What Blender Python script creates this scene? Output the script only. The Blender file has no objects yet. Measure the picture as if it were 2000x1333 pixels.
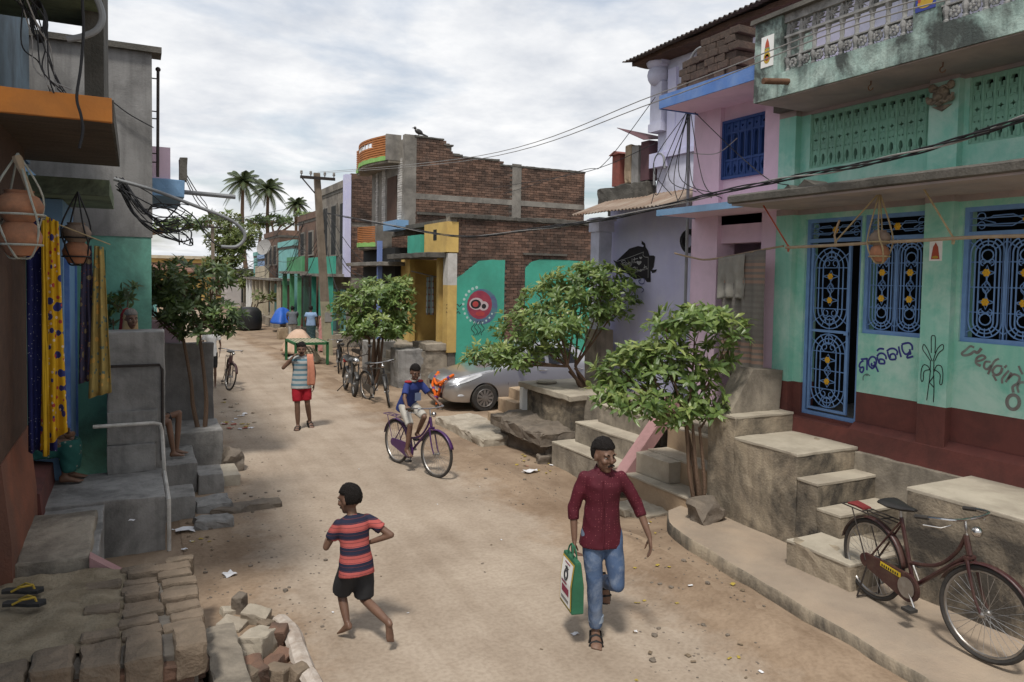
import bpy, bmesh, math, random
from mathutils import Vector, Matrix, noise, Quaternion
random.seed(7)
rnd = random.random
def U(a, b): return a + (b - a) * rnd()
C = bpy.context.scene.collection
scene = bpy.context.scene
R = math.radians
# ---------------------------------------------------------------- camera
# street coordinates: x across the lane (to the right), y along the lane (away), z up
FPX, PITCH, CYP, CAMH, RHO, YAW = 1450.0, 63.0, 606.0, 2.98, 0.017, R(27)
CAM = Vector((-6.17, -6.386, CAMH))
_th = math.atan(PITCH / FPX)
_r0 = Vector((math.cos(YAW), -math.sin(YAW), 0)); _f0 = Vector((math.sin(YAW), math.cos(YAW), 0))
_u0 = _f0 * math.sin(_th) + Vector((0, 0, 1)) * math.cos(_th)
FW = _f0 * math.cos(_th) - Vector((0, 0, 1)) * math.sin(_th)
RC = _r0 * math.cos(RHO) + _u0 * math.sin(RHO); UC = -_r0 * math.sin(RHO) + _u0 * math.cos(RHO)
cam_d = bpy.data.cameras.new('camera'); cam = bpy.data.objects.new('camera', cam_d); C.objects.link(cam)
cam.matrix_world = Matrix(((RC.x, UC.x, -FW.x, CAM.x), (RC.y, UC.y, -FW.y, CAM.y), (RC.z, UC.z, -FW.z, CAM.z), (0, 0, 0, 1)))
cam_d.sensor_fit = 'HORIZONTAL'; cam_d.sensor_width = 36; cam_d.lens = 36 * FPX / 2000
cam_d.shift_y = -(666.5 - CYP) / 2000; cam_d.clip_start = .05; cam_d.clip_end = 2000
scene.camera = cam
def ray(px, py): return RC * ((px - 1000) / FPX) + UC * ((CYP - py) / FPX) + FW
def onz(px, py, z=0.0):
    r = ray(px, py); return CAM + r * ((z - CAM.z) / r.z)
def onx(px, py, x):
    r = ray(px, py); return CAM + r * ((x - CAM.x) / r.x)
def ony(px, py, y):
    r = ray(px, py); return CAM + r * ((y - CAM.y) / r.y)
def at(px, py, base):
    "point seen at a pixel on the upright plane facing the camera through base"
    r = ray(px, py); b = Vector(base); return CAM + r * (((b - CAM).dot(_f0)) / r.dot(_f0))
# ---------------------------------------------------------------- sky, sun, exposure
SUN_EL, SUN_AZ = R(62), R(222)      # azimuth from +y clockwise: a high veiled sun behind the left shoulder
world = bpy.data.worlds.new('World'); scene.world = world; world.use_nodes = True
nt = world.node_tree; nt.nodes.clear()
def N(t, **k):
    n = nt.nodes.new(t)
    for a, b in k.items(): setattr(n, a, b)
    return n
sky = N('ShaderNodeTexSky', sky_type='NISHITA', sun_disc=False, sun_elevation=SUN_EL, sun_rotation=SUN_AZ, air_density=1.2, dust_density=2.5)
tc = N('ShaderNodeTexCoord'); sep = N('ShaderNodeSeparateXYZ'); nt.links.new(tc.outputs['Generated'], sep.inputs[0])
# project the view direction on a flat cloud deck so that clouds shrink towards the horizon
zc = N('ShaderNodeMath', operation='MAXIMUM'); nt.links.new(sep.outputs[2], zc.inputs[0]); zc.inputs[1].default_value = 0.0
za = N('ShaderNodeMath', operation='ADD'); nt.links.new(zc.outputs[0], za.inputs[0]); za.inputs[1].default_value = 0.16
dx = N('ShaderNodeMath', operation='DIVIDE'); nt.links.new(sep.outputs[0], dx.inputs[0]); nt.links.new(za.outputs[0], dx.inputs[1])
dy = N('ShaderNodeMath', operation='DIVIDE'); nt.links.new(sep.outputs[1], dy.inputs[0]); nt.links.new(za.outputs[0], dy.inputs[1])
cmb = N('ShaderNodeCombineXYZ'); nt.links.new(dx.outputs[0], cmb.inputs[0]); nt.links.new(dy.outputs[0], cmb.inputs[1])
n1 = N('ShaderNodeTexNoise'); n1.inputs['Scale'].default_value = 1.15; n1.inputs['Detail'].default_value = 7; n1.inputs['Roughness'].default_value = .55; n1.inputs['Distortion'].default_value = .35
nt.links.new(cmb.outputs[0], n1.inputs['Vector'])
n2 = N('ShaderNodeTexNoise'); n2.inputs['Scale'].default_value = 2.3; n2.inputs['Detail'].default_value = 6; n2.inputs['Roughness'].default_value = .6
mp = N('ShaderNodeMapping'); mp.inputs['Location'].default_value = (3.1, 7.7, 0); nt.links.new(cmb.outputs[0], mp.inputs[0]); nt.links.new(mp.outputs[0], n2.inputs['Vector'])
cov = N('ShaderNodeValToRGB'); cov.color_ramp.elements[0].position = .27; cov.color_ramp.elements[1].position = .50; nt.links.new(n1.outputs['Fac'], cov.inputs[0])
cc = N('ShaderNodeValToRGB'); e = cc.color_ramp.elements
e[0].position = .30; e[0].color = (4.7, 4.95, 5.4, 1); e[1].position = .68; e[1].color = (7.5, 7.5, 7.5, 1)
nt.links.new(n2.outputs['Fac'], cc.inputs[0])
mx = N('ShaderNodeMixRGB'); nt.links.new(cov.outputs[0], mx.inputs[0]); nt.links.new(sky.outputs[0], mx.inputs[1]); nt.links.new(cc.outputs[0], mx.inputs[2])
bg = N('ShaderNodeBackground'); bg.inputs[1].default_value = 0.1; nt.links.new(mx.outputs[0], bg.inputs[0])
wo = N('ShaderNodeOutputWorld'); nt.links.new(bg.outputs[0], wo.inputs[0])
sd = bpy.data.lights.new('sun', 'SUN'); sun = bpy.data.objects.new('sun', sd); C.objects.link(sun)
sd.energy = 2.3; sd.angle = R(8); sd.color = (1, .95, .87)
_sd = Vector((math.sin(SUN_AZ) * math.cos(SUN_EL), math.cos(SUN_AZ) * math.cos(SUN_EL), math.sin(SUN_EL)))
sun.rotation_euler = _sd.to_track_quat('Z', 'Y').to_euler(); sun.location = (-6, -6, 30)
scene.view_settings.view_transform = 'Standard'; scene.view_settings.look = 'None'; scene.view_settings.gamma = 1
scene.view_settings.exposure = 0.5
# ---------------------------------------------------------------- materials
MATS = {}
def lin(h):
    "sRGB 0-255 triple to linear"
    return tuple(((c / 255) / 12.92 if c / 255 <= .04045 else ((c / 255 + .055) / 1.055) ** 2.4) for c in h)
def pm(name, c1, c2=None, sc=3.0, rough=.85, bump=.15, bsc=45.0, dirt=None, da=.5, dsc=1.1, streak=0.0, metal=0.0, spec=.3, dth=.5, coat=0.0, stretch=None, island=0.0):
    "procedural surface: two mixed tones, blotchy dirt, vertical streaks, fine relief"
    if name in MATS: return MATS[name]
    m = bpy.data.materials.new(name); m.use_nodes = True; MATS[name] = m
    t = m.node_tree; t.nodes.clear()
    def A(k, **kw):
        n = t.nodes.new(k)
        for a, b in kw.items(): setattr(n, a, b)
        return n
    L = t.links.new
    out = A('ShaderNodeOutputMaterial'); b = A('ShaderNodeBsdfPrincipled'); L(b.outputs[0], out.inputs[0])
    b.inputs['Roughness'].default_value = rough; b.inputs['Metallic'].default_value = metal
    b.inputs['Specular IOR Level'].default_value = spec
    if coat: b.inputs['Coat Weight'].default_value = coat; b.inputs['Coat Roughness'].default_value = .08
    co = A('ShaderNodeTexCoord'); src = co.outputs['Object']
    if stretch:
        mpn = A('ShaderNodeMapping'); mpn.inputs['Scale'].default_value = stretch; L(src, mpn.inputs[0]); src2 = mpn.outputs[0]
    else: src2 = src
    na = A('ShaderNodeTexNoise'); na.inputs['Scale'].default_value = sc; na.inputs['Detail'].default_value = 6; na.inputs['Roughness'].default_value = .62; L(src2, na.inputs['Vector'])
    r1 = A('ShaderNodeValToRGB'); r1.color_ramp.elements[0].position = .32; r1.color_ramp.elements[1].position = .68; L(na.outputs['Fac'], r1.inputs[0])
    c2 = c2 or tuple(x * .72 for x in c1)
    r1.color_ramp.elements[0].color = (*c2, 1); r1.color_ramp.elements[1].color = (*c1, 1)
    col = r1.outputs[0]
    if dirt:
        nd = A('ShaderNodeTexNoise'); nd.inputs['Scale'].default_value = dsc; nd.inputs['Detail'].default_value = 9; nd.inputs['Roughness'].default_value = .68; nd.inputs['Distortion'].default_value = .4; L(src, nd.inputs['Vector'])
        r2 = A('ShaderNodeValToRGB'); r2.color_ramp.elements[0].position = dth - .06; r2.color_ramp.elements[1].position = dth + .14; L(nd.outputs['Fac'], r2.inputs[0])
        ml = A('ShaderNodeMath', operation='MULTIPLY'); L(r2.outputs[0], ml.inputs[0]); ml.inputs[1].default_value = da
        mix = A('ShaderNodeMixRGB'); L(ml.outputs[0], mix.inputs[0]); L(col, mix.inputs[1]); mix.inputs[2].default_value = (*dirt, 1); col = mix.outputs[0]
    if streak:
        ms = A('ShaderNodeMapping'); ms.inputs['Scale'].default_value = (7, 7, .55); L(src, ms.inputs[0])
        ns = A('ShaderNodeTexNoise'); ns.inputs['Scale'].default_value = 1.6; ns.inputs['Detail'].default_value = 5; L(ms.outputs[0], ns.inputs['Vector'])
        r3 = A('ShaderNodeValToRGB'); r3.color_ramp.elements[0].position = .48; r3.color_ramp.elements[1].position = .72; L(ns.outputs['Fac'], r3.inputs[0])
        ml = A('ShaderNodeMath', operation='MULTIPLY'); L(r3.outputs[0], ml.inputs[0]); ml.inputs[1].default_value = streak
        mix = A('ShaderNodeMixRGB'); L(ml.outputs[0], mix.inputs[0]); L(col, mix.inputs[1]); mix.inputs[2].default_value = (*(dirt or tuple(x * .3 for x in c1)), 1); col = mix.outputs[0]
    if island:
        gi = A('ShaderNodeNewGeometry'); mr = A('ShaderNodeMapRange'); mr.inputs['To Min'].default_value = 1 - island; mr.inputs['To Max'].default_value = 1 + island * .7; L(gi.outputs['Random Per Island'], mr.inputs['Value'])
        vm = A('ShaderNodeVectorMath', operation='SCALE'); L(col, vm.inputs[0]); L(mr.outputs[0], vm.inputs['Scale']); col = vm.outputs[0]
    L(col, b.inputs['Base Color'])
    if bump:
        nb = A('ShaderNodeTexNoise'); nb.inputs['Scale'].default_value = bsc; nb.inputs['Detail'].default_value = 5; L(src, nb.inputs['Vector'])
        bp = A('ShaderNodeBump'); bp.inputs['Strength'].default_value = bump; bp.inputs['Distance'].default_value = .02; L(nb.outputs['Fac'], bp.inputs['Height']); L(bp.outputs[0], b.inputs['Normal'])
    return m
BLK = (.035, .032, .03)
def make_mats():
    pm('dirt', (.345, .26, .185), (.235, .17, .115), sc=.9, bump=.5, bsc=18, dirt=(.15, .10, .065), da=.8, dsc=.7, dth=.47)
    pm('concrete', (.36, .315, .25), (.26, .225, .18), sc=2, bump=.35, dirt=(.08, .068, .056), da=.75, dsc=1.5, streak=.35)
    pm('concrete_dark', (.32, .31, .295), (.235, .228, .218), sc=2, bump=.25, dirt=(.05, .048, .046), da=.6, dsc=1.6, streak=.3)
    pm('concrete_pale', (.46, .41, .33), (.36, .32, .255), sc=2.5, bump=.2, dirt=(.2, .165, .13), da=.5, dsc=1.6)
    pm('retaining', (.40, .335, .245), (.30, .245, .18), sc=2.4, bump=.4, dirt=(.035, .032, .03), da=.9, dsc=1.25, dth=.46, streak=.3)
    pm('mint', (.27, .58, .47), (.19, .48, .38), sc=2.2, bump=.15, dirt=(.55, .70, .62), da=.6, dsc=2.0, dth=.50, streak=.22)
    pm('mint_teal', (.065, .36, .265), (.05, .29, .21), sc=1.5, bump=.15, dirt=(.05, .17, .13), da=.4, dsc=1.2)
    pm('mint_screen', (.26, .50, .385), (.21, .42, .32), sc=3, bump=.15, dirt=(.09, .13, .1), da=.35, dsc=3)
    pm('mint_weathered', (.44, .55, .50), (.30, .44, .40), sc=4, bump=.3, dirt=(.03, .03, .03), da=.9, dsc=2.1, dth=.45, streak=.55)
    pm('stone_grey', (.33, .33, .32), (.24, .24, .235), sc=5, bump=.3, dirt=(.05, .05, .05), da=.7, dsc=5)
    pm('maroon_plaster', (.17, .055, .045), (.12, .042, .036), sc=2.5, bump=.15, dirt=(.06, .03, .026), da=.6, dsc=1.8)
    pm('pinkgrey', (.40, .33, .31), (.31, .26, .245), sc=2, bump=.12, dirt=(.2, .2, .22), da=.5, dsc=1.8)
    pm('pink', (.74, .56, .68), (.65, .49, .6), sc=1.5, bump=.1, dirt=(.4, .33, .38), da=.3, dsc=1.5)
    pm('lavender', (.55, .55, .76), (.46, .46, .65), sc=1.6, bump=.12, dirt=(.62, .62, .72), da=.5, dsc=1.2, streak=.12)
    pm('lavender_white', (.62, .63, .75), (.50, .51, .64), sc=1.4, bump=.15, dirt=(.22, .22, .25), da=.5, dsc=1.2)
    pm('blue_trim', (.10, .21, .50), (.08, .16, .40), sc=3, bump=.15, dirt=(.30, .38, .52), da=.3, dsc=3)
    pm('blue_deep', (.03, .075, .24), (.022, .055, .18), sc=3, bump=.1, rough=.6)
    pm('blue_iron', (.17, .31, .57), (.13, .24, .46), sc=6, bump=.08, rough=.45, spec=.4)
    pm('blue_pale', (.22, .36, .55), (.16, .29, .46), sc=1.2, bump=.1, dirt=(.10, .16, .25), da=.5, dsc=1.2)
    pm('yellow_flower', (.72, .42, .03), (.6, .33, .02), sc=6, bump=0, rough=.5)
    pm('interior_shade', (.018, .02, .02), (.012, .012, .012), sc=2, bump=0)  # near-black colour stands in for the shade inside rooms and openings
    pm('brick_wall', (.185, .108, .076), (.11, .07, .053), island=.45, sc=6, bump=.35, dirt=(.035, .03, .027), da=.75, dsc=.7, dth=.5, streak=.25)
    pm('brick_old', (.20, .115, .078), (.125, .075, .055), sc=5, bump=.4, bsc=60, dirt=(.05, .042, .036), da=.7, dsc=2.2)
    pm('brick_dusty', (.235, .18, .13), (.165, .125, .09), sc=6, bump=.5, bsc=50, dirt=(.10, .082, .06), da=.6, dsc=2.5)
    pm('mortar', (.25, .225, .19), (.16, .14, .12), sc=4, bump=.4, dirt=(.045, .04, .037), da=.6, dsc=.9)
    pm('cement_band', (.27, .25, .22), (.19, .175, .155), sc=2, bump=.25, dirt=(.06, .055, .05), da=.6, dsc=1.4)
    pm('slab_edge', (.13, .12, .105), (.085, .08, .07), sc=3, bump=.4, dirt=(.035, .035, .03), da=.6, dsc=2, streak=.3)
    pm('orange_paint', (.62, .235, .05), (.53, .19, .04), sc=2, bump=.15, dirt=(.3, .13, .05), da=.4, dsc=2)
    pm('orange_cladding', (.44, .175, .06), (.36, .135, .045), sc=4, bump=.2, dirt=(.12, .06, .035), da=.4, dsc=2)
    pm('lime_trim', (.25, .46, .14), (.19, .36, .11), sc=4, bump=.1)
    pm('yellow_plaster', (.60, .42, .14), (.52, .35, .11), sc=1.8, bump=.12, dirt=(.28, .18, .08), da=.4, dsc=1.4)
    pm('grey_plaster', (.27, .265, .26), (.20, .195, .19), sc=1.3, bump=.2, dirt=(.07, .068, .066), da=.65, dsc=.9, streak=.4)
    pm('white_brick', (.55, .53, .50), (.45, .43, .40), island=.2, sc=5, bump=.2, dirt=(.25, .23, .2), da=.4, dsc=3)
    pm('tin', (.34, .29, .24), (.24, .17, .125), sc=1.1, bump=.1, rough=.6, metal=.25, dirt=(.17, .085, .05), da=.6, dsc=1.3, stretch=(1, 6, 1))
    pm('tin_dark', (.10, .09, .085), (.06, .052, .048), sc=3, bump=.15, rough=.7, metal=.2, dirt=(.1, .05, .03), da=.4, dsc=2)
    pm('bark', (.165, .105, .07), (.105, .07, .048), sc=14, bump=.6, bsc=40, stretch=(1, 1, .25))
    pm('wood_pole', (.38, .30, .205), (.27, .2, .135), sc=8, bump=.3, stretch=(1, 1, .3))
    pm('wood_dark', (.09, .05, .034), (.06, .035, .025), sc=8, bump=.3)
    pm('pole_concrete', (.25, .20, .155), (.18, .145, .11), sc=3, bump=.3, dirt=(.08, .065, .05), da=.5, dsc=2, streak=.3)
    pm('pole_base', (.40, .37, .25), (.32, .29, .2), sc=3, bump=.3, dirt=(.13, .11, .09), da=.5, dsc=2)
    pm('iron', (.055, .045, .04), (.035, .03, .028), sc=10, bump=.15, rough=.6, metal=.4)
    pm('rusty', (.16, .085, .05), (.10, .055, .036), sc=10, bump=.3, rough=.85)
    pm('wire', (.022, .022, .024), (.016, .016, .018), sc=10, bump=0, rough=.6)
    pm('wire_pale', (.30, .29, .28), (.22, .21, .2), sc=10, bump=0, rough=.5)
    pm('pvc', (.62, .60, .56), (.5, .48, .44), sc=6, bump=.05, rough=.5, dirt=(.2, .17, .14), da=.5, dsc=4)
    pm('pvc_grey', (.24, .25, .26), (.18, .185, .19), sc=5, bump=.05, rough=.5)
    pm('clay', (.40, .185, .10), (.30, .13, .07), sc=5, bump=.2, dirt=(.13, .09, .065), da=.5, dsc=6)
    pm('clay_grey', (.25, .19, .15), (.17, .13, .10), sc=6, bump=.3)
    pm('rope', (.42, .34, .2), (.3, .23, .13), sc=20, bump=.4, bsc=120)
    pm('rope_pale', (.45, .45, .40), (.3, .32, .27), sc=20, bump=.4, bsc=120)
    pm('rubber', (.028, .027, .027), (.05, .045, .04), sc=12, bump=.15, rough=.8)
    pm('chrome', (.62, .62, .62), (.45, .43, .41), sc=9, bump=0, rough=.25, metal=1, spec=.5)
    pm('steel', (.40, .40, .40), (.27, .25, .23), sc=12, bump=.05, rough=.4, metal=.9)
    pm('stone', (.20, .165, .13), (.13, .108, .088), sc=5, bump=.5, bsc=25, dirt=(.07, .06, .05), da=.5, dsc=3)
    pm('stone_pale', (.42, .37, .30), (.32, .28, .22), sc=4, bump=.4, bsc=25, dirt=(.17, .14, .11), da=.5, dsc=3)
    pm('paper', (.72, .72, .74), (.6, .6, .62), sc=8, bump=0, rough=.8)
    pm('white', (.78, .78, .76), (.7, .7, .68), sc=6, bump=0)
    pm('black_paint', (.016, .014, .016), (.022, .02, .022), sc=6, bump=0, rough=.75)
    pm('skin', (.18, .10, .065), (.145, .078, .05), sc=9, bump=.06, bsc=90, rough=.5, spec=.4)
    pm('skin_dark', (.16, .09, .06), (.125, .068, .046), sc=9, bump=.06, bsc=90, rough=.5, spec=.4)
    pm('hair', (.010, .008, .007), (.016, .013, .012), sc=60, bump=.8, bsc=140, rough=.6, spec=.15)
    pm('eye', (.02, .012, .01), (.012, .008, .006), bump=0, rough=.2)
    pm('eye_white', (.55, .5, .46), (.5, .45, .4), bump=0, rough=.35)
    pm('lips', (.13, .05, .04), (.10, .04, .032), bump=0, rough=.5)
make_mats()
# ---------------------------------------------------------------- mesh builder
class MB:
    def __init__(s): s.v = []; s.f = []
    def add(s, vs, fs):
        o = len(s.v); s.v += [tuple(v) for v in vs]; s.f += [tuple(i + o for i in f) for f in fs]; return s
    def box(s, x0, x1, y0, y1, z0, z1):
        if x0 > x1: x0, x1 = x1, x0
        if y0 > y1: y0, y1 = y1, y0
        if z0 > z1: z0, z1 = z1, z0
        return s.add([(x0, y0, z0), (x1, y0, z0), (x1, y1, z0), (x0, y1, z0), (x0, y0, z1), (x1, y0, z1), (x1, y1, z1), (x0, y1, z1)],
                     [(3, 2, 1, 0), (4, 5, 6, 7), (0, 1, 5, 4), (1, 2, 6, 5), (2, 3, 7, 6), (3, 0, 4, 7)])
    def rough_box(s, x0, x1, y0, y1, z0, z1, bev=.012, jit=.006, cut=.13, seed=None):
        "box with worn, slightly uneven edges and faces"
        bm = bmesh.new()
        bmesh.ops.create_cube(bm, size=1)
        sx, sy, sz = x1 - x0, y1 - y0, z1 - z0
        for v in bm.verts: v.co = Vector((v.co.x * sx, v.co.y * sy, v.co.z * sz))
        for ax, ln in ((0, sx), (1, sy), (2, sz)):
            k = min(int(ln / cut), 18)
            if k > 0:
                es = [e for e in bm.edges if abs((e.verts[0].co - e.verts[1].co)[ax]) > ln * .9]
                bmesh.ops.subdivide_edges(bm, edges=es, cuts=k, use_grid_fill=True)
        b = min(bev, sx * .3, sy * .3, sz * .3)
        es = [e for e in bm.edges if e.is_manifold and e.calc_face_angle(0) > .5]
        bmesh.ops.bevel(bm, geom=es, offset=b, segments=2, affect='EDGES', profile=.6)
        c = Vector(((x0 + x1) / 2, (y0 + y1) / 2, (z0 + z1) / 2)); o = Vector((U(0, 50), U(0, 50), 0))
        bm.verts.ensure_lookup_table()
        for v in bm.verts:
            p = v.co + c
            v.co = p + Vector(noise.noise_vector((p + o) * 3.1)) * jit * 1.3 + Vector(noise.noise_vector((p + o) * 11)) * jit * .9 + Vector(noise.noise_vector((p + o) * 27)) * jit * .6
        bm.verts.index_update()
        s.add([v.co for v in bm.verts], [[v.index for v in f.verts] for f in bm.faces]); bm.free(); return s
    def rock(s, c, r, sub=2, jit=.25, flat=1.0):
        bm = bmesh.new(); bmesh.ops.create_icosphere(bm, subdivisions=sub, radius=1); o = Vector((U(0, 90), U(0, 90), U(0, 90)))
        for v in bm.verts:
            p = v.co.copy(); k = 1 + jit * noise.noise(p * 1.3 + o) * 1.6 + jit * .5 * noise.noise(p * 3 + o)
            q = Vector([max(-.78, min(.78, a)) for a in p]) * 1.15
            v.co = Vector((q.x * r[0], q.y * r[1], q.z * r[2])) * k + Vector(c)
        bm.verts.index_update()
        s.add([v.co for v in bm.verts], [[v.index for v in f.verts] for f in bm.faces]); bm.free(); return s
    def prism(s, poly, axis, a, b):
        "poly: 2D points; extruded along axis from a to b. axis 'x': poly=(y,z); 'y': (x,z); 'z': (x,y)"
        n = len(poly)
        def P(p, t): return (t, p[0], p[1]) if axis == 'x' else ((p[0], t, p[1]) if axis == 'y' else (p[0], p[1], t))
        vs = [P(p, a) for p in poly] + [P(p, b) for p in poly]
        fs = [tuple(range(n)), tuple(range(2 * n - 1, n - 1, -1))] + [(i, i + n, (i + 1) % n + n, (i + 1) % n) for i in range(n)]
        return s.add(vs, fs)
    def tube(s, pts, r, seg=6, cap=True, closed=False):
        pts = [Vector(p) for p in pts]; n = len(pts)
        if n < 2: return s
        rs = r if isinstance(r, (list, tuple)) else [r] * n
        up = None; vs = []
        for i, p in enumerate(pts):
            if closed: d = pts[(i + 1) % n] - pts[i - 1]
            else: d = pts[min(i + 1, n - 1)] - pts[max(i - 1, 0)]
            if d.length < 1e-9: d = Vector((0, 0, 1))
            d.normalize()
            if up is None: up = Vector((0, 0, 1)) if abs(d.z) < .9 else Vector((1, 0, 0))
            a = up - d * up.dot(d)
            if a.length < 1e-6: a = d.orthogonal()
            a.normalize(); up = a; b = d.cross(a)
            for k in range(seg):
                t = 2 * math.pi * k / seg; vs.append(p + (a * math.cos(t) + b * math.sin(t)) * rs[i])
        fs = []
        m = n if closed else n - 1
        for i in range(m):
            j = (i + 1) % n
            for k in range(seg):
                k2 = (k + 1) % seg; fs.append((i * seg + k, i * seg + k2, j * seg + k2, j * seg + k))
        if cap and not closed:
            fs.append(tuple(range(seg - 1, -1, -1))); fs.append(tuple((n - 1) * seg + k for k in range(seg)))
        return s.add(vs, fs)
    def lathe(s, prof, c, seg=16, ax='z'):
        vs = []
        for (r, h) in prof:
            for k in range(seg):
                t = 2 * math.pi * k / seg; a, b = r * math.cos(t), r * math.sin(t)
                vs.append((c[0] + a, c[1] + b, c[2] + h) if ax == 'z' else ((c[0] + h, c[1] + a, c[2] + b) if ax == 'x' else (c[0] + a, c[1] + h, c[2] + b)))
        n = len(prof); fs = []
        for i in range(n - 1):
            for k in range(seg):
                k2 = (k + 1) % seg; fs.append((i * seg + k, i * seg + k2, (i + 1) * seg + k2, (i + 1) * seg + k))
        fs.append(tuple(range(seg - 1, -1, -1))); fs.append(tuple((n - 1) * seg + k for k in range(seg)))
        return s.add(vs, fs)
    def loft(s, rings, cap=True):
        "rings: list of equal-length point lists"
        n = len(rings[0]); vs = [p for r in rings for p in r]; fs = []
        for i in range(len(rings) - 1):
            for k in range(n):
                k2 = (k + 1) % n; fs.append((i * n + k, i * n + k2, (i + 1) * n + k2, (i + 1) * n + k))
        if cap: fs.append(tuple(range(n - 1, -1, -1))); fs.append(tuple((len(rings) - 1) * n + k for k in range(n)))
        return s.add(vs, fs)
    def ell(s, c, r, seg=14, rings=9, rot=None):
        vs = []; fs = []; c = Vector(c)
        for i in range(rings + 1):
            ph = math.pi * i / rings
            for k in range(seg):
                t = 2 * math.pi * k / seg
                p = Vector((r[0] * math.sin(ph) * math.cos(t), r[1] * math.sin(ph) * math.sin(t), r[2] * math.cos(ph)))
                if rot: p = rot @ p
                vs.append(c + p)
        for i in range(rings):
            for k in range(seg):
                k2 = (k + 1) % seg; fs.append((i * seg + k, (i + 1) * seg + k, (i + 1) * seg + k2, i * seg + k2))
        return s.add(vs, fs)
    def mesh(s, name, m=None, smooth=False):
        me = bpy.data.meshes.new(name); me.from_pydata(s.v, [], s.f); me.validate(clean_customdata=False)
        bm = bmesh.new(); bm.from_mesh(me); bmesh.ops.recalc_face_normals(bm, faces=bm.faces[:]); bm.to_mesh(me); bm.free()
        if m: me.materials.append(MATS[m] if isinstance(m, str) else m)
        if smooth:
            for p in me.polygons: p.use_smooth = True
            try: me.set_sharp_from_angle(angle=R(smooth if smooth > 1 else 40))
            except Exception: pass
        return me
    def build(s, name, m, parent=None, smooth=False, local=False):
        return link(name, s.mesh(name, m, smooth), parent, local)
def link(name, me, parent=None, local=False):
    o = bpy.data.objects.new(name, me); C.objects.link(o)
    if parent is not None:
        o.parent = parent
        if not local:
            # geometry is written in street coordinates: undo every ancestor's transform
            mt = Matrix.Identity(4); p = parent
            while p is not None:
                mt = p.matrix_parent_inverse @ Matrix.LocRotScale(p.location, p.rotation_euler, p.scale) @ mt if p.parent else Matrix.LocRotScale(p.location, p.rotation_euler, p.scale) @ mt
                p = p.parent
            o.matrix_parent_inverse = mt.inverted()
    return o
def thing(name, label, cat, loc=(0, 0, 0), rz=0, group=None):
    o = bpy.data.objects.new(name, None); C.objects.link(o); o.location = loc; o.rotation_euler = (0, 0, rz); o.empty_display_size = .2
    return tag(o, label, cat, group)
def tag(o, label=None, cat=None, group=None, kind=None):
    if label: o['label'] = label
    if cat: o['category'] = cat
    if group: o['group'] = group
    if kind: o['kind'] = kind
    return o
def one(name, mb, m, label, cat, group=None, smooth=False):
    "a thing that is a single mesh: origin moved to its base"
    me = mb.mesh(name, m, smooth); n = len(me.vertices)
    c = Vector((sum(v.co.x for v in me.vertices) / n, sum(v.co.y for v in me.vertices) / n, min(v.co.z for v in me.vertices)))
    me.transform(Matrix.Translation(-c)); o = link(name, me); o.location = c
    return tag(o, label, cat, group)
def copy_tree(o, parent=None):
    c = o.copy(); C.objects.link(c); c.parent = parent
    for ch in list(o.children): copy_tree(ch, c)
    return c
def plate(outer, holes, thick, bev=0.0):
    "flat plate with real holes: 2D outlines filled and extruded; returns (verts, faces) with the plate in XY, thickness along Z"
    cu = bpy.data.curves.new('tmp', 'CURVE'); cu.dimensions = '2D'; cu.fill_mode = 'BOTH'; cu.extrude = thick / 2; cu.bevel_depth = bev; cu.bevel_resolution = 1
    for poly in [outer] + holes:
        sp = cu.splines.new('POLY'); sp.points.add(len(poly) - 1); sp.use_cyclic_u = True
        for p, q in zip(sp.points, poly): p.co = (q[0], q[1], 0, 1)
    ob = bpy.data.objects.new('tmp', cu); C.objects.link(ob)
    me = bpy.data.meshes.new_from_object(ob.evaluated_get(bpy.context.evaluated_depsgraph_get()))
    vs = [v.co.copy() for v in me.vertices]; fs = [tuple(p.vertices) for p in me.polygons]
    bpy.data.objects.remove(ob); bpy.data.curves.remove(cu); bpy.data.meshes.remove(me)
    return vs, fs
def circ(cx, cy, r, n=12, ry=None, a0=0, a1=2 * math.pi):
    full = abs(a1 - a0 - 2 * math.pi) < 1e-6; m = n if full else n + 1
    return [(cx + r * math.cos(a0 + (a1 - a0) * i / n), cy + (ry or r) * math.sin(a0 + (a1 - a0) * i / n)) for i in range(m)]
def star(cx, cy, r, ri, n=4, rot=math.pi / 2):
    return [(cx + (r if i % 2 == 0 else ri) * math.cos(rot + math.pi * i / n), cy + (r if i % 2 == 0 else ri) * math.sin(rot + math.pi * i / n)) for i in range(2 * n)]
def ribbon(mb, pts, w, nrm, off=.0025):
    "painted stroke: a thin raised strip of width w along 3D pts on a wall with normal nrm"
    pts = [Vector(p) for p in pts]; nrm = Vector(nrm); vs = []; n = len(pts)
    ws = w if isinstance(w, (list, tuple)) else [w] * n
    for i, p in enumerate(pts):
        d = (pts[min(i + 1, n - 1)] - pts[max(i - 1, 0)]).normalized(); sd_ = d.cross(nrm).normalized() * ws[i] / 2
        vs += [p + sd_ + nrm * off, p - sd_ + nrm * off]
    return mb.add(vs, [(2 * i, 2 * i + 1, 2 * i + 3, 2 * i + 2) for i in range(n - 1)])
def spline(pts, k=6):
    "Catmull-Rom through the points (any dimension)"
    out = []; n = len(pts)
    for i in range(n - 1):
        p0, p1, p2, p3 = pts[max(i - 1, 0)], pts[i], pts[i + 1], pts[min(i + 2, n - 1)]
        for j in range(k):
            t = j / k
            out.append(tuple(.5 * (2 * b + (c - a) * t + (2 * a - 5 * b + 4 * c - d) * t * t + (3 * b - a - 3 * c + d) * t ** 3) for a, b, c, d in zip(p0, p1, p2, p3)))
    out.append(tuple(pts[-1])); return out
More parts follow.
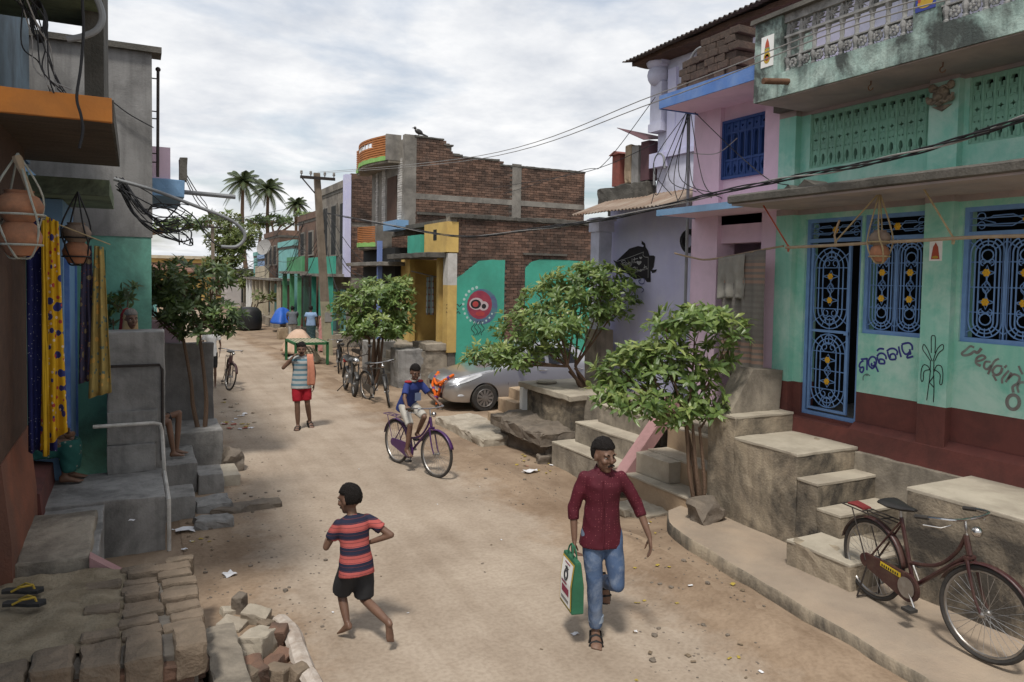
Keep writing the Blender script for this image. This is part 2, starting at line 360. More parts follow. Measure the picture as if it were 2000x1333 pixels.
def sag(a, b, drop, k=14):
    a, b = Vector(a), Vector(b); return [a.lerp(b, i / k) - Vector((0, 0, drop * 4 * (i / k) * (1 - i / k))) for i in range(k + 1)]
# ================================================================ SETTING: ground, lane, pavement
def gz(x, y):
    p = Vector((x, y, 0))
    h = .05 * noise.noise(p * .35) + .02 * noise.noise(p * 1.7) + .008 * noise.noise(p * 5.3)
    lane = max(0, 1 - abs((x + 3.4) / 1.7) ** 4) if abs(x + 3.4) < 1.7 else 0
    h *= (1 - .85 * lane)
    if -2.0 < x < -.9 and y < 4: h += .07 * math.exp(-((x + 1.35) / .35) ** 2) * (0.6 + .6 * noise.noise(p * 1.2))
    if y < 1.2 and x > -2.1: t_ = max(0, min(1, (x + 2.1) / .9)); h += .10 * t_ * t_ * (3 - 2 * t_) * max(0, min(1, (1.2 - y) / 1.0))
    elif x > -.9 and y < 4: h -= .02
    return h
def lane_c(y): return -3.45 + .12 * math.sin(y * .13) + (.0 if y < 30 else (y - 30) * .035)
def frange(a, b, st):
    o = []; x = a
    while x < b - 1e-6: o.append(x); x += st
    return o
def grid(xs, ys, zf):
    vs = [(x, y, zf(x, y)) for y in ys for x in xs]; n = len(xs)
    return vs, [(j * n + i, j * n + i + 1, (j + 1) * n + i + 1, (j + 1) * n + i) for j in range(len(ys) - 1) for i in range(n - 1)]
gx = [-900, -300, -120, -60, -30, -18, -12, -9] + frange(-7.5, 2.6, .13) + [2.6, 4, 6, 9, 14, 22, 40, 90, 300, 900]
gy = [-60, -25, -14] + frange(-9, 16, .14) + frange(16, 40, .5) + [40, 44, 50, 60, 75, 95, 130, 200, 400, 1200]
mb = MB(); mb.add(*grid(gx, gy, gz)); g = mb.build('ground', 'dirt', smooth=True); tag(g, kind='structure')
# the lane: worn pale concrete under dust, edges breaking up
m = bpy.data.materials.new('lane'); m.use_nodes = True; MATS['lane'] = m; t = m.node_tree; b = t.nodes['Principled BSDF']; b.inputs['Roughness'].default_value = .9; b.inputs['Specular IOR Level'].default_value = .15
def tn(k, **kw):
    n = t.nodes.new(k)
    for a, v in kw.items(): setattr(n, a, v)
    return n
co = tn('ShaderNodeTexCoord'); at_ = tn('ShaderNodeAttribute', attribute_name='edge')
na = tn('ShaderNodeTexNoise'); na.inputs['Scale'].default_value = 1.1; na.inputs['Detail'].default_value = 9; na.inputs['Roughness'].default_value = .7; t.links.new(co.outputs['Object'], na.inputs['Vector'])
ad = tn('ShaderNodeMath', operation='ADD'); t.links.new(at_.outputs['Fac'], ad.inputs[0]); t.links.new(na.outputs['Fac'], ad.inputs[1])
rp = tn('ShaderNodeValToRGB'); rp.color_ramp.elements[0].position = .78; rp.color_ramp.elements[1].position = 1.12; t.links.new(ad.outputs[0], rp.inputs[0])
nb = tn('ShaderNodeTexNoise'); nb.inputs['Scale'].default_value = .8; nb.inputs['Detail'].default_value = 8; nb.inputs['Roughness'].default_value = .65; t.links.new(co.outputs['Object'], nb.inputs['Vector'])
rc = tn('ShaderNodeValToRGB'); rc.color_ramp.elements[0].position = .35; rc.color_ramp.elements[0].color = (.30, .24, .185, 1); rc.color_ramp.elements[1].position = .65; rc.color_ramp.elements[1].color = (.41, .34, .27, 1); t.links.new(nb.outputs['Fac'], rc.inputs[0])
rd = tn('ShaderNodeValToRGB'); rd.color_ramp.elements[0].position = .35; rd.color_ramp.elements[0].color = (.20, .14, .095, 1); rd.color_ramp.elements[1].position = .65; rd.color_ramp.elements[1].color = (.345, .26, .185, 1); t.links.new(nb.outputs['Fac'], rd.inputs[0])
mx_ = tn('ShaderNodeMixRGB'); t.links.new(rp.outputs[0], mx_.inputs[0]); t.links.new(rd.outputs[0], mx_.inputs[1]); t.links.new(rc.outputs[0], mx_.inputs[2])
mpt = tn('ShaderNodeMapping'); mpt.inputs['Scale'].default_value = (2.6, .22, 1); mpt.inputs['Rotation'].default_value = (0, 0, .05); t.links.new(co.outputs['Object'], mpt.inputs[0])
ntk = tn('ShaderNodeTexNoise'); ntk.inputs['Scale'].default_value = 1.6; ntk.inputs['Detail'].default_value = 5; t.links.new(mpt.outputs[0], ntk.inputs['Vector'])
rtk = tn('ShaderNodeValToRGB'); rtk.color_ramp.elements[0].position = .36; rtk.color_ramp.elements[0].color = (.74, .70, .66, 1); rtk.color_ramp.elements[1].position = .56; t.links.new(ntk.outputs['Fac'], rtk.inputs[0])
mtk = tn('ShaderNodeMixRGB', blend_type='MULTIPLY'); mtk.inputs[0].default_value = .4; t.links.new(mx_.outputs[0], mtk.inputs[1]); t.links.new(rtk.outputs[0], mtk.inputs[2])
nf = tn('ShaderNodeTexNoise'); nf.inputs['Scale'].default_value = 26; nf.inputs['Detail'].default_value = 6; t.links.new(co.outputs['Object'], nf.inputs['Vector'])
rf = tn('ShaderNodeValToRGB'); rf.color_ramp.elements[0].position = .3; rf.color_ramp.elements[0].color = (.72, .7, .68, 1); rf.color_ramp.elements[1].position = .6; t.links.new(nf.outputs['Fac'], rf.inputs[0])
mm = tn('ShaderNodeMixRGB', blend_type='MULTIPLY'); mm.inputs[0].default_value = .6; t.links.new(mtk.outputs[0], mm.inputs[1]); t.links.new(rf.outputs[0], mm.inputs[2]); t.links.new(mm.outputs[0], b.inputs['Base Color'])
bp = tn('ShaderNodeBump'); bp.inputs['Strength'].default_value = .35; bp.inputs['Distance'].default_value = .02; t.links.new(nf.outputs['Fac'], bp.inputs['Height']); t.links.new(bp.outputs[0], b.inputs['Normal'])
ys = frange(-14, 16, .16) + frange(16, 90, .7); us = [i / 22 for i in range(23)]
vs = []; att = []
for y in ys:
    for u in us:
        x = lane_c(y) + (u - .5) * 4.6; vs.append((x, y, gz(x, y) + .006)); att.append(max(0, 1 - abs(u - .5) * 2) ** .8)
n = len(us); mb = MB(); mb.add(vs, [(j * n + i, j * n + i + 1, (j + 1) * n + i + 1, (j + 1) * n + i) for j in range(len(ys) - 1) for i in range(n - 1)])
me = bpy.data.meshes.new('lane'); me.from_pydata(mb.v, [], mb.f); a = me.attributes.new('edge', 'FLOAT', 'POINT')
a.data.foreach_set('value', att); me.materials.append(m)
for p in me.polygons: p.use_smooth = True
tag(link('lane', me), kind='structure')
# raised pavement strip in front of the mint house
mb = MB()
poly = [(-.05, .75), (-.45, .62), (-.78, .2), (-.95, -.9), (-1.1, -2.1), (-1.22, -3.2), (-1.3, -4.6), (-1.3, -9), (.3, -9), (.3, .75)]
xs_ = 18
def kerb_edge(y):
    ps = [(.75, -.05), (.62, -.45), (.2, -.78), (-.9, -.95), (-2.1, -1.1), (-3.2, -1.22), (-4.6, -1.3), (-9, -1.3)]
    for (a0, b0), (a1, b1) in zip(ps, ps[1:]):
        if a1 <= y <= a0: return b0 + (b1 - b0) * (a0 - y) / (a0 - a1)
    return -1.3
yy = frange(-9, .76, .12); rows = []
for y in yy:
    e_ = kerb_edge(y) + .03 * noise.noise(Vector((0, y * 2.3, 3))) + .015 * noise.noise(Vector((0, y * 9, 3)))
    zt = .215 + .012 * noise.noise(Vector((2, y * 1.5, 0)))
    fr_ = .02 * noise.noise(Vector((9, y * 4, 1)))
    rows.append(([(e_ - .015 + fr_, y, -.1), (e_ - .004 + fr_ * .5, y, zt * .5), (e_, y, zt - .012), (e_ + .012, y, zt)], [(e_ + .012, y, zt)] + [(e_ + .012 + (.28 - e_) * k / 9, y, zt + .007 * noise.noise(Vector((k, y * 3, 1)))) for k in range(1, 10)]))
def sheet(rs):
    nn = len(rs[0]); q_ = MB(); q_.add([p for r_ in rs for p in r_], [(j * nn + i, j * nn + i + 1, (j + 1) * nn + i + 1, (j + 1) * nn + i) for j in range(len(rs) - 1) for i in range(nn - 1)]); return q_
fc_ = sheet([r_[0] for r_ in rows]); fc_.add(rows[-1][0] + [(.3, yy[-1], .2), (.3, yy[-1], -.1)], [(0, 1, 2, 3, 4, 5)])
pm('pavement', (.34, .275, .21), (.25, .20, .155), sc=1.6, bump=.35, dirt=(.42, .32, .23), da=.5, dsc=1.1)
pv = sheet([r_[1] for r_ in rows]).build('pavement', 'pavement', smooth=50); tag(pv, kind='structure')
fc_.build('kerb_face', 'retaining', pv, smooth=50)

# ================================================================ MINT HOUSE
FX = 1.05
house = thing('mint_house', 'mint green house with maroon base, iron grille windows and weathered stone balcony', 'house', (1.6, -1.5, 1.15))
def wall_with_openings(x0, x1, s0, s1, z0, z1, ops):
    "wall slab along y (s=-y) with rectangular openings [(sa,sb,za,zb)]"
    mb = MB(); zs = sorted({z for z in [z0, z1] + [o[2] for o in ops] + [o[3] for o in ops] if z0 <= z <= z1}); ss = sorted({q for q in [s0, s1] + [o[0] for o in ops] + [o[1] for o in ops] if s0 <= q <= s1})
    for za, zb in zip(zs, zs[1:]):
        run = None
        for sa, sb in zip(ss, ss[1:]):
            hole = any(o[0] <= sa + 1e-6 and sb <= o[1] + 1e-6 and o[2] <= za + 1e-6 and zb <= o[3] + 1e-6 for o in ops)
            if hole:
                if run: mb.box(x0, x1, -run[1], -run[0], za, zb); run = None
            else: run = [sa, sb] if run is None else [run[0], sb]
        if run: mb.box(x0, x1, -run[1], -run[0], za, zb)
    return mb
DOOR = (-.02, .76, 1.40, 3.74); W1 = (.79, 1.535, 2.43, 3.74); W2 = (1.89, 3.02, 2.43, 3.74)
lo = [DOOR, W1, W2, (3.4, 4.4, 2.43, 3.74)]
wall_with_openings(FX, FX + .22, -.40, 6, 1.77, 3.80, lo).build('wall', 'mint', house)
wall_with_openings(FX, FX + .22, -.40, 6, 1.12, 1.77, [DOOR]).build('base_band', 'maroon_plaster', house)
mb = MB(); mb.box(FX - .003, FX + .22, -6, .40, 3.80, 3.985); mb.build('lintel_band', 'pinkgrey', house)
J1 = (0.0, 1.55, 4.345, 4.99); J2 = (1.90, 3.45, 4.345, 4.99)
wall_with_openings(FX, FX + .22, -.40, 6, 3.985, 4.99, [J1, J2]).build('upper_wall', 'mint', house)
mb = MB(); mb.box(FX - .003, FX + .22, -6, .40, 4.99, 5.06); mb.build('beam_band', 'pinkgrey', house)
MB().box(FX + .22, 5.5, .30, .40, 1.1, 5.1).build('side_wall', 'mint', house)
MB().box(FX + .225, 5.3, .27, .298, 1.4, 3.85).build('dark_lining', 'interior_shade', house)  # near-black sheet added over the mint wall so the gate opening reads dark
MB().box(5.3, 5.5, -6, .3, 1.1, 5.1).build('rear_wall', 'interior_shade', house)
MB().box(FX + .22, 5.3, -6, .3, 3.85, 3.98).build('ceiling', 'interior_shade', house)
MB().box(FX + .22, 5.3, -6, .3, 1.12, 1.395).build('room_floor', 'concrete_dark', house)
MB().box(FX - .2, 5.5, -6, .4, 5.06, 5.14).build('roof_slab', 'slab_edge', house)
# room partition, its dimness put into the near-black colour
MB().box(2.9, 3.0, -6, .3, 1.4, 3.85).build('partition', 'interior_shade', house)
# pilasters
for i, (sa, sb) in enumerate(((1.55, 1.85), (-.40, -.14), (3.08, 3.36))):
    MB().box(FX - .09, FX, -sb, -sa, 1.77, 3.80).build('pillar', 'mint', house)
    MB().box(FX - .09, FX, -sb, -sa, 1.13, 1.77).build('pillar_base', 'maroon_plaster', house)
    MB().box(FX - .092, FX, -sb, -sa, 3.80, 3.985).build('pillar_head', 'pinkgrey', house)
    MB().box(FX - .09, FX, -sb - .0, -sa, 3.985, 4.99).build('upper_pillar', 'mint', house)
    MB().box(FX - .092, FX, -sb, -sa, 4.99, 5.06).build('pillar_head', 'pinkgrey', house)
# maroon sloping ledge and terrace
mb = MB(); mb.prism([(FX - .12, 1.10), (FX - .10, 1.36), (FX - .02, 1.43), (FX + .005, 1.43), (FX + .005, 1.10)], 'y', -6, -.76); mb.build('ledge', 'maroon_plaster', house)
mb = MB(); mb.prism([(FX - .12, 1.10), (FX - .10, 1.355), (FX + .3, 1.395), (FX + .3, 1.10)], 'y', -.758, .55); mb.build('threshold', 'maroon_plaster', house)
# --- grilles
def grille_panel(mb, fl, s0, s1, z0, z1, x, mirror=False):
    "one tall panel: nested rounded hoops, cross bars, scrolls, flowers and a twisted knot"
    cs = (s0 + s1) / 2; w = (s1 - s0) / 2; r = .0075
    def P(u, v, dx=0): return (x + dx, -(cs + u), v)
    for k, f in enumerate((.97, .70, .46)):
        hw = w * f; top = z1 - w + (w - hw) * .15; bot = z0 + w - (w - hw) * .15
        pts = [P(hw * math.cos(a), top + hw * math.sin(a)) for a in [math.pi * i / 14 for i in range(15)]]
        pts += [P(-hw * math.cos(a), bot - hw * math.sin(a)) for a in [math.pi * i / 14 for i in range(15)]]
        mb.tube(pts, r, 5, closed=True)
    h = z1 - z0; nb_ = max(3, int(h / .22))
    for i in range(1, nb_):
        z = z0 + h * i / nb_; mb.tube([P(-w, z, .006), P(w, z, .006)], .006, 4)
    for e, sg in ((z1 - w, 1), (z0 + w, -1)):
        for a in (35, 62, 90, 118, 145):
            c_, s_ = math.cos(R(a)), math.sin(R(a)); mb.tube([P(w * .46 * c_, e + sg * w * .46 * s_), P(w * 1.02 * c_ * (1.25 if a in (35, 145) else 1), e + sg * w * 1.02 * s_ * (1.25 if a in (35, 145) else 1))], .006, 4)
    mid = (z0 + z1) / 2
    for sg in (1, -1):
        fz = mid + sg * h * .145
        mb.tube([P(0, mid + sg * .05), P(0, fz - sg * .02)], .008, 4)
        mb.tube([P(-w * .46, fz), P(-w * .12, fz + sg * .02), P(0, fz + sg * .07), P(w * .12, fz + sg * .02), P(w * .46, fz)], .006, 4)
        mb.tube([P(-w * .46, fz), P(-w * .12, fz - sg * .02), P(0, fz - sg * .06), P(w * .12, fz - sg * .02), P(w * .46, fz)], .006, 4)
        for sd_ in (1, -1):
            sp = []
            for i in range(16):
                a = -math.pi / 2 + i * .42; rr = w * .21 * (1 - i * .035); sp.append(P(sd_ * (w * .22 + rr * math.cos(a) * .9), fz + sg * (w * .62 + rr * math.sin(a))))
            mb.tube(sp, .006, 4)
        mb.tube([P(.055 * math.cos(a), fz + sg * w * 1.0 + .055 * math.sin(a)) for a in [2 * math.pi * i / 12 for i in range(12)]], .007, 4, closed=True)
        c = P(0, fz, -.012); fb = MB(); fl.append(fb)
        for k in range(6):
            a = math.pi / 3 * k; fb.ell((c[0], c[1] + .024 * math.cos(a), c[2] + .024 * math.sin(a)), (.008, .0155, .0155), 8, 5)
        fb.ell((c[0] - .006, c[1], c[2]), (.008, .014, .014), 8, 5)
    for k in range(5):
        tw = []
        for i in range(9):
            v = i / 8; a = k * 2 * math.pi / 5 + v * 2.6; rr = .034 * math.sin(math.pi * v) + .004; tw.append((x + rr * math.cos(a), -(cs + rr * math.sin(a)), mid - .06 + .12 * v))
        mb.tube(tw, .005, 4)
def transom(mb, fl, s0, s1, z0, z1, x):
    cs = (s0 + s1) / 2; cz = (z0 + z1) / 2; w = (s1 - s0) / 2; h = (z1 - z0) / 2
    P = lambda u, v: (x, -(cs + u), cz + v)
    for v in (-h * .33, h * .33): mb.tube([P(-w, v), P(w, v)], .006, 4)
    for sg in (1, -1):
        mb.tube([P(sg * .03, 0), P(sg * w * .25, h * .55), P(sg * w * .6, h * .5), P(sg * w * .75, h * .1), P(sg * w * .55, -h * .2)], .006, 4)
        mb.tube([P(sg * .03, 0), P(sg * w * .25, -h * .55), P(sg * w * .6, -h * .5), P(sg * w * .98, -h * .3)], .006, 4)
        for q in (1, -1): mb.tube([P(sg * (w * .8 + .045 * math.cos(a) * (1 - i * .04)), q * h * .45 + .045 * math.sin(a) * (1 - i * .04)) for i, a in enumerate([.5 * j for j in range(13)])], .005, 4)
    c = P(0, 0); fb = MB(); fl.append(fb); fb.ell((c[0] - .014, c[1], c[2]), (.008, .016, .016), 8, 5)
    for k in range(6):
        a = math.pi / 3 * k; fb.ell((c[0] - .012, c[1] + .026 * math.cos(a), c[2] + .026 * math.sin(a)), (.008, .017, .017), 8, 5)
def frame(mb, s0, s1, z0, z1, x, w=.045, d=.05):
    for a in ((s0, s0 + w, z0, z1), (s1 - w, s1, z0, z1), (s0 + w, s1 - w, z0, z0 + w), (s0 + w, s1 - w, z1 - w, z1)):
        mb.box(x - d / 2, x + d / 2, -a[1], -a[0], a[2], a[3])
def grille_window(s0, s1, z0, z1, npan, zt):
    x = FX + .05
    f = MB(); frame(f, s0, s1, z0, z1, x); f.box(x - .024, x + .024, -(s1 - .045), -(s0 + .045), zt - .022, zt + .022); w = f.build('grille_window', 'blue_iron', house)
    g_, fl = MB(), []; pw = (s1 - s0 - .09) / npan
    for k in range(npan):
        a = s0 + .045 + pw * k; grille_panel(g_, fl, a + .008, a + pw - .008, z0 + .05, zt - .03, x)
        if k: g_.box(x - .008, x + .008, -a - .006, -a + .006, z0 + .045, zt - .022)
        for dd in (.03, -.03): g_.tube([(x, -(a + (pw if k == 0 else 0) + dd), z0 + .045), (x, -(a + (pw if k == 0 else 0) + dd), zt - .02)], .006, 4)
    transom(g_, fl, s0 + .045, s1 - .045, zt + .022, z1 - .045, x)
    g_.build('bars', 'blue_iron', w); [q_.build('flower', 'yellow_flower', w, smooth=True) for q_ in fl]
grille_window(*W1, 2, 3.48); grille_window(*W2, 3, 3.48)
x = FX + .06
f = MB(); frame(f, DOOR[0], DOOR[1], DOOR[2], DOOR[3], x); f.box(x - .024, x + .024, -.715, -.025, 3.46, 3.505); w = f.build('grille_door', 'blue_iron', house)
g_, fl = MB(), []; transom(g_, fl, .03, .71, 3.505, 3.695, x)
frame(g_, .05, .60, 1.47, 3.44, x - .01, .03, .03); g_.box(x - .02, x, -.57, -.08, 2.40, 2.43)
grille_panel(g_, fl, .085, .565, 2.44, 3.40, x - .01); grille_panel(g_, fl, .085, .565, 1.51, 2.39, x - .01)
g_.box(x - .035, x - .01, -.60, -.545, 2.385, 2.42)
g_.build('gate_leaf', 'blue_iron', w); [q_.build('flower', 'yellow_flower', w, smooth=True) for q_ in fl]
# --- awning slab over the ground floor
mb = MB(); ay = frange(-6, .26, .16) + [.24]; rows = []
for y in ay:
    j = .012 * noise.noise(Vector((0, y * 3, 7))); z = 3.93 + .006 * noise.noise(Vector((1, y * 2, 7)))
    rows.append([(FX, y, 4.02), (.02 + j, y, z + .052), (-.005 + j, y, z + .03), (0 + j, y, z - .035), (.03 + j, y, z - .045), (FX, y, 3.955)])
mb.loft(rows); mb.build('awning', 'slab_edge', house)
MB().box(.05, FX - .001, -5.9, .22, 3.862, 3.884).build('awning_soffit', 'pinkgrey', house)
mb = MB(); mb.prism([(-.62, 3.985), (-.5, 3.985), (-.56, 4.03)], 'x', .1, .35); mb.prism([(-.95, 3.985), (-.7, 3.985), (-.8, 4.06)], 'x', .08, .4); mb.build('cement_lump', 'slab_edge', house)
# --- jali screens with real openings
def jali(s0, s1, z0, z1, x, mat, parent, pitch=.111):
    W_, H_ = s1 - s0, z1 - z0; n = round(W_ / pitch); p = W_ / n; holes = []
    for i in range(n):
        c = p * (i + .5); k = H_
        holes.append([(c - .014, k * .80), (c - .014, k * .86), (c - .036, k * .86)] + circ(c, k * .865, .036, 8, ry=.055, a0=math.pi, a1=0)[1:-1] + [(c + .036, k * .86), (c + .014, k * .86), (c + .014, k * .80)])
        holes.append(star(c, k * .515, .04, .016, 4))
        for d_ in (-.028, .028): holes.append(circ(c + d_, k * .69, .009, 8, ry=.036))
        holes.append(circ(c - .02, k * .335, .012, 6, ry=.014)); holes.append(circ(c + .02, k * .335, .012, 6, ry=.014))
        holes.append([(c - .012, k * .05), (c + .012, k * .05), (c + .013, k * .10), (c + .026, k * .13)] + circ(c, k * .17, .026, 8, ry=.055, a0=0, a1=math.pi) + [(c - .026, k * .13), (c - .013, k * .10)])
    vs, fs = plate([(0, 0), (W_, 0), (W_, H_), (0, H_)], holes, .05, .004)
    mb = MB(); mb.add([(x - v.z, -(s0 + v.x), z0 + v.y) for v in vs], fs)
    r_ = MB()
    for i in range(n + 1):       # raised ribs between the openings
        y = -(s0 + p * i); r_.tube([(x - .027, y, z0 + .02), (x - .03, y, z0 + H_ * .12), (x - .027, y, z0 + H_ * .2), (x - .032, y, z0 + H_ * .42), (x - .027, y, z0 + H_ * .6), (x - .033, y, z0 + H_ * .78), (x - .027, y, z1 - .02)], [.02, .026, .012, .022, .012, .018, .012], 6)
    for i in range(n):
        y = -(s0 + p * (i + .5))
        for q in (.42, .62, .745): r_.tube([(x - .027, y + .04, z0 + H_ * q), (x - .031, y, z0 + H_ * (q + .03)), (x - .027, y - .04, z0 + H_ * q)], .009, 5)
    r_.box(x - .036, x - .02, -s1, -s0, z0, z0 + .022); r_.box(x - .034, x - .02, -s1, -s0, z1 - .05, z1 - .0)
    sc_ = mb.build('jali_screen', mat, parent); r_.build('jali_ribs', mat, sc_)
jali(*J1, FX + .06, 'mint_screen', house); jali(*J2, FX + .06, 'mint_screen', house)
MB().box(FX + .19, FX + .215, -6, .3, 3.99, 4.99).build('jali_backing', 'interior_shade', house)
# --- balcony
BX = .22
mb = MB(); rows = []
for y in frange(-6, .10, .2) + [.10]: rows.append([(BX, y, 5.04), (FX, y, 5.06), (FX, y, 5.30), (BX, y, 5.30)])
mb.loft(rows); mb.build('balcony_base', 'mint_weathered', house)
MB().box(BX + .03, FX, -6, .06, 5.028, 5.042).build('balcony_soffit', 'pinkgrey', house)
for a_ in ((BX, BX + .14, -.29, .10), (BX, BX + .14, -2.10, -1.86), (BX, BX + .14, -3.9, -3.66), (BX + .14, FX, -.04, .10)): MB().box(*a_, 5.30, 5.93).build('balcony_post', 'mint_weathered', house)
mb = MB(); rows = []
for y in frange(-6, .15, .2) + [.15]:
    j = .008 * noise.noise(Vector((5, y * 3, 0))); rows.append([(BX - .04 + j, y, 5.93), (BX + .18, y, 5.93), (BX + .18, y, 5.99), (BX + .1, y, 6.005), (BX - .03 + j, y, 5.985)])
mb.loft(rows); mb.build('coping', 'slab_edge', house)
def balustrade(s0, s1):
    n = round((s1 - s0) / .175); p = (s1 - s0) / n
    rail = MB(); rail.box(BX + .035, BX + .105, -s1, -s0, 5.675, 5.70); rail.box(BX + .03, BX + .11, -s1, -s0, 5.84, 5.93); rail.box(BX + .04, BX + .10, -s1, -s0, 5.455, 5.47); rail.build('balustrade_rail', 'stone_grey', house)
    for i in range(n):
        s = s0 + p * (i + .5)
        b_ = MB(); b_.lathe([(.034, 0), (.034, .03), (.024, .04), (.03, .075), (.042, .11), (.034, .15), (.02, .2), (.026, .25), (.018, .3), (.03, .345), (.034, .376)], (BX + .07, -(s - p * .28), 5.30), 8); b_.build('baluster', 'stone_grey', house, smooth=True)
        for z, r_ in ((5.385, .06),):
            fb = MB(); y = -(s + p * .2)
            for k in range(8):
                a = math.pi / 4 * k + .39; fb.ell((BX + .05, y + .036 * math.cos(a), z + .036 * math.sin(a)), (.016, .021, .021), 6, 4)
                fb.tube([(BX + .07, y + .058 * math.cos(a), z + .058 * math.sin(a)), (BX + .07, y + .075 * math.cos(a), z + .075 * math.sin(a))], .008, 4)
            fb.ell((BX + .04, y, z), (.02, .016, .016), 6, 4); fb.build('flower_block', 'stone_grey', house, smooth=True)
        st = MB(); y = -s; z = 5.77
        for k in range(8):
            a = math.pi / 4 * k; st.add([(BX + .05, y, z), (BX + .055, y + .03 * math.cos(a - .35), z + .028 * math.sin(a - .35)), (BX + .045, y + .082 * math.cos(a), z + .068 * math.sin(a)), (BX + .055, y + .03 * math.cos(a + .35), z + .028 * math.sin(a + .35)), (BX + .095, y, z), (BX + .095, y + .082 * math.cos(a), z + .068 * math.sin(a))], [(0, 1, 2), (0, 2, 3), (4, 5, 1), (4, 3, 5), (1, 5, 2), (2, 5, 3)])
        st.build('star_block', 'stone_grey', house)
        up = MB(); up.prism([(-(s - p * .28) - .03, 5.70), (-(s - p * .28) + .03, 5.70), (-(s - p * .28) + .012, 5.84), (-(s - p * .28) - .012, 5.84)], 'x', BX + .05, BX + .09); up.build('frieze_post', 'stone_grey', house)
balustrade(.30, 1.86); balustrade(2.10, 3.66)
mb = MB(); mb.tube([(BX + .1, -.42, 5.18), (BX - .02, -.40, 5.175), (BX - .32, -.36, 5.15)], [.035, .035, .034], 10); mb.build('drain_pipe', 'rusty', house, smooth=True)
# hooks under the balcony
for s in (1.25, 2.0):
    mb = MB(); mb.tube([(BX + .25, -s, 5.03), (BX + .25, -s, 4.99)] + [(BX + .25, -s + .028 * math.sin(a), 4.962 + .028 * math.cos(a)) for a in [.5 * i for i in range(10)]], .006, 5); mb.build('hook', 'rusty', house)
# lion mask on the upper pillar
mb = MB(); cy, cz, lx = -1.69, 4.85, FX - .09
mb.ell((lx - .03, cy, cz), (.06, .085, .09), 14, 9); mb.ell((lx - .08, cy, cz - .025), (.035, .05, .035), 10, 7)
for sg in (1, -1):
    mb.ell((lx - .07, cy + sg * .038, cz + .04), (.025, .024, .024), 8, 6); mb.ell((lx - .03, cy + sg * .095, cz + .085), (.03, .04, .045), 8, 6); mb.ell((lx - .04, cy + sg * .1, cz - .045), (.035, .045, .035), 8, 6)
    mb.tube([(lx - .07, cy + sg * .015, cz - .06), (lx - .06, cy + sg * .07, cz - .075), (lx - .05, cy + sg * .125, cz - .04), (lx - .05, cy + sg * .13, cz)], .018, 6)
    mb.tube([(lx - .06, cy + sg * .02, cz + .075), (lx - .06, cy + sg * .06, cz + .08), (lx - .05, cy + sg * .085, cz + .055)], .012, 5)
mb.ell((lx - .06, cy, cz - .085), (.04, .03, .025), 8, 6); mb.prism([(cy - .1, cz - .1), (cy + .1, cz - .1), (cy, cz - .155)], 'x', lx - .02, lx)
pm('mask_stone', (.32, .27, .2), (.2, .165, .125), sc=9, bump=.4, dirt=(.06, .05, .045), da=.7, dsc=8)
mb.build('lion_mask', 'mask_stone', house, smooth=True)
# ceramic tiles: white with a painted motif
def motif_tile(name, x, s0, s1, z0, z1, bg, shapes, parent):
    t_ = MB().box(x - .008, x, -s1, -s0, z0, z1).build(name, bg, parent)
    for m_, polys in shapes:
        q = MB()
        for i, poly in enumerate(polys): q.add([(x - .0095 - .0006 * i, -(s0 + (s1 - s0) * a), z0 + (z1 - z0) * b_) for a, b_ in poly], [tuple(range(len(poly)))])
        q.build('motif', m_, t_)
pm('motif_red', (.42, .09, .05), bump=0); pm('motif_gold', (.5, .33, .05), bump=0); pm('motif_green', (.05, .2, .07), bump=0); pm('motif_blue', (.05, .07, .3), bump=0); pm('motif_brown', (.2, .09, .05), bump=0)
motif_tile('picture_tile', BX, .005, .185, 5.41, 5.755, 'white', [('motif_gold', [circ(.5, .3, .28, 14, ry=.2), circ(.5, .5, .2, 12, ry=.1)]), ('motif_red', [[(.3, .62), (.7, .62), (.62, .8), (.5, .92), (.38, .8)], circ(.5, .26, .12, 10, ry=.08)]), ('motif_green', [[(.28, .5), (.72, .5), (.7, .61), (.3, .61)]]), ('white', [circ(.5, .3, .17, 12, ry=.12)])], house)
motif_tile('picture_tile', BX, 1.885, 2.075, 5.46, 5.80, 'motif_blue', [('motif_gold', [circ(.5, .2, .4, 14, ry=.14), circ(.3, .45, .14, 10), circ(.7, .45, .14, 10), circ(.5, .62, .2, 12)]), ('motif_red', [circ(.5, .4, .14, 10), circ(.2, .3, .08, 8), circ(.8, .3, .08, 8)])], house)
motif_tile('picture_tile', FX - .09, 1.62, 1.75, 3.22, 3.42, 'white', [('motif_red', [[(.15, .08), (.85, .08), (.8, .3), (.2, .3)], [(.2, .3), (.3, .7), (.5, .92), (.7, .7), (.8, .3)]]), ('motif_gold', [circ(.5, .5, .16, 12, ry=.22), circ(.5, .18, .26, 12, ry=.07)]), ('motif_brown', [circ(.5, .62, .1, 10, ry=.08)])], house)
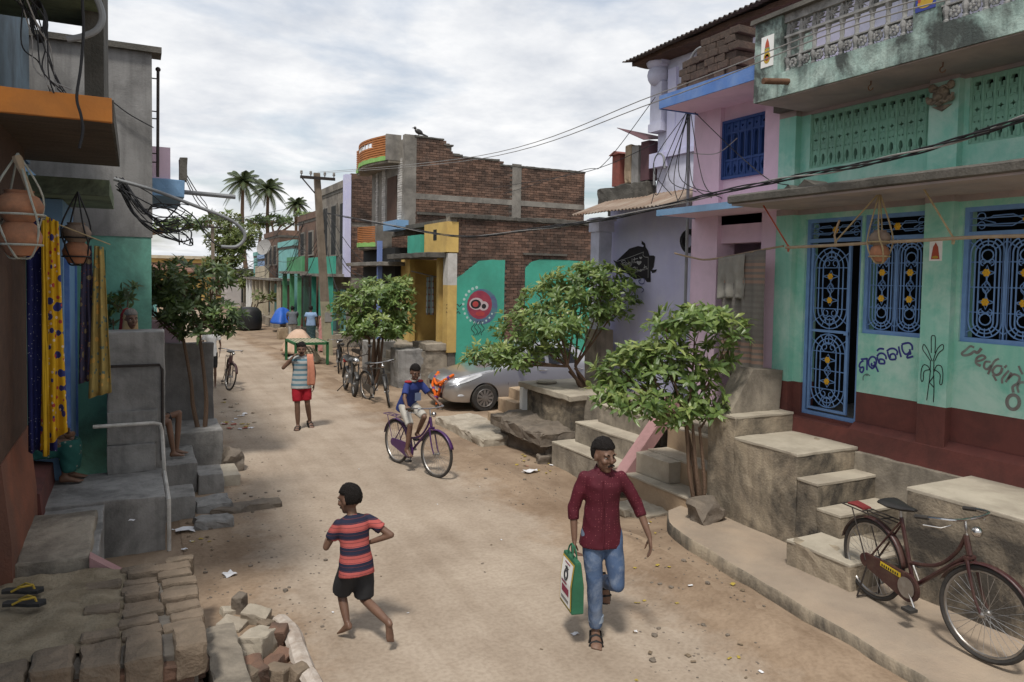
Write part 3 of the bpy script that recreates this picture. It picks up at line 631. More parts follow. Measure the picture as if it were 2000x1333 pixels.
# --- wall paintings: lettering and plant, traced as brush strokes
def stroke_px(mb, pts, w, x, k=4, off=.003):
    ribbon(mb, [onx(a, b_, x) for a, b_ in spline(pts, k)], w, (-1, 0, 0), off)
def zp(z, x0, y0, pts): return [(x0 + a / z, y0 + b_ / z) for a, b_ in pts]
Q = lambda *p: zp(11.107, 1660, 640, p)
mb = MB()
for st in (Q((240, 690), (350, 680), (380, 672)), Q((375, 665), (372, 930)), Q((300, 720), (235, 760), (205, 840), (240, 870), (290, 860), (300, 920), (265, 975), (225, 950), (222, 890)),
           Q((480, 880), (420, 830), (410, 720), (470, 640), (540, 650), (575, 720), (560, 810), (500, 885), (460, 880)), Q((480, 770), (470, 820), (520, 830), (545, 780), (520, 740)), Q((560, 830), (590, 900), (620, 965)),
           Q((590, 630), (640, 570), (720, 565), (780, 620), (785, 690)), Q((590, 640), (620, 720), (650, 780), (760, 785)), Q((640, 690), (700, 690), (750, 720), (755, 785)), Q((640, 690), (640, 760)), Q((590, 510), (650, 460), (745, 470)),
           Q((800, 520), (870, 465), (960, 460), (1030, 520), (1020, 600)), Q((820, 530), (850, 640), (890, 695), (1000, 690)), Q((870, 600), (940, 570), (990, 610), (1000, 690)), Q((870, 600), (880, 660)),
           Q((1060, 410), (1080, 520), (1115, 645)), Q((1125, 370), (1200, 345), (1290, 340), (1350, 400), (1355, 490)), Q((1130, 380), (1140, 480), (1190, 570), (1250, 575), (1300, 520), (1300, 470)), Q((1300, 500), (1320, 570), (1270, 590), (1245, 660), (1380, 625))):
    stroke_px(mb, st, .021, FX)
o_ = mb.build('painted_lettering', pm('paint_violet', (.045, .05, .24), (.035, .04, .19), sc=14, bump=0), house)
mb = MB(); stroke_px(mb, Q((290, 1150), (295, 1060), (370, 1010), (440, 1050)), .012, FX); stroke_px(mb, Q((340, 1030), (400, 1030)), .018, FX); mb.build('painted_mark', pm('paint_grey', (.10, .14, .14), (.13, .22, .2), sc=20, bump=0), house)
Q = lambda *p: zp(7.838, 1870, 650, p)
mb = MB()
for st in (Q((260, 230), (200, 210), (140, 260), (70, 320), (110, 350), (200, 330), (260, 290), (310, 310), (370, 240)), Q((300, 440), (380, 420), (430, 380), (380, 350), (300, 390), (290, 470), (360, 510)), Q((640, 400), (560, 450), (470, 640)), Q((510, 450), (430, 450), (410, 530), (460, 560), (520, 500)),
           Q((690, 520), (600, 510), (540, 590), (590, 650), (660, 620), (690, 540)), Q((760, 500), (720, 540)), Q((540, 640), (600, 740)), Q((790, 580), (690, 700), (690, 780)), Q((830, 610), (740, 760)), Q((770, 720), (860, 640), (950, 680), (930, 770), (850, 830), (860, 920)), Q((940, 920), (920, 830), (960, 770), (1019, 760))):
    stroke_px(mb, st, [.02 + .012 * (i / 40) for i in range(200)][:len(spline(st, 4))], FX)
stroke_px(mb, Q(*[(855 + 95 * math.cos(a), 1065 + 110 * math.sin(a)) for a in [2 * math.pi * i / 16 for i in range(17)]]), .032, FX); stroke_px(mb, Q((1000, 640), (960, 560), (940, 510)), .02, FX)
mb.build('painted_lettering', pm('paint_brown', (.15, .115, .11), (.22, .26, .24), sc=9, bump=0), house)
Q = lambda *p: zp(3.846, 1480, 560, p)
mb = MB()
for st in (Q((1305, 500), (1305, 385), (1320, 370), (1335, 385), (1332, 500)), Q((1300, 560), (1265, 510), (1240, 470), (1250, 435), (1280, 480), (1310, 560)), Q((1330, 560), (1360, 500), (1395, 470), (1390, 435), (1350, 470), (1318, 560)), Q((1300, 640), (1280, 600), (1245, 590), (1228, 640), (1228, 705), (1243, 705), (1250, 640), (1290, 625)),
           Q((1325, 640), (1345, 595), (1380, 600), (1392, 660), (1385, 730), (1368, 730), (1370, 660), (1330, 625)), Q((1298, 560), (1296, 650), (1288, 720), (1270, 855)), Q((1325, 560), (1322, 650), (1325, 760), (1320, 870)), Q((1290, 720), (1325, 670)), Q((1290, 720), (1325, 760))):
    stroke_px(mb, st, .009, FX - .09)
mb.build('painted_plant', 'black_paint', house)

# ================================================================ STEPS AND TERRACE of the mint house (one cast block with parts)
st = thing('entrance_steps', 'stained concrete entrance steps with landing below the blue grille gate', 'steps', (.5, -.4, .2))
mb = MB(); mb.rough_box(0, FX - .1, -.9, .02, -.1, 1.18, bev=.015, jit=.008); mb.build('landing', 'retaining', st)
MB().rough_box(-.004, .93, -.905, .015, 1.155, 1.19, .008, .004).build('landing_top', 'concrete_pale', st)
MB().rough_box(0.004, .90, -1.17, -.9, -.1, .935, .015, .007).build('step', 'retaining', st)
MB().rough_box(0, .88, -1.175, -.905, .915, .945, .006, .003).build('step_top', 'concrete_pale', st)
MB().rough_box(0.006, .90, -1.45, -1.17, -.1, .69, .015, .007).build('step', 'retaining', st)
MB().rough_box(0, .88, -1.455, -1.175, .67, .70, .006, .003).build('step_top', 'concrete_pale', st)
MB().rough_box(-.47, .90, -1.95, -1.22, .15, .455, .02, .012).build('bottom_step', 'retaining', st)
MB().rough_box(-.475, .3, -1.95, -1.225, .435, .465, .008, .004).build('step_top', 'concrete_pale', st)
MB().rough_box(0.01, .95, .02, .46, -.1, 1.40, .015, .008).build('side_step', 'retaining', st)
MB().rough_box(.005, .95, .015, .465, 1.385, 1.415, .006, .004).build('step_top', 'concrete_pale', st)
mb = MB(); mb.prism([(.10, 1.41), (.90, 1.41), (.94, 1.90), (.45, 1.93)], 'y', .2, .5); mb.build('side_parapet', 'concrete', st)
MB().rough_box(.88, FX - .1, -2.2, -.9, -.1, 1.14, .01, .006).build('back_wall', 'concrete', st)
bn = thing('terrace_bench', 'long raised concrete terrace slab behind the parked maroon bicycle', 'terrace', (.5, -3.5, .2))
MB().rough_box(0, FX - .1, -7, -2.14, -.1, 1.15, .015, .008, cut=.4).build('terrace_wall', 'retaining', bn)
MB().rough_box(-.005, FX - .09, -7, -2.135, 1.13, 1.17, .01, .004, cut=.4).build('terrace_top', 'concrete_pale', bn)
# ================================================================ PINK HOUSE
ph = thing('pink_house', 'pink plastered house with blue slab edges and a deep blue lattice window', 'house', (1.3, 1.2, 1.0))
for (sa, sb, z0) in ((-.66, -.41, 1.3), (-2.0, -1.47, 1.0)): MB().box(.98, 1.3, -sb, -sa, z0, 5.40).build('pillar', 'pink', ph)
BW = (-1.47, -.66, 4.38, 5.15)
wall_with_openings(FX, FX + .2, -1.47, -.66, 3.50, 5.40, [(-1.44, -.69, 4.40, 5.13)]).build('front_wall', 'pink', ph)
mb = MB(); frame(mb, -1.47, -.66, 4.37, 5.16, FX - .012, .035, .05); mb.build('window_frame', 'blue_deep', ph)
def blue_lattice(s0, s1, z0, z1, x):
    W_, H_ = s1 - s0, z1 - z0; holes = []; n = 6; p = W_ / n
    for i in range(n):
        c = p * (i + .5)
        holes.append([(c - .038, H_ * .33), (c + .038, H_ * .33)] + circ(c, H_ * .72, .038, 8, ry=.05, a0=0, a1=math.pi))
        holes.append([(c - .012, H_ * .06), (c + .012, H_ * .06), (c + .03, H_ * .15), (c, H_ * .25), (c - .03, H_ * .15)])
        holes.append(circ(c, H_ * .91, .022, 8))
    vs, fs = plate([(0, 0), (W_, 0), (W_, H_), (0, H_)], holes, .045, .004); mb = MB(); mb.add([(x - v.z, -(s0 + v.x), z0 + v.y) for v in vs], fs)
    for i in range(n + 1): mb.tube([(x - .028, -(s0 + p * i), z0), (x - .03, -(s0 + p * i), z0 + H_ * .5), (x - .028, -(s0 + p * i), z1)], [.022, .014, .022], 6)
    for q in (.30, .80): mb.box(x - .042, x - .015, -s1, -s0, z0 + H_ * q - .012, z0 + H_ * q + .012)
    for i in range(n):
        for dd in (-.012, .012): mb.tube([(x + .005, -(s0 + p * (i + .5) + dd), z0 + H_ * .3), (x + .005, -(s0 + p * (i + .5) + dd), z0 + H_ * .76)], .005, 4)
    return mb
blue_lattice(-1.44, -.69, 4.40, 5.13, FX + .03).build('lattice_window', 'blue_deep', ph)
MB().box(FX + .14, FX + .19, .69, 1.44, 4.40, 5.13).build('window_backing', 'interior_shade', ph)
MB().box(1.3, 5, 1.94, 2.0, 1.0, 5.4).build('side_wall', 'pink', ph)
MB().box(2.25, 2.4, .41, 1.94, 1.0, 3.9).build('porch_wall', 'pink', ph)
MB().box(FX, 2.25, .41, 1.94, 3.75, 3.95).build('porch_ceiling', 'pink', ph)
MB().box(2.2, 2.249, .55, 1.35, 1.05, 3.0).build('door', 'blue_deep', ph)
MB().box(.6, 2.4, .41, 2.0, .9, 1.05).build('porch_floor', 'concrete', ph)
rows = []; mb = MB()
for y in frange(.08, 1.92, .15) + [1.92]: rows.append([(.30, y, 5.345), (3.2, y, 5.37), (3.2, y, 5.53), (.30, y, 5.50)])
mb.loft(rows); mb.build('roof_slab', 'pink', ph)
mb = MB(); mb.box(.282, .30, .075, 1.925, 5.335, 5.512); mb.box(.30, 3.0, 1.925, 1.943, 5.335, 5.512); mb.build('slab_edge', 'blue_trim', ph)
MB().box(.31, FX, .18, 1.93, 3.875, 3.94).build('awning', 'pink', ph)
mb = MB(); mb.box(.29, .31, .175, 1.935, 3.868, 3.952); mb.box(.31, 1.0, 1.93, 1.948, 3.868, 3.952); mb.build('awning_edge', 'blue_pale', ph)
mb = MB(); mb.lathe([(.001, 0), (.09, 0), (.1, .02), (.1, .36), (.09, .38), (.001, .38)], (1.9, 1.15, 2.75), 12); mb.build('water_filter', 'black_paint', ph, smooth=True)
# bricks stacked on the pink roof
for cyk in range(7):
    for k in range(6 - (cyk > 4) * 2):
        y = .78 + k * .185 + (cyk % 2) * .07; x0 = .62 + U(-.02, .02)
        mb = MB(); mb.rough_box(x0, x0 + U(.3, .4), y, y + .175, 5.53 + cyk * .098, 5.53 + cyk * .098 + .092, .008, .006)
        one('roof_brick', mb, pm('brick_black', (.12, .08, .06), (.06, .045, .038), sc=5, bump=.5, dirt=(.03, .027, .024), da=.7, dsc=3), 'weathered dark brick stacked on the roof of the pink house', 'brick', 'bricks stacked on the pink roof')
# conduit mast with bent top
mb = MB(); mb.tube([(.95, 2.06, 1.6), (.95, 2.06, 3.9), (.93, 2.08, 5.9)] + [(.93, 2.08 - .22 + .22 * math.cos(a), 6.05 + .2 * math.sin(a)) for a in [i * .3 for i in range(10)]] + [(.93, 1.63, 5.98)], .022, 8)
cm = one('conduit_mast', mb, 'pvc_grey', 'grey wiring mast with hooked top rising beside the pink pillar', 'mast', smooth=True)

# ================================================================ LAVENDER HOUSE
lh = thing('lavender_house', 'lavender house with rusty tin porch roof and tall whitewashed upper room', 'house', (2.6, 3.6, .9))
MB().box(1.9, 2.1, 2.0, 5.4, 1.0, 4.45).build('porch_wall', 'lavender', lh)
MB().box(2.1, 6, 5.2, 5.4, 0, 4.6).build('side_wall', 'lavender', lh)
mb = MB(); mb.box(1.47, 1.75, 5.12, 5.40, 2.05, 3.86); mb.build('corner_pillar', 'lavender_white', lh)
mb = MB(); mb.box(1.44, 1.78, 5.09, 5.43, 3.86, 4.12); mb.box(1.41, 1.81, 5.06, 5.46, 4.06, 4.10); mb.build('pillar_cap', 'lavender_white', lh)
MB().rough_box(1.42, 1.80, 5.07, 5.45, -.1, 2.05, .02, .01).build('pillar_base', 'concrete', lh)
MB().box(1.86, 1.899, 2.12, 2.55, 1.05, 3.3).build('door', pm('blue_door', (.06, .17, .42), (.045, .13, .33), sc=3, bump=.1), lh)
MB().rough_box(.55, 1.9, 2.02, 4.15, -.1, 1.03, .015, .01).build('porch_floor', 'concrete', lh)
# tin porch roof, corrugated
def corrugated(name, p00, p10, p01, p11, n, amp, mat, parent, along=True, th=.006):
    "sheet between four corners; waves run across u"
    p00, p10, p01, p11 = map(Vector, (p00, p10, p01, p11)); mb = MB(); k = n * 6; vs = []
    nrm = (p10 - p00).cross(p01 - p00).normalized()
    for j in (0, 1, 2, 3):
        for i in range(k + 1):
            u = i / k; v = j / 3; p = p00.lerp(p10, u).lerp(p01.lerp(p11, u), v); vs.append(p + nrm * (amp * math.sin(2 * math.pi * i / 6) + .012 * noise.noise(Vector((u * 4, v * 3, 2)))))
    w = k + 1; fs = [(j * w + i, j * w + i + 1, (j + 1) * w + i + 1, (j + 1) * w + i) for j in range(3) for i in range(k)]
    mb.add(vs, fs); o = mb.build(name, mat, parent, smooth=True); md = o.modifiers.new('t', 'SOLIDIFY'); md.thickness = th; return o
corrugated('tin_roof', (1.0, 2.0, 4.12), (1.0, 5.35, 4.15), (2.5, 2.0, 4.72), (2.5, 5.35, 4.72), 34, .014, 'tin', lh)
MB().rough_box(1.75, 1.95, 4.1, 5.65, 4.42, 4.70, .02, .02).build('parapet', 'slab_edge', lh)
MB().rough_box(1.95, 5, 5.45, 5.65, 4.3, 4.70, .02, .02).build('parapet', 'slab_edge', lh)
MB().box(2.0, 5.5, 5.2, 5.64, 4.2, 4.42).build('roof_slab', 'slab_edge', lh)
# upper room
MB().box(1.85, 5, -.5, 3.95, 4.3, 6.75).build('upper_wall', 'lavender_white', lh)
mb = MB(); mb.box(1.72, 2.0, 3.72, 4.02, 5.62, 6.32); mb.ell((1.80, 3.9, 6.45), (.2, .2, .2), 12, 8); mb.ell((1.80, 3.9, 6.66), (.22, .22, .14), 12, 8); mb.box(1.68, 2.0, 3.68, 4.06, 6.60, 6.80); mb.box(1.7, 2.0, 3.7, 4.04, 5.5, 5.64); mb.build('upper_pilaster', 'lavender_white', lh, smooth=30)
mb = MB(); mb.box(1.79, 1.86, 2.1, 3.7, 5.05, 5.14); mb.box(1.80, 1.86, 3.45, 3.66, 5.14, 6.5); mb.box(1.81, 1.86, 2.2, 3.45, 5.14, 6.1); mb.box(1.74, 1.86, 3.66, 4.04, 4.9, 5.14); mb.build('upper_moulding', 'lavender', lh)
corrugated('top_roof', (1.35, 4.35, 6.72), (1.35, -1.6, 6.82), (4.6, 4.35, 7.35), (4.6, -1.6, 7.45), 58, .018, 'tin_dark', lh)
mb = MB(); mb.rough_box(1.5, 1.9, .3, 4.3, 6.66, 6.74, .01, .02); mb.build('roof_beam', 'wood_dark', lh)
# boxes and stacks on the side parapet
mb = MB(); mb.box(1.75, 1.98, 4.92, 5.16, 4.70, 5.27); mb.prism([(4.86, 5.27), (5.22, 5.27), (5.04, 5.34)], 'x', 1.7, 2.03); one('terracotta_box', mb, pm('terracotta', (.27, .085, .065), (.2, .065, .05), sc=4, dirt=(.08, .05, .045), da=.5, dsc=4), 'small terracotta red vent box with pitched cap on the lavender house parapet', 'vent')
mb = MB(); mb.rough_box(1.78, 1.98, 4.62, 4.82, 4.7, 5.4, .03, .02); one('parapet_post', mb, 'wood_pole', 'short weathered brown post standing beside the terracotta vent box', 'post')
mb = MB(); mb.box(1.78, 2.0, 4.40, 4.6, 4.7, 5.36); one('parapet_block', mb, 'concrete_dark', 'grey concrete block standing on the lavender house parapet', 'block')
mb = MB(); mb.box(1.78, 2.0, 4.1, 4.33, 4.72, 5.4); mb.add([(1.55, 4.75, 5.70), (2.1, 4.62, 5.62), (2.1, 4.0, 5.45), (1.6, 4.02, 5.38), (1.55, 4.75, 5.69), (2.1, 4.62, 5.61), (2.1, 4.0, 5.44), (1.6, 4.02, 5.37)], [(0, 1, 2, 3), (7, 6, 5, 4), (0, 4, 5, 1), (1, 5, 6, 2), (2, 6, 7, 3), (3, 7, 4, 0)]); one('vent_box', mb, pm('maroon_box', (.12, .06, .07), (.09, .05, .055), sc=4), 'dark maroon vent box under a tilted metal sheet', 'vent')
mb = MB(); mb.tube([(1.75, 3.9, 4.6), (1.75, 3.9, 4.9)] + [(1.75, 3.9 - .13 + .13 * math.cos(a) + .0, 4.98 + .14 * math.sin(a)) for a in [i * .3 for i in range(10)]] + [(1.75, 3.62, 4.85)], .018, 7); one('wall_conduit', mb, 'pvc_grey', 'short hooked grey pipe at the foot of the whitewashed upper room', 'pipe', smooth=True)
# painted name board
sx = 1.895
def on_sign(pts, z=8.883, x0=1180, y0=450): return [onx(x0 + a / z, y0 + b_ / z, sx) for a, b_ in pts]
sg_ = MB(); ol = [(160, 520), (210, 540), (430, 430), (405, 380), (440, 320), (430, 370), (470, 400), (500, 320), (590, 275), (670, 310), (690, 270), (650, 240), (655, 180), (710, 230), (725, 300), (760, 350), (740, 400), (790, 440), (860, 440), (885, 460), (850, 470), (870, 560), (860, 640), (830, 690), (870, 710), (920, 680), (890, 730), (840, 745), (808, 700), (808, 900), (745, 900), (690, 830), (600, 800), (530, 850), (440, 760), (330, 680), (220, 620)]
pts = on_sign(ol); vs = [(p.x - .004, p.y, p.z) for p in pts]
bmx = bmesh.new(); f_ = bmx.faces.new([bmx.verts.new(v) for v in vs]); bmesh.ops.triangulate(bmx, faces=[f_]); bmx.verts.index_update(); sg_.add([v.co for v in bmx.verts], [[v.index for v in f.verts] for f in bmx.faces]); bmx.free()
sgo = sg_.build('painted_board', 'black_paint', lh)
mb = MB()
for st_ in ([(215, 548), (450, 470), (690, 378)], [(690, 378), (680, 430), (710, 465), (770, 470)], [(770, 470), (768, 830)]): ribbon(mb, [p + Vector((-.005, 0, 0)) for p in on_sign(spline(st_, 4))], .008, (-1, 0, 0))
LET = [[(310, 540), (330, 620)], [(300, 545), (360, 520), (370, 560), (325, 575), (390, 625)], [(400, 560), (375, 585), (385, 610), (415, 570), (420, 605)], [(430, 560), (435, 605)], [(430, 575), (455, 555), (465, 600)], [(490, 490), (480, 600), (440, 630)], [(505, 530), (510, 575)], [(530, 470), (535, 560), (560, 550)], [(510, 510), (590, 490)],
       [(490, 660), (500, 750)], [(480, 670), (540, 640), (545, 680), (505, 700), (555, 710), (540, 745), (500, 752)], [(575, 640), (580, 725)], [(580, 700), (600, 690), (610, 722)], [(640, 680), (620, 700), (640, 712), (650, 680), (655, 708)], [(665, 680), (668, 705)], [(665, 685), (690, 675), (695, 700)], [(705, 600), (715, 690)], [(690, 650), (740, 630)], [(735, 640), (742, 680)], [(755, 655), (760, 680)]]
for st_ in LET: ribbon(mb, [p + Vector((-.005, 0, 0)) for p in on_sign(spline(st_, 4))], .013, (-1, 0, 0))
for cx_, cy_, r_ in ((610, 565, 45), (640, 480, 26)):
    hp = [(cx_ + r_ * 1.0 * math.sin(a) ** 3, cy_ - r_ * (.8 * math.cos(a) - .31 * math.cos(2 * a) - .12 * math.cos(3 * a))) for a in [2 * math.pi * i / 20 for i in range(20)]]
    pp = [p + Vector((-.0075, 0, 0)) for p in on_sign(hp)]; mb.add(pp, [tuple(range(20))])
mb.build('painted_lettering', pm('paint_silver', (.42, .41, .40), (.34, .33, .32), sc=20, bump=0), sgo)
mb = MB()
for st_ in ([(540, 850), (600, 805), (690, 840), (690, 920), (630, 930), (600, 880), (640, 860)], [(560, 990), (650, 1000), (690, 1040), (650, 1080)]): ribbon(mb, on_sign(spline(st_, 4)), .016, (-1, 0, 0))
mb.build('painted_scroll', 'paint_violet', lh)
# coil of cable on the wall
mb = MB()
for k in range(9):
    r_ = .13 + .018 * (k % 4); mb.tube([(1.84 - .008 * k, 3.02 + r_ * math.cos(a) + .01 * math.sin(3 * a + k), 3.62 + r_ * math.sin(a)) for a in [2 * math.pi * i / 20 for i in range(20)]], .012, 5, closed=True)
one('cable_coil', mb, 'wire', 'black cable coil hung on the lavender porch wall above the name board', 'cable', smooth=True)

# ================================================================ STAIRS between pink and lavender houses
fs_ = thing('porch_stairs', 'pale worn concrete stairs with three treads below the lavender porch', 'steps', (.2, 2.9, 0))
for i, (x0, z) in enumerate(((-.22, .38), (.12, .70), (.45, 1.0))):
    MB().rough_box(x0, 1.2, 2.05, 3.80 - .15 * i, -.1, z - .02, .015, .008).build('step', 'concrete', fs_)
    MB().rough_box(x0 - .006, x0 + .5, 2.05, 3.805 - .15 * i, z - .03, z, .008, .004).build('step_top', 'concrete_pale', fs_)
f2 = thing('pink_house_stairs', 'orange tinged concrete stairs behind the leaning tree trunk at the pink house', 'steps', (.2, 1.1, 0))
pm('concrete_orange', (.44, .33, .22), (.34, .25, .17), sc=2, bump=.2, dirt=(.15, .1, .07), da=.5, dsc=1.8)
for i, (x0, z) in enumerate(((-.18, .34), (.18, .64), (.5, .95))):
    MB().rough_box(x0, 1.3, .50, 1.84, -.1, z - .02, .012, .006).build('step', 'concrete_orange', f2)
    MB().rough_box(x0 - .006, x0 + .5, .498, 1.845, z - .03, z, .008, .004).build('step_top', 'concrete_pale', f2)
MB().rough_box(-.02, .2, 1.15, 1.845, .34, .62, .01, .006).build('step_block', 'concrete_pale', f2)
mb = MB(); mb.prism([(-.30, .22), (-.16, .16), (.75, 1.18), (.75, 1.34), (.66, 1.34)], 'y', 1.84, 2.06); rp_ = one('stair_ramp', mb, pm('pink_ramp', (.43, .25, .25), (.35, .2, .2), sc=3, bump=.15, dirt=(.2, .12, .11), da=.4, dsc=3), 'sloping pink painted stair rail slab between the two stairs', 'rail')
# planter platform with the tree, slab and rough stones before it
pl = thing('tree_planter', 'mossy concrete planter platform holding the leaning tree by the silver car', 'planter', (1.0, 4.9, 0))
MB().rough_box(.30, 1.45, 4.05, 5.75, -.1, .98, .02, .015).build('planter_wall', 'retaining', pl)
MB().rough_box(.22, 1.45, 4.0, 5.85, .95, 1.05, .015, .01).build('planter_top', 'concrete_pale', pl)
MB().box(.20, .30, 5.62, 5.74, .35, .96).build('planter_post', 'white', pl)
mb = MB(); mb.lathe([(.001, 0), (.17, 0), (.2, .025), (.17, .05), (.001, .05)], (.6, 5.45, 1.05), 16); one('stone_disc', mb, 'concrete_pale', 'pale round stone disc lying on the planter platform edge', 'stone')
mb = MB(); mb.rough_box(-.42, .28, 3.85, 5.7, .30, .52, .03, .04); mb.rough_box(-.25, .28, 3.9, 5.6, -.1, .33, .03, .04); one('rock_ledge', mb, 'stone', 'thick mossy rock ledge jutting out below the planter platform', 'ledge')
mb = MB(); mb.rough_box(-.75, .1, 5.3, 7.6, -.12, .16, .03, .03); one('stone_slab', mb, 'stone_pale', 'broad flat pale slab lying on the dirt before the silver car', 'slab')
for i, (x, y, z, h) in enumerate(((.02, 6.35, 0, .36), (.22, 6.3, 0, .62), (.42, 6.25, 0, .82))):
    mb = MB(); mb.rough_box(x, x + .35, y - .35, y + .4, -.1, h, .02, .01); one('terracotta_step', mb, 'concrete_orange', ['low', 'middle', 'high'][i] + ' brown step block of the short stair beside the silver car', 'step')
for i, (px, py, z, r_) in enumerate(((1068, 838, .15, (.3, .22, .24)), (1095, 890, .05, (.26, .2, .14)), (1150, 905, .0, (.24, .2, .1)), (1060, 905, 0, (.13, .1, .1)), (1100, 862, .02, (.16, .12, .14)))):
    p = onz(px, py, z); mb = MB(); mb.rock((p.x, p.y, r_[2] * .5), r_, 3, .28); one('rough_stone', mb, 'stone', ['big brown boulder under the rock ledge', 'flat brown stone at the foot of the pale stairs', 'low flat stone beside the maroon shirted man', 'small grey stone in the litter by the stairs', 'upright brown stone between ledge and pale stairs'][i], 'stone', smooth=30)
for i, (px, py, r_) in enumerate(((1195, 918, (.28, .2)), (1235, 925, (.24, .18)), (1240, 990, (.3, .2)), (1270, 1000, (.26, .18)), (1165, 912, (.15, .12)))):
    p = onz(px, py, .03); mb = MB(); mb.rough_box(p.x - r_[0], p.x + r_[0], p.y - r_[1], p.y + r_[1], -.04, .075, .02, .02); one('flag_stone', mb, 'stone_pale', ['flat flagstone before the pale stairs', 'flat flagstone touching the first flagstone by the stairs', 'flat flagstone under the swinging hand of the walking man', 'flat flagstone at the foot of the orange tinged stairs', 'tiny flagstone tucked against the pale stairs'][i], 'stone')
mb = MB(); mb.rock((-.27, .16, .30), (.2, .17, .15), 3, .3); one('rough_stone', mb, 'stone', 'squat dark stone block at the foot of the leaning tree by the pavement', 'stone', smooth=30)

# ================================================================ BRICK HOUSE
bh = thing('brick_house', 'two storey raw brick house with orange balconies and teal painted side wall', 'house', (4, 15, 0))
def bricks(mb, a0, a1, z0, z1, face, axis, skip=None, bw=.235, bhh=.082, dep=.03, jit=.006):
    "running bond of separate bricks standing proud of the mortar; axis 'x': wall runs along x facing -y at y=face; 'y': runs along y facing -x at x=face"
    r = 0; z = z0
    while z < z1 - .02:
        a = a0 - (bw / 2 if r % 2 else 0)
        while a < a1:
            u0, u1 = max(a, a0) + .006, min(a + bw, a1) - .006
            if u1 - u0 > .05 and not (skip and skip((u0 + u1) / 2, z + bhh / 2)):
                d = dep + U(-jit, jit); zt = min(z + bhh - .012, z1)
                if axis == 'x': mb.box(u0, u1, face - d, face + .02, z + U(-.003, .003), zt + U(-.003, .003))
                else: mb.box(face - d, face + .02, u0, u1, z + U(-.003, .003), zt + U(-.003, .003))
            a += bw
        z += bhh; r += 1
    return mb
def stuff(o): o['kind'] = 'stuff'; return o
def ztop(x):
    if x < 2.9: return 7.5
    if x < 3.5: return 7.5 - (x - 2.9) * .9
    if x < 5.1: return 6.98
    return 6.84
YU, YL = 16.6, 12.5
mb = MB()
for x0, x1 in ((1.6, 2.9), (2.9, 3.2), (3.2, 3.5), (3.5, 5.1), (5.1, 8.4)): mb.box(x0, x1, YU, YU + .25, 4.3, ztop((x0 + x1) / 2) - .03)
mb.box(8.15, 8.4, YU + .25, 24, 4.3, 6.8); mb.build('upper_wall', 'mortar', bh)
stuff(bricks(MB(), 1.95, 8.4, 4.5, 7.5, YU, 'x', skip=lambda x, z: z > ztop(x) - .06 or 5.48 < z < 5.66 or (5.45 < x < 5.8)).build('brick_courses', 'brick_wall', bh))
mb = MB(); mb.box(1.58, 1.97, YU - .035, YU + .2, 4.3, 7.52); mb.box(1.97, 8.4, YU - .04, YU, 5.48, 5.66); mb.box(5.45, 5.8, YU - .042, YU, 4.5, 6.9); mb.build('cement_frame', 'cement_band', bh)
mb = MB()
for k in range(20):
    x0 = 1.9 + k * .34; z = ztop(x0 + .17); mb.rough_box(x0, min(x0 + .34, 8.42), YU - .05, YU + .28, z - .05, z + U(0, .03), .01, .01)
stuff(mb.build('coping', 'slab_edge', bh))
mb = MB(); mb.box(2.0, 5.4, YU - .10, YU, 4.98, 5.06); mb.build('ledge', 'slab_edge', bh)
# lower wall
MB().box(1.5, 8.4, YL, YL + .25, 0, 4.62).build('lower_wall', 'mortar', bh)
def edgeL(x): return 2.95 + .52 * max(0, min(1, (x - 1.75) / .7)) + .05 * noise.noise(Vector((x * 4, 0, 0)))
def in_mint(x, z): return (1.5 < x < 3.15 and z < edgeL(x) - .02) or (x > 3.85 and z < 3.46)
stuff(bricks(MB(), 1.72, 8.4, .5, 4.55, YL, 'x', skip=in_mint).build('brick_courses', 'brick_wall', bh))
pts = [(1.72, .05)] + [(3.18 + .02 * noise.noise(Vector((0, z * 5, 0))), z) for z in (.05, .8, 1.6, 2.4, 3.0, 3.48)] + [(x, edgeL(x)) for x in (3.0, 2.8, 2.6, 2.4, 2.25, 2.1, 2.0, 1.9, 1.8, 1.72)]
MB().prism(pts, 'y', YL - .036, YL).build('teal_plaster', 'mint_teal', bh)
pts = [(3.85 + .03 * noise.noise(Vector((0, z * 5, 0))), z) for z in (3.25, 2.4, 1.6, .8, .05)] + [(8.4, .05), (8.4, 3.5), (7, 3.52), (6, 3.5), (5, 3.53), (4.3, 3.52), (4.05, 3.45)]
MB().prism(pts, 'y', YL - .036, YL).build('teal_plaster', 'mint_teal', bh)
mb = MB()
for k in range(21):
    x0 = 1.5 + k * .33; mb.rough_box(x0, x0 + .34, YL - .12, YL + .3, 4.58 + U(-.01, .01), 4.70 + U(-.01, .02), .015, .012)
stuff(mb.build('coping', 'slab_edge', bh))
mb = MB(); mb.box(3.75, 5.2, YL - .09, YL, 3.64, 3.70); mb.build('ledge', 'slab_edge', bh)
MB().box(1.5, 8.4, YL + .25, YU, 4.45, 4.58).build('roof_slab', 'slab_edge', bh)
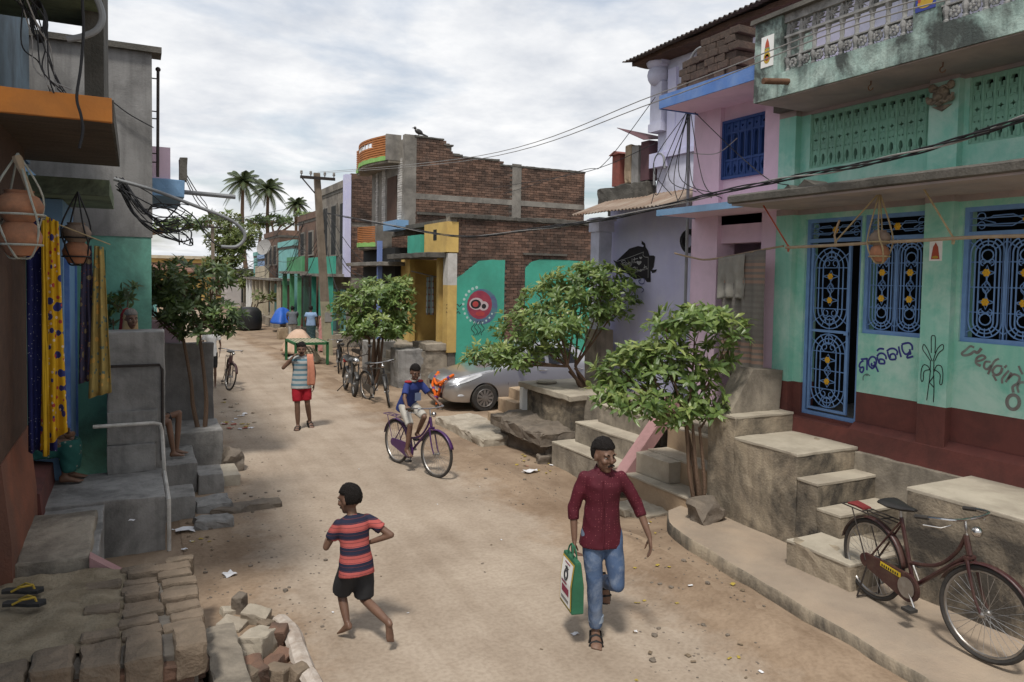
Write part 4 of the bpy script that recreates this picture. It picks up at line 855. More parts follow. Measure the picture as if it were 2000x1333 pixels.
# mural: generic round festive emblem
mb = MB(); cxm, czm, ym = 2.42, 2.18, YL - .038
def disc(mb, u, v, r, off, ry=None, n=18): mb.add([(cxm + u + a, ym - off, czm + v + b_) for a, b_ in circ(0, 0, r, n, ry)], [tuple(range(n))])
for m_, items in (('mural_violet', [(.08, -.02, .48, .0004, .5)]), ('mural_red', [(0, .03, .38, .001, .40)]), ('mural_pale', [(-.1, .06, .22, .0016, .17), (.12, .0, .15, .0017, .13)]), ('black_paint', [(-.12, .05, .16, .0022, .13), (.13, -.01, .07, .0022, .07)]), ('mural_red2', [(-.13, .05, .09, .0028, .08), (.02, -.22, .14, .0028, .07)])):
    if m_ == 'mural_red': pm('mural_red', (.30, .05, .07), (.2, .03, .06), sc=5, bump=0)
    if m_ == 'mural_violet': pm('mural_violet', (.085, .09, .19), (.07, .19, .2), sc=6, bump=0)
    if m_ == 'mural_pale': pm('mural_pale', (.5, .42, .42), (.38, .3, .32), sc=9, bump=0)
    if m_ == 'mural_red2': pm('mural_red2', (.4, .06, .05), (.3, .04, .05), sc=5, bump=0)
    q = MB()
    for (u, v, r_, o_, ry) in items: disc(q, u, v, r_, o_, ry)
    q.build('mural_disc', m_, bh)
q = MB()
for i in range(16):
    a = math.pi * .55 + i * .27; disc(q, -.03 + .47 * math.cos(a), .02 + .5 * math.sin(a), .045 - .0012 * i, .0018, n=9)
q.build('mural_dots', pm('mural_dot', (.42, .58, .54), (.3, .45, .42), sc=9, bump=0), bh)
q = MB()
for k in range(4): ribbon(q, [(cxm - .2 + .1 * k + .05 * math.sin(v * 9 + k), ym - .003, czm - .42 - .4 * v) for v in [i / 10 for i in range(11)]], .016, (0, -1, 0), 0)
for i, w_ in enumerate((.5, .34, .42)): ribbon(q, [(cxm - 1.0 + w_ * u, ym - .001, czm + .02 - .1 * i + .03 * math.sin(u * 22 + i)) for u in [j / 20 for j in range(21)]], .02, (0, -1, 0), 0)
q.build('mural_lines', 'black_paint', bh)
# yellow entrance bay
mb = MB(); mb.box(1.45, 1.72, YL - .045, YL + .3, .9, 2.75); mb.build('yellow_pillar', 'yellow_plaster', bh)
mb = MB(); mb.box(1.45, 1.72, YL - .045, YL + .3, 2.75, 3.62); mb.build('white_pillar_top', 'white_brick', bh)
MB().box(1.40, 1.75, YL - .05, 14.2, 3.65, 4.48).build('yellow_parapet', 'yellow_plaster', bh)
MB().box(1.392, 1.41, 13.2, 13.45, 4.0, 4.3).build('vent_niche', 'interior_shade', bh)
mb = MB(); mb.rough_box(.9, 1.9, YL + .1, 16.2, 3.50, 3.64, .01, .012); mb.build('porch_slab', 'slab_edge', bh)
for y in (13.05, 15.5): MB().box(1.42, 1.6, y, y + .17, .95, 3.5).build('porch_post', 'yellow_plaster', bh)
MB().box(2.35, 2.5, YL + .25, 16.6, .9, 3.5).build('porch_wall', 'yellow_plaster', bh)
MB().box(2.32, 2.349, 13.9, 14.75, .95, 3.1).build('door', pm('maroon_door', (.13, .03, .045), (.10, .025, .035), sc=4), bh)
MB().box(1.5, 2.36, 15.67, 16.6, .9, 3.5).build('porch_side', 'yellow_plaster', bh)
MB().rough_box(.75, 2.4, YL + .05, 16.5, -.1, .95, .02, .015).build('plinth', 'concrete', bh)
MB().rough_box(.85, 1.5, YL - .0, 13.6, .95, 1.15, .02, .01).build('plinth_block', 'concrete', bh)
for i, (x0, z) in enumerate(((-.05, .3), (.22, .55), (.48, .78))): MB().rough_box(x0, .8, 13.3, 14.9, -.1, z, .015, .01).build('step', 'concrete', bh)
MB().rough_box(.1, .8, 12.55, 13.25, -.1, 1.0, .02, .015).build('side_block', 'concrete_dark', bh)
MB().rough_box(.0, .8, 14.95, 15.7, -.1, 1.02, .02, .015).build('side_block', 'concrete_dark', bh)
MB().box(1.3, 1.45, 14.25, 15.4, 3.66, 4.2).build('teal_parapet', 'mint_teal', bh)
# upper facade: pale glazed brick columns, door, orange balconies
MB().box(1.6, 1.85, YU + .25, 20.3, 4.3, 7.4).build('facade_wall', 'cement_band', bh)
mb = MB()
for (y0, y1) in ((16.85, 17.25), (18.6, 19.0), (19.5, 19.75)): bricks(mb, y0, y1, 4.6, 6.8, 1.6, 'y', bw=.4, bhh=.075)
stuff(mb.build('glazed_bricks', 'white_brick', bh))
MB().box(1.575, 1.599, 17.4, 18.4, 4.7, 6.3).build('upper_door', 'wood_dark', bh)
def orange_balcony(y0, y1, x0, z0, z1, slot):
    mb = MB(); n = 12; rows = []
    for i in range(n + 1):
        u = i / n; y = y0 + (y1 - y0) * u; x = x0 - .35 * math.sin(math.pi * min(1, u * 1.1)); rows.append((x, y))
    for k in range(9):
        za = z0 + .14 + (z1 - z0 - .14) * k / 9; zb = z0 + .14 + (z1 - z0 - .14) * (k + 1) / 9 - .022
        if slot and k in (5, 6):
            segs = [(0, 3), (9, n)]
        else: segs = [(0, n)]
        for a, b_ in segs: mb.loft([[(x, y, za), (x + .1, y, za), (x + .1, y, zb), (x, y, zb)] for x, y in rows[a:b_ + 1]])
    o = mb.build('orange_balcony', 'orange_cladding', bh)
    mb = MB(); mb.loft([[(x - .02, y, z0), (x + .12, y, z0), (x + .12, y, z0 + .12 + .03 * (i % 2)), (x - .02, y, z0 + .12 + .03 * (i % 2))] for i, (x, y) in enumerate(rows)]); mb.build('scalloped_trim', 'lime_trim', o)
    mb = MB(); mb.loft([[(x + .03, y, z0 - .08), (1.6, y, z0 - .08), (1.6, y, z0 + .02), (x + .03, y, z0 + .02)] for x, y in rows]); mb.build('balcony_slab', 'concrete', o)
    if slot:
        mb = MB()
        for i in range(3, 10): x, y = rows[i]; mb.box(x + .02, x + .06, y - .03, y + .03, z0 + .14 + (z1 - z0 - .14) * 5 / 9, z0 + .14 + (z1 - z0 - .14) * 7 / 9)
        mb.build('slot_bars', 'white', o)
    MB().box(x0 - .35 + .3, 1.6, y0 - .01, y0 + .1, z0, z1).build('balcony_end', 'cement_band', o)
orange_balcony(17.0, 20.8, 1.15, 6.72, 7.55, True); orange_balcony(17.9, 20.2, 1.1, 3.95, 4.65, False)
MB().box(1.2, 1.6, 16.2, 17.6, 4.45, 4.75).build('pale_lintel', 'blue_pale', bh)
MB().box(.86, 1.0, 17.0, 17.14, 0, 4.1).build('blue_post', pm('blue_post', (.20, .28, .55), (.16, .22, .45), sc=3), bh)
MB().box(1.3, 1.9, 16.6, 20.3, .0, 3.9).build('dark_shopfront', 'interior_shade', bh)
MB().rough_box(.7, 1.9, 16.2, 20.4, 3.3, 3.42, .01, .01).build('shop_awning', 'cement_band', bh)
# ================================================================ FAR HOUSES along the lane
def row_house(name, label, y0, y1, xf, h, wallm, postm, side, depth=7, upper=0, awn=2.6, doorm='interior_shade', trim='cement_band'):
    "simple street house: side +1 stands on the right of the lane, -1 on the left"
    t_ = thing(name, label, 'house', (xf + side * depth / 2, (y0 + y1) / 2, 0)); X = lambda d: xf + side * d
    def bx(d0, d1, *r): return MB().box(min(X(d0), X(d1)), max(X(d0), X(d1)), *r)
    bx(0.9, depth, y0 + .02, y1 - .02, 0, h).build('walls', wallm, t_)
    bx(0.88, depth + .05, y0, y1, h, h + .14).build('roof_slab', 'slab_edge', t_)
    mb = MB(); 
    for (a, b_) in ((.85, 1.05), (depth - .1, depth + .1)): mb.box(min(X(a), X(b_)), max(X(a), X(b_)), y0, y1, h + .14, h + .45)
    mb.box(min(X(1.05), X(depth - .1)), max(X(1.05), X(depth - .1)), y0, y0 + .15, h + .14, h + .45); mb.build('parapet', wallm, t_)
    bx(-.1, .95, y0 + .1, y1 - .1, awn, awn + .12).build('awning', trim, t_)
    bx(-.1, .9, y0 + .1, y1 - .1, 0, .5).build('plinth', 'concrete', t_)
    n = max(2, int((y1 - y0) / 1.7)); 
    for i in range(n + 1):
        y = y0 + .25 + (y1 - y0 - .7) * i / n; bx(.05, .25, y, y + .2, .5, awn).build('porch_post', postm, t_)
    for i in range(n):
        y = y0 + .25 + (y1 - y0 - .7) * (i + .5) / n; bx(.86, .90, y - .3, y + .5, .5, 2.35).build('door' if i % 2 == 0 else 'shutter', doorm, t_)
    if upper:
        bx(.25, .37, y0 + .3, y1 - .3, awn + .12, awn + .85).build('balcony_wall', postm, t_)
        for i in range(n):
            y = y0 + .25 + (y1 - y0 - .7) * (i + .5) / n; f_ = bx(.83, .90, y - .45, y + .55, awn + .9, h - .45).build('window_frame', trim, t_); bx(.82, .86, y - .36, y + .46, awn + .98, h - .53).build('window_pane', 'interior_shade', f_)
    return t_
pm('green_bright', (.10, .32, .15), (.075, .24, .115), sc=3, dirt=(.06, .09, .06), da=.5); pm('aqua', (.22, .48, .46), (.17, .4, .39), sc=2, dirt=(.12, .2, .2), da=.4); pm('cream', (.5, .44, .32), (.42, .36, .27), sc=2, dirt=(.2, .17, .13), da=.4); pm('sky_blue', (.25, .36, .55), (.2, .3, .46), sc=2, dirt=(.12, .15, .2), da=.4); pm('brown_wall', (.19, .12, .085), (.14, .09, .065), sc=2, dirt=(.06, .05, .04), da=.5)
b2 = row_house('brick_house', 'bare brick house with stepped top and satellite dish behind the utility pole', 24, 29.5, .9, 6.55, 'mortar', 'mint_teal', 1, upper=1, awn=2.9, doorm='aqua')
stuff(bricks(MB(), 1.82, 7.9, 3.0, 6.95, 24.0, 'x', skip=lambda x, z: 5.0 < z < 5.2 or (z > 6.65 and x > 3.0), bw=.25, bhh=.095).build('brick_courses', 'brick_wall', b2))
MB().box(1.8, 2.9, 23.98, 24.3, 6.9, 7.15).build('stepped_top', 'brick_wall', b2); MB().box(1.55, 1.79, 23.95, 24.35, 2.9, 7.1).build('corner_post', 'lavender', b2)
row_house('street_house', 'green and aqua house with tall bright green pillars beyond the brick houses', 29.8, 34.5, .8, 5.6, 'brick_wall', 'green_bright', 1, upper=1, awn=3.0, doorm='aqua')
t_ = row_house('street_house', 'low aqua house with cream porch posts past the green pillared house', 35, 40, .7, 4.4, 'aqua', 'cream', 1, doorm='brown_wall')
row_house('street_house', 'dark brown brick house under flat slab roof far down the lane', 40.4, 46, .8, 5.2, 'brick_wall', 'cream', 1, upper=1, doorm='aqua')
row_house('street_house', 'pale blue low house far down the right of the lane', 46.5, 52, 1.2, 3.9, 'sky_blue', 'white', 1, doorm='wood_dark')
row_house('street_house', 'aqua house standing last on the right of the lane', 52.5, 60, 2.0, 4.3, 'aqua', 'cream', 1, doorm='wood_dark')
row_house('street_house', 'brown house beyond the low blue wall on the left of the lane', 14, 21, -6.3, 4.2, 'brown_wall', 'aqua', -1, doorm='wood_dark')
row_house('street_house', 'cream house with slab awning on the left of the lane', 21.5, 29, -6.1, 4.6, 'cream', 'brown_wall', -1, doorm='wood_dark')
row_house('street_house', 'aqua fronted house farther along the left of the lane', 29.5, 38, -5.8, 4.0, 'aqua', 'cream', -1, doorm='wood_dark')
row_house('street_house', 'brick house far along the left of the lane', 38.5, 48, -5.0, 4.4, 'brick_wall', 'aqua', -1, doorm='wood_dark')
eh = thing('end_house', 'long ochre house with tiled roof closing the end of the lane', 'house', (-1, 76, 0))
MB().box(-12, 2.4, 74, 80, 0, 4.3).build('wall', 'yellow_plaster', eh); MB().box(-12.3, 2.7, 73.6, 80.4, 4.3, 4.6).build('roof_slab', 'cream', eh)
mb = MB(); mb.prism([(73.0, 3.1), (74.0, 3.9), (74.0, 3.75), (73.0, 2.95)], 'x', -8, 2.2); mb.build('tiled_awning', pm('roof_tile', (.2, .11, .085), (.14, .08, .06), sc=6), eh)
for x in (-8, -5, -2, 1): MB().box(x, x + 1, 73.96, 74.0, .6, 2.4).build('door', 'wood_dark', eh)
eh2 = thing('end_shed', 'small grey plastered shed with dark doorway at the end of the lane', 'shed', (3.6, 66, 0))
MB().box(1.2, 4.6, 64, 69, 0, 3.2).build('wall', pm('pale_grey', (.42, .39, .38), (.35, .32, .31), sc=2), eh2); MB().box(1.0, 4.8, 63.7, 69.3, 3.2, 3.4).build('roof_slab', 'slab_edge', eh2); MB().box(2.4, 3.4, 63.95, 64.0, .2, 2.2).build('doorway', 'interior_shade', eh2)
# ================================================================ LEFT NEAR HOUSE
ln = thing('left_house', 'dim house with orange painted balcony slab and blue door at the lane edge', 'house', (-7.4, 1, .6))
MB().box(-7.45, -7.2, -3.5, 5.0, .5, 4.1).build('wall', 'blue_pale', ln)
MB().box(-7.4, -6.88, 3.35, 4.985, .6, 3.77).build('porch_front', 'blue_pale', ln)
MB().box(-6.88, -6.85, 3.6, 4.7, .62, 3.1).build('door', pm('door_blue', (.16, .30, .48), (.12, .24, .4), sc=2, dirt=(.3, .36, .45), da=.3), ln)
mb = MB(); mb.box(-6.88, -6.83, 3.48, 3.6, .62, 3.22); mb.box(-6.88, -6.83, 4.7, 4.82, .62, 3.22); mb.box(-6.88, -6.83, 3.6, 4.7, 3.1, 3.22); mb.build('door_frame', 'blue_trim', ln)
mb = MB(); mb.box(-7.4, -7.08, .3, 1.95, .6, 4.1); mb.build('dark_pillar', 'wood_dark', ln)
MB().box(-7.2, -7.06, 1.955, 2.03, .6, 3.9).build('door_jamb', pm('aqua_jamb', (.2, .42, .42), (.15, .33, .33), sc=4, dirt=(.05, .08, .08), da=.5), ln)
mb = MB(); mb.prism([(-7.5, .3), (-7.0, .3), (-7.01, .9), (-7.07, 1.5), (-7.5, 1.5)], 'y', .28, 1.94); mb.build('red_base', pm('red_earth', (.25, .09, .05), (.17, .065, .04), sc=3, bump=.3, dirt=(.1, .06, .045), da=.6), ln)
mb = MB(); mb.prism([(-7.2, .56), (-6.97, .56), (-6.99, .82), (-7.2, .86)], 'y', 1.96, 3.3); mb.build('red_sill', 'maroon_plaster', ln)
pm('soffit_dark', (.10, .075, .055), (.06, .045, .035), sc=3, bump=.3, stretch=(1, 4, 1)); pm('soffit_green', (.22, .27, .17), (.16, .2, .13), sc=2, dirt=(.03, .03, .03), da=.8, dsc=1.2)
mb = MB(); mb.box(-9, -6.32, .05, 2.7, 4.10, 4.27); mb.build('balcony_slab', 'soffit_dark', ln)
mb = MB(); mb.rough_box(-9, -6.31, .0, .05, 4.095, 4.275, .006, .004); mb.build('orange_edge', 'orange_paint', ln)
MB().box(-6.32, -6.30, .05, 2.7, 4.10, 4.27).build('slab_side', 'slab_edge', ln)
MB().box(-9, -6.4, 2.7, 4.6, 3.78, 3.95).build('lower_slab', 'soffit_green', ln)
MB().box(-7.25, -7.0, 1.7, 4.9, 3.1, 3.35).build('lintel', 'slab_edge', ln)
MB().box(-9, -7.3, .1, 4.5, 4.27, 6.4).build('upper_wall', pm('slate_blue', (.16, .22, .27), (.12, .165, .2), sc=2, dirt=(.04, .04, .04), da=.6), ln)
MB().box(-9, -6.42, -.9, 1.7, 5.25, 5.40).build('upper_slab', 'soffit_green', ln)
MB().box(-6.55, -6.40, 1.2, 2.6, 4.27, 5.9).build('mouldy_fin', 'slab_edge', ln)
cl_ = MB(); cl_.add(*[(lambda g_: g_)(v) for v in grid(frange(-7.35, -6.72, .04), frange(4.9, 6.6, .05), lambda x, z: -.25 + .05 * math.sin(x * 22) + .02 * noise.noise(Vector((x * 5, z * 3, 0))))]); cl_.v = [(x, y_, z) for x, z, y_ in cl_.v]
o_ = cl_.build('hung_sack', pm('sack_orange', (.55, .26, .09), (.46, .2, .07), sc=5, bump=.2, dirt=(.5, .42, .3), da=.5, dsc=3), None, smooth=True); tag(o_, 'faded orange printed sack cloth hung above the orange balcony', 'cloth')
# tall neighbour wall: grey above, mint below
nh = thing('grey_house', 'tall grey cement house with mint green lower wall beside the old woman', 'house', (-7, 6.5, 0))
MB().box(-9, -5.94, 5.0, 5.25, 3.45, 5.95).build('upper_wall', 'grey_plaster', nh)
MB().box(-9, -5.955, 5.01, 5.25, 0, 3.45).build('lower_wall', pm('mint_left', (.17, .42, .33), (.13, .34, .27), sc=1.8, bump=.15, dirt=(.06, .09, .08), da=.5, dsc=1.5), nh)
MB().box(-9, -5.95, 5.25, 13.5, 0, 5.9).build('street_wall', 'grey_plaster', nh)
MB().box(-9, -5.82, 4.93, 5.3, 5.95, 6.03).build('roof_edge', 'slab_edge', nh)
MB().rough_box(-5.98, -5.52, 5.3, 7.4, 4.05, 4.3, .01, .01).build('side_balcony', 'blue_pale', nh)
MB().box(-5.95, -5.7, 5.35, 6.2, 4.3, 4.75).build('balcony_wall', 'pink', nh)
MB().rough_box(-5.58, -5.48, 5.3, 5.6, 4.3, 4.62, .01, .01).build('balcony_post', 'slab_edge', nh)
mb = MB(); mb.tube([(-5.62, 6.0, 4.2), (-4.75, 6.0, 4.17)], .035, 8); mb.build('spout_pipe', 'pvc_grey', nh, smooth=True)
mb = MB(); mb.tube([(-5.87, 5.15, 4.3), (-5.86, 5.15, 5.75)], .02, 6); mb.ell((-5.86, 5.15, 5.78), (.035, .035, .035), 8, 6)
for z in (4.5, 4.62, 5.1, 5.2, 5.65): mb.tube([(-5.95, 5.15, z), (-5.86, 5.15, z)], .009, 5)
mb.build('rail_post', 'iron', nh)
# ================================================================ LEFT STOOPS
ls = thing('left_stoop', 'dark grey cement stoop with stepped parapet wall and white pipe', 'stoop', (-6.3, 2.9, 0))
MB().rough_box(-7.2, -5.88, 2.25, 3.5, -.1, .60, .012, .008).build('platform', 'concrete_dark', ls)
MB().rough_box(-7.2, -6.45, .36, 2.25, -.1, .57, .012, .01).build('front_floor', 'concrete_dark', ls)
MB().rough_box(-6.46, -5.84, 3.5, 4.0, -.1, 2.26, .015, .008).build('parapet_wall', 'concrete_dark', ls)
MB().rough_box(-6.46, -5.95, 3.38, 3.51, .6, .93, .01, .006).build('parapet_step', 'concrete_dark', ls)
MB().rough_box(-6.46, -5.92, 3.44, 3.505, .93, 1.32, .01, .006).build('parapet_step', 'concrete_dark', ls)
mb = MB(); mb.tube([(-6.6, 3.36, 1.18), (-5.97, 3.36, 1.18), (-5.90, 3.36, 1.16), (-5.88, 3.34, 1.08), (-5.86, 3.2, .62), (-5.85, 2.22, .55), (-5.85, 2.2, .0)], .022, 8); mb.build('drain_pipe', 'pvc', ls, smooth=True)
mb = MB(); mb.tube([(-6.7, 3.47, 1.86), (-5.9, 3.47, 1.86), (-5.87, 3.47, 1.8), (-5.87, 3.47, .7)], .016, 6); mb.build('iron_pipe', 'iron', ls, smooth=True)
l2 = thing('left_plinth', 'dark cement plinth with low wall where the left tree is planted', 'plinth', (-5.4, 6, 0))
MB().rough_box(-5.80, -4.98, 5.55, 6.6, -.1, .60, .015, .01).build('plinth_block', 'concrete_dark', l2)
MB().rough_box(-5.86, -5.02, 6.55, 6.75, -.1, 1.84, .01, .008).build('back_wall', 'grey_plaster', l2)
MB().box(-5.95, -5.45, 6.8, 6.86, 1.5, 2.2).build('pink_panel', 'pink', l2)
for i, (x0, x1, y0, y1, z, lab) in enumerate(((-5.85, -5.42, 4.35, 5.5, .42, 'grey cement step under the bare foot of the seated child'), (-5.42, -5.1, 4.2, 4.75, .28, 'small square cement step beside the left plinth'), (-5.85, -5.52, 3.2, 3.75, .30, 'tall dark cement step block beside the parapet wall'), (-5.2, -4.85, 4.5, 5.2, .16, 'pale broken slab step at the foot of the left plinth'))):
    mb = MB(); mb.rough_box(x0, x1, y0, y1, -.1, z, .015, .01); one('cement_step', mb, 'concrete_dark' if i < 3 else 'concrete_pale', lab, 'step')
for i, (px, py, rx, ry) in enumerate(((415, 985, .22, .2), (415, 1015, .2, .15), (480, 985, .42, .12))):
    p = onz(px, py, .06); mb = MB(); mb.rough_box(p.x - rx, p.x + rx, p.y - ry, p.y + ry, -.05, .11 - .02 * i, .02, .03); one('broken_slab', mb, 'concrete_dark' if i < 2 else 'stone', ['broken dark slab beside the left cement steps', 'small pointed dark slab nearest the paper litter', 'thin tongue of dark slab reaching into the lane'][i], 'slab')
p = onz(455, 905, .1); mb = MB(); mb.rock((p.x, p.y, .12), (.16, .22, .2), 3, .3); one('rough_stone', mb, 'stone', 'brown boulder at the end of the left plinth', 'stone', smooth=30)
# ================================================================ BRICK PLATFORM bottom left
bp_ = thing('brick_platform', 'crumbling dusty brick platform with flip flops on top', 'platform', (-6.3, -.5, 0))
MB().rough_box(-7.3, -5.80, -1.3, .33, -.1, .55, .01, .01).build('core', 'mortar', bp_)
def dusty(name, x0, x1, y0, y1, z0, z1, m='brick_dusty', bev=.02, jit=.014, par=bp_): return MB().rough_box(x0, x1, y0, y1, z0, z1, bev, jit, cut=.09).build(name, m, par)
random.seed(21)
for r in range(9):                      # worn top courses along the lane edge
    y = -1.02 + r * .152
    for k in range(2 if r % 3 else 3):
        x1 = -5.75 - k * .265 + U(-.02, .02); dusty('brick', x1 - U(.22, .26), x1, y + U(0, .02), y + .135 + U(-.01, .012), .46, .60 + U(-.025, .02), 'brick_dusty', .02, .011)
for k in range(6):                      # eroded blocks along the near edge
    x = -7.2 + k * .245 + U(-.02, .02); dusty('brick', x, x + U(.20, .235), -1.38 + U(-.03, .02), -1.06 + U(-.03, .03), .40, .62 + U(-.03, .03), 'brick_dusty', .03, .014)
q_ = MB(); q_.add(*grid(frange(-7.3, -6.18, .035), frange(-1.1, .34, .035), lambda x, y: .585 + .03 * noise.noise(Vector((x * 4, y * 4, 0))) + .015 * noise.noise(Vector((x * 14, y * 14, 0))) - .06 * max(0, (x + 6.4) * 3)))
q_.build('mud_top', pm('mud', (.25, .20, .135), (.165, .13, .085), sc=5, bump=.7, bsc=40, dirt=(.33, .28, .2), da=.5, dsc=5), bp_, smooth=True)
for r in range(5):                      # side courses facing the lane
    for k in range(9):
        y = -1.28 + k * .30 + (r % 2) * .14; z = .37 - r * .105; 
        if z > -.1 and y + .28 < .36: dusty('brick', -5.86, -5.755 + U(-.015, .012), y, y + .285, z, z + .095, 'brick_old', .012, .01)
for r in range(5):                      # near face
    for k in range(7):
        x = -7.3 + k * .23 + (r % 2) * .11; z = .42 - r * .105
        if x < -5.95: dusty('brick', x, x + .215, -1.36 + U(-.02, .02), -1.2, z, z + .095, 'brick_old', .012, .012)
dusty('cement_slab', -7.02, -6.5, .42, 1.75, .5, .68, 'concrete', .02, .012)
mb = MB(); mb.prism([(-6.5, .52), (-5.86, .1), (-5.86, .2), (-6.5, .68)], 'y', .36, .50); one('ramp_rail', mb, 'pink_ramp', 'dull pink sloping slab against the brick platform', 'rail')
dusty('brick', -5.73, -5.50, -1.6, -.5, -.1, .33, 'concrete', .02, .015)
# ================================================================ RUBBLE bottom left
RUB = [(455, 1215, .16, .12, 'stone_pale'), (500, 1205, .17, .1, 'stone_pale'), (505, 1262, .24, .15, 'stone_pale'), (450, 1255, .13, .12, 'brick_old'), (455, 1290, .12, .08, 'stone_pale'), (545, 1245, .1, .08, 'brick_old'), (530, 1290, .13, .1, 'brick_old'), (490, 1305, .12, .1, 'brick_old'), (455, 1322, .14, .1, 'brick_dusty'), (555, 1275, .1, .08, 'brick_old'), (540, 1318, .14, .1, 'brick_dusty'), (500, 1330, .12, .08, 'brick_old'), (565, 1300, .08, .07, 'brick_old'), (520, 1228, .1, .08, 'brick_dusty'), (470, 1185, .09, .07, 'stone'), (445, 1190, .09, .08, 'stone_pale'), (580, 1318, .09, .07, 'brick_dusty'), (475, 1345, .14, .1, 'brick_dusty'), (530, 1350, .13, .1, 'stone')]
for i, (px, py, rx, ry, m_) in enumerate(RUB):
    p = onz(px, py, .05); mb = MB(); mb.rough_box(-rx * .68, rx * .68, -ry * .72, ry * .72, -.05, .06 + .05 * (i % 3), .016, .012, cut=.07); a = U(-1, 1); me = mb.mesh('rubble_stone', m_)
    me.transform(Matrix.Translation((p.x, p.y, .0)) @ Matrix.Rotation(a, 4, 'Z') @ Matrix.Rotation(U(-.25, .25), 4, 'X') @ Matrix.Rotation(U(-.2, .2), 4, 'Y')); o = link('rubble_stone', me)
    tag(o, {'stone_pale': 'pale angular rubble slab in the heap beside the brick platform', 'brick_old': 'reddish broken brick in the heap beside the brick platform', 'brick_dusty': 'dusty brown broken brick in the heap beside the brick platform', 'stone': 'brown rubble stone in the heap beside the brick platform'}[m_], 'stone', 'rubble beside the brick platform')
wl = [onz(*p, .05) for p in ((545, 1212), (570, 1235), (578, 1262), (590, 1295), (610, 1333), (640, 1380))]
mb = MB(); mb.tube([(p[0], p[1], .05 + .01 * (i % 2)) for i, p in enumerate(spline([tuple(w) for w in wl], 4))], .075, 8); me = mb.mesh('white_edging', pm('whitewash', (.55, .50, .45), (.36, .3, .25), sc=6, bump=.4, dirt=(.22, .16, .12), da=.6, dsc=5), True)
for v in me.vertices: v.co += Vector(noise.noise_vector(v.co * 5)) * .015; v.co.z = .05 + (v.co.z - .05) * .6
tag(link('white_edging', me), 'whitewashed edging stone strip curving round the rubble heap', 'edging')
# flip flops
for i, (px, py) in enumerate(((45, 1158), (48, 1183))):
    p = onz(px, py, .62); t_ = thing('flip_flop', ['dark flip flop with yellow strap, farther one of the pair on the brick platform', 'dark flip flop with yellow strap, nearer one of the pair on the brick platform'][i], 'sandal', (p.x, p.y, .625), YAW * -1 + .1, 'flip flops on the platform')
    mb = MB(); ol = [(-.13, -.035), (-.05, -.03), (.05, -.048), (.12, -.045), (.145, 0), (.12, .045), (.05, .048), (-.05, .032), (-.13, .035), (-.145, 0)]; mb.prism(ol, 'z', 0, .022); mb.build('sole', 'rubber', t_, local=True)
    mb = MB(); mb.tube([(.08, 0, .02), (.07, 0, .05), (.0, .035, .05), (-.06, .042, .02)], .008, 5); mb.tube([(.07, 0, .05), (.0, -.035, .05), (-.06, -.042, .02)], .008, 5); mb.build('strap', 'motif_gold', t_, local=True)
# ================================================================ TREES
def leaf_mat(name, c1, c2, sc=5, tr=.35):
    m = bpy.data.materials.new(name); m.use_nodes = True; MATS[name] = m; t = m.node_tree; t.nodes.clear(); L = t.links.new
    co = t.nodes.new('ShaderNodeTexCoord'); nz = t.nodes.new('ShaderNodeTexNoise'); nz.inputs['Scale'].default_value = sc; nz.inputs['Detail'].default_value = 3; L(co.outputs['Object'], nz.inputs['Vector'])
    rp = t.nodes.new('ShaderNodeValToRGB'); rp.color_ramp.elements[0].position = .35; rp.color_ramp.elements[0].color = (*c2, 1); rp.color_ramp.elements[1].position = .65; rp.color_ramp.elements[1].color = (*c1, 1); 
    gi = t.nodes.new('ShaderNodeNewGeometry'); ad = t.nodes.new('ShaderNodeMath'); ad.operation = 'MULTIPLY_ADD'; ad.inputs[1].default_value = .5; ad.inputs[2].default_value = -.25; L(gi.outputs['Random Per Island'], ad.inputs[0])
    a2 = t.nodes.new('ShaderNodeMath'); a2.operation = 'ADD'; L(nz.outputs['Fac'], a2.inputs[0]); L(ad.outputs[0], a2.inputs[1]); L(a2.outputs[0], rp.inputs[0])
    b = t.nodes.new('ShaderNodeBsdfPrincipled'); b.inputs['Roughness'].default_value = .38; b.inputs['Specular IOR Level'].default_value = .5; L(rp.outputs[0], b.inputs['Base Color'])
    tl = t.nodes.new('ShaderNodeBsdfTranslucent'); hs = t.nodes.new('ShaderNodeHueSaturation'); hs.inputs['Value'].default_value = 1.6; hs.inputs['Hue'].default_value = .48; L(rp.outputs[0], hs.inputs['Color']); L(hs.outputs[0], tl.inputs[0])
    mx = t.nodes.new('ShaderNodeMixShader'); mx.inputs[0].default_value = tr; L(b.outputs[0], mx.inputs[1]); L(tl.outputs[0], mx.inputs[2])
    o = t.nodes.new('ShaderNodeOutputMaterial'); L(mx.outputs[0], o.inputs[0]); return m
leaf_mat('leaf', (.19, .27, .08), (.085, .145, .04), 7); leaf_mat('leaf_dark', (.10, .145, .05), (.045, .075, .027), 7); leaf_mat('leaf_tip', (.30, .36, .12), (.17, .23, .07), 7); leaf_mat('leaf_light', (.15, .18, .05), (.08, .11, .03), 3); leaf_mat('palm_leaf', (.085, .11, .05), (.05, .07, .03), 1, .2)
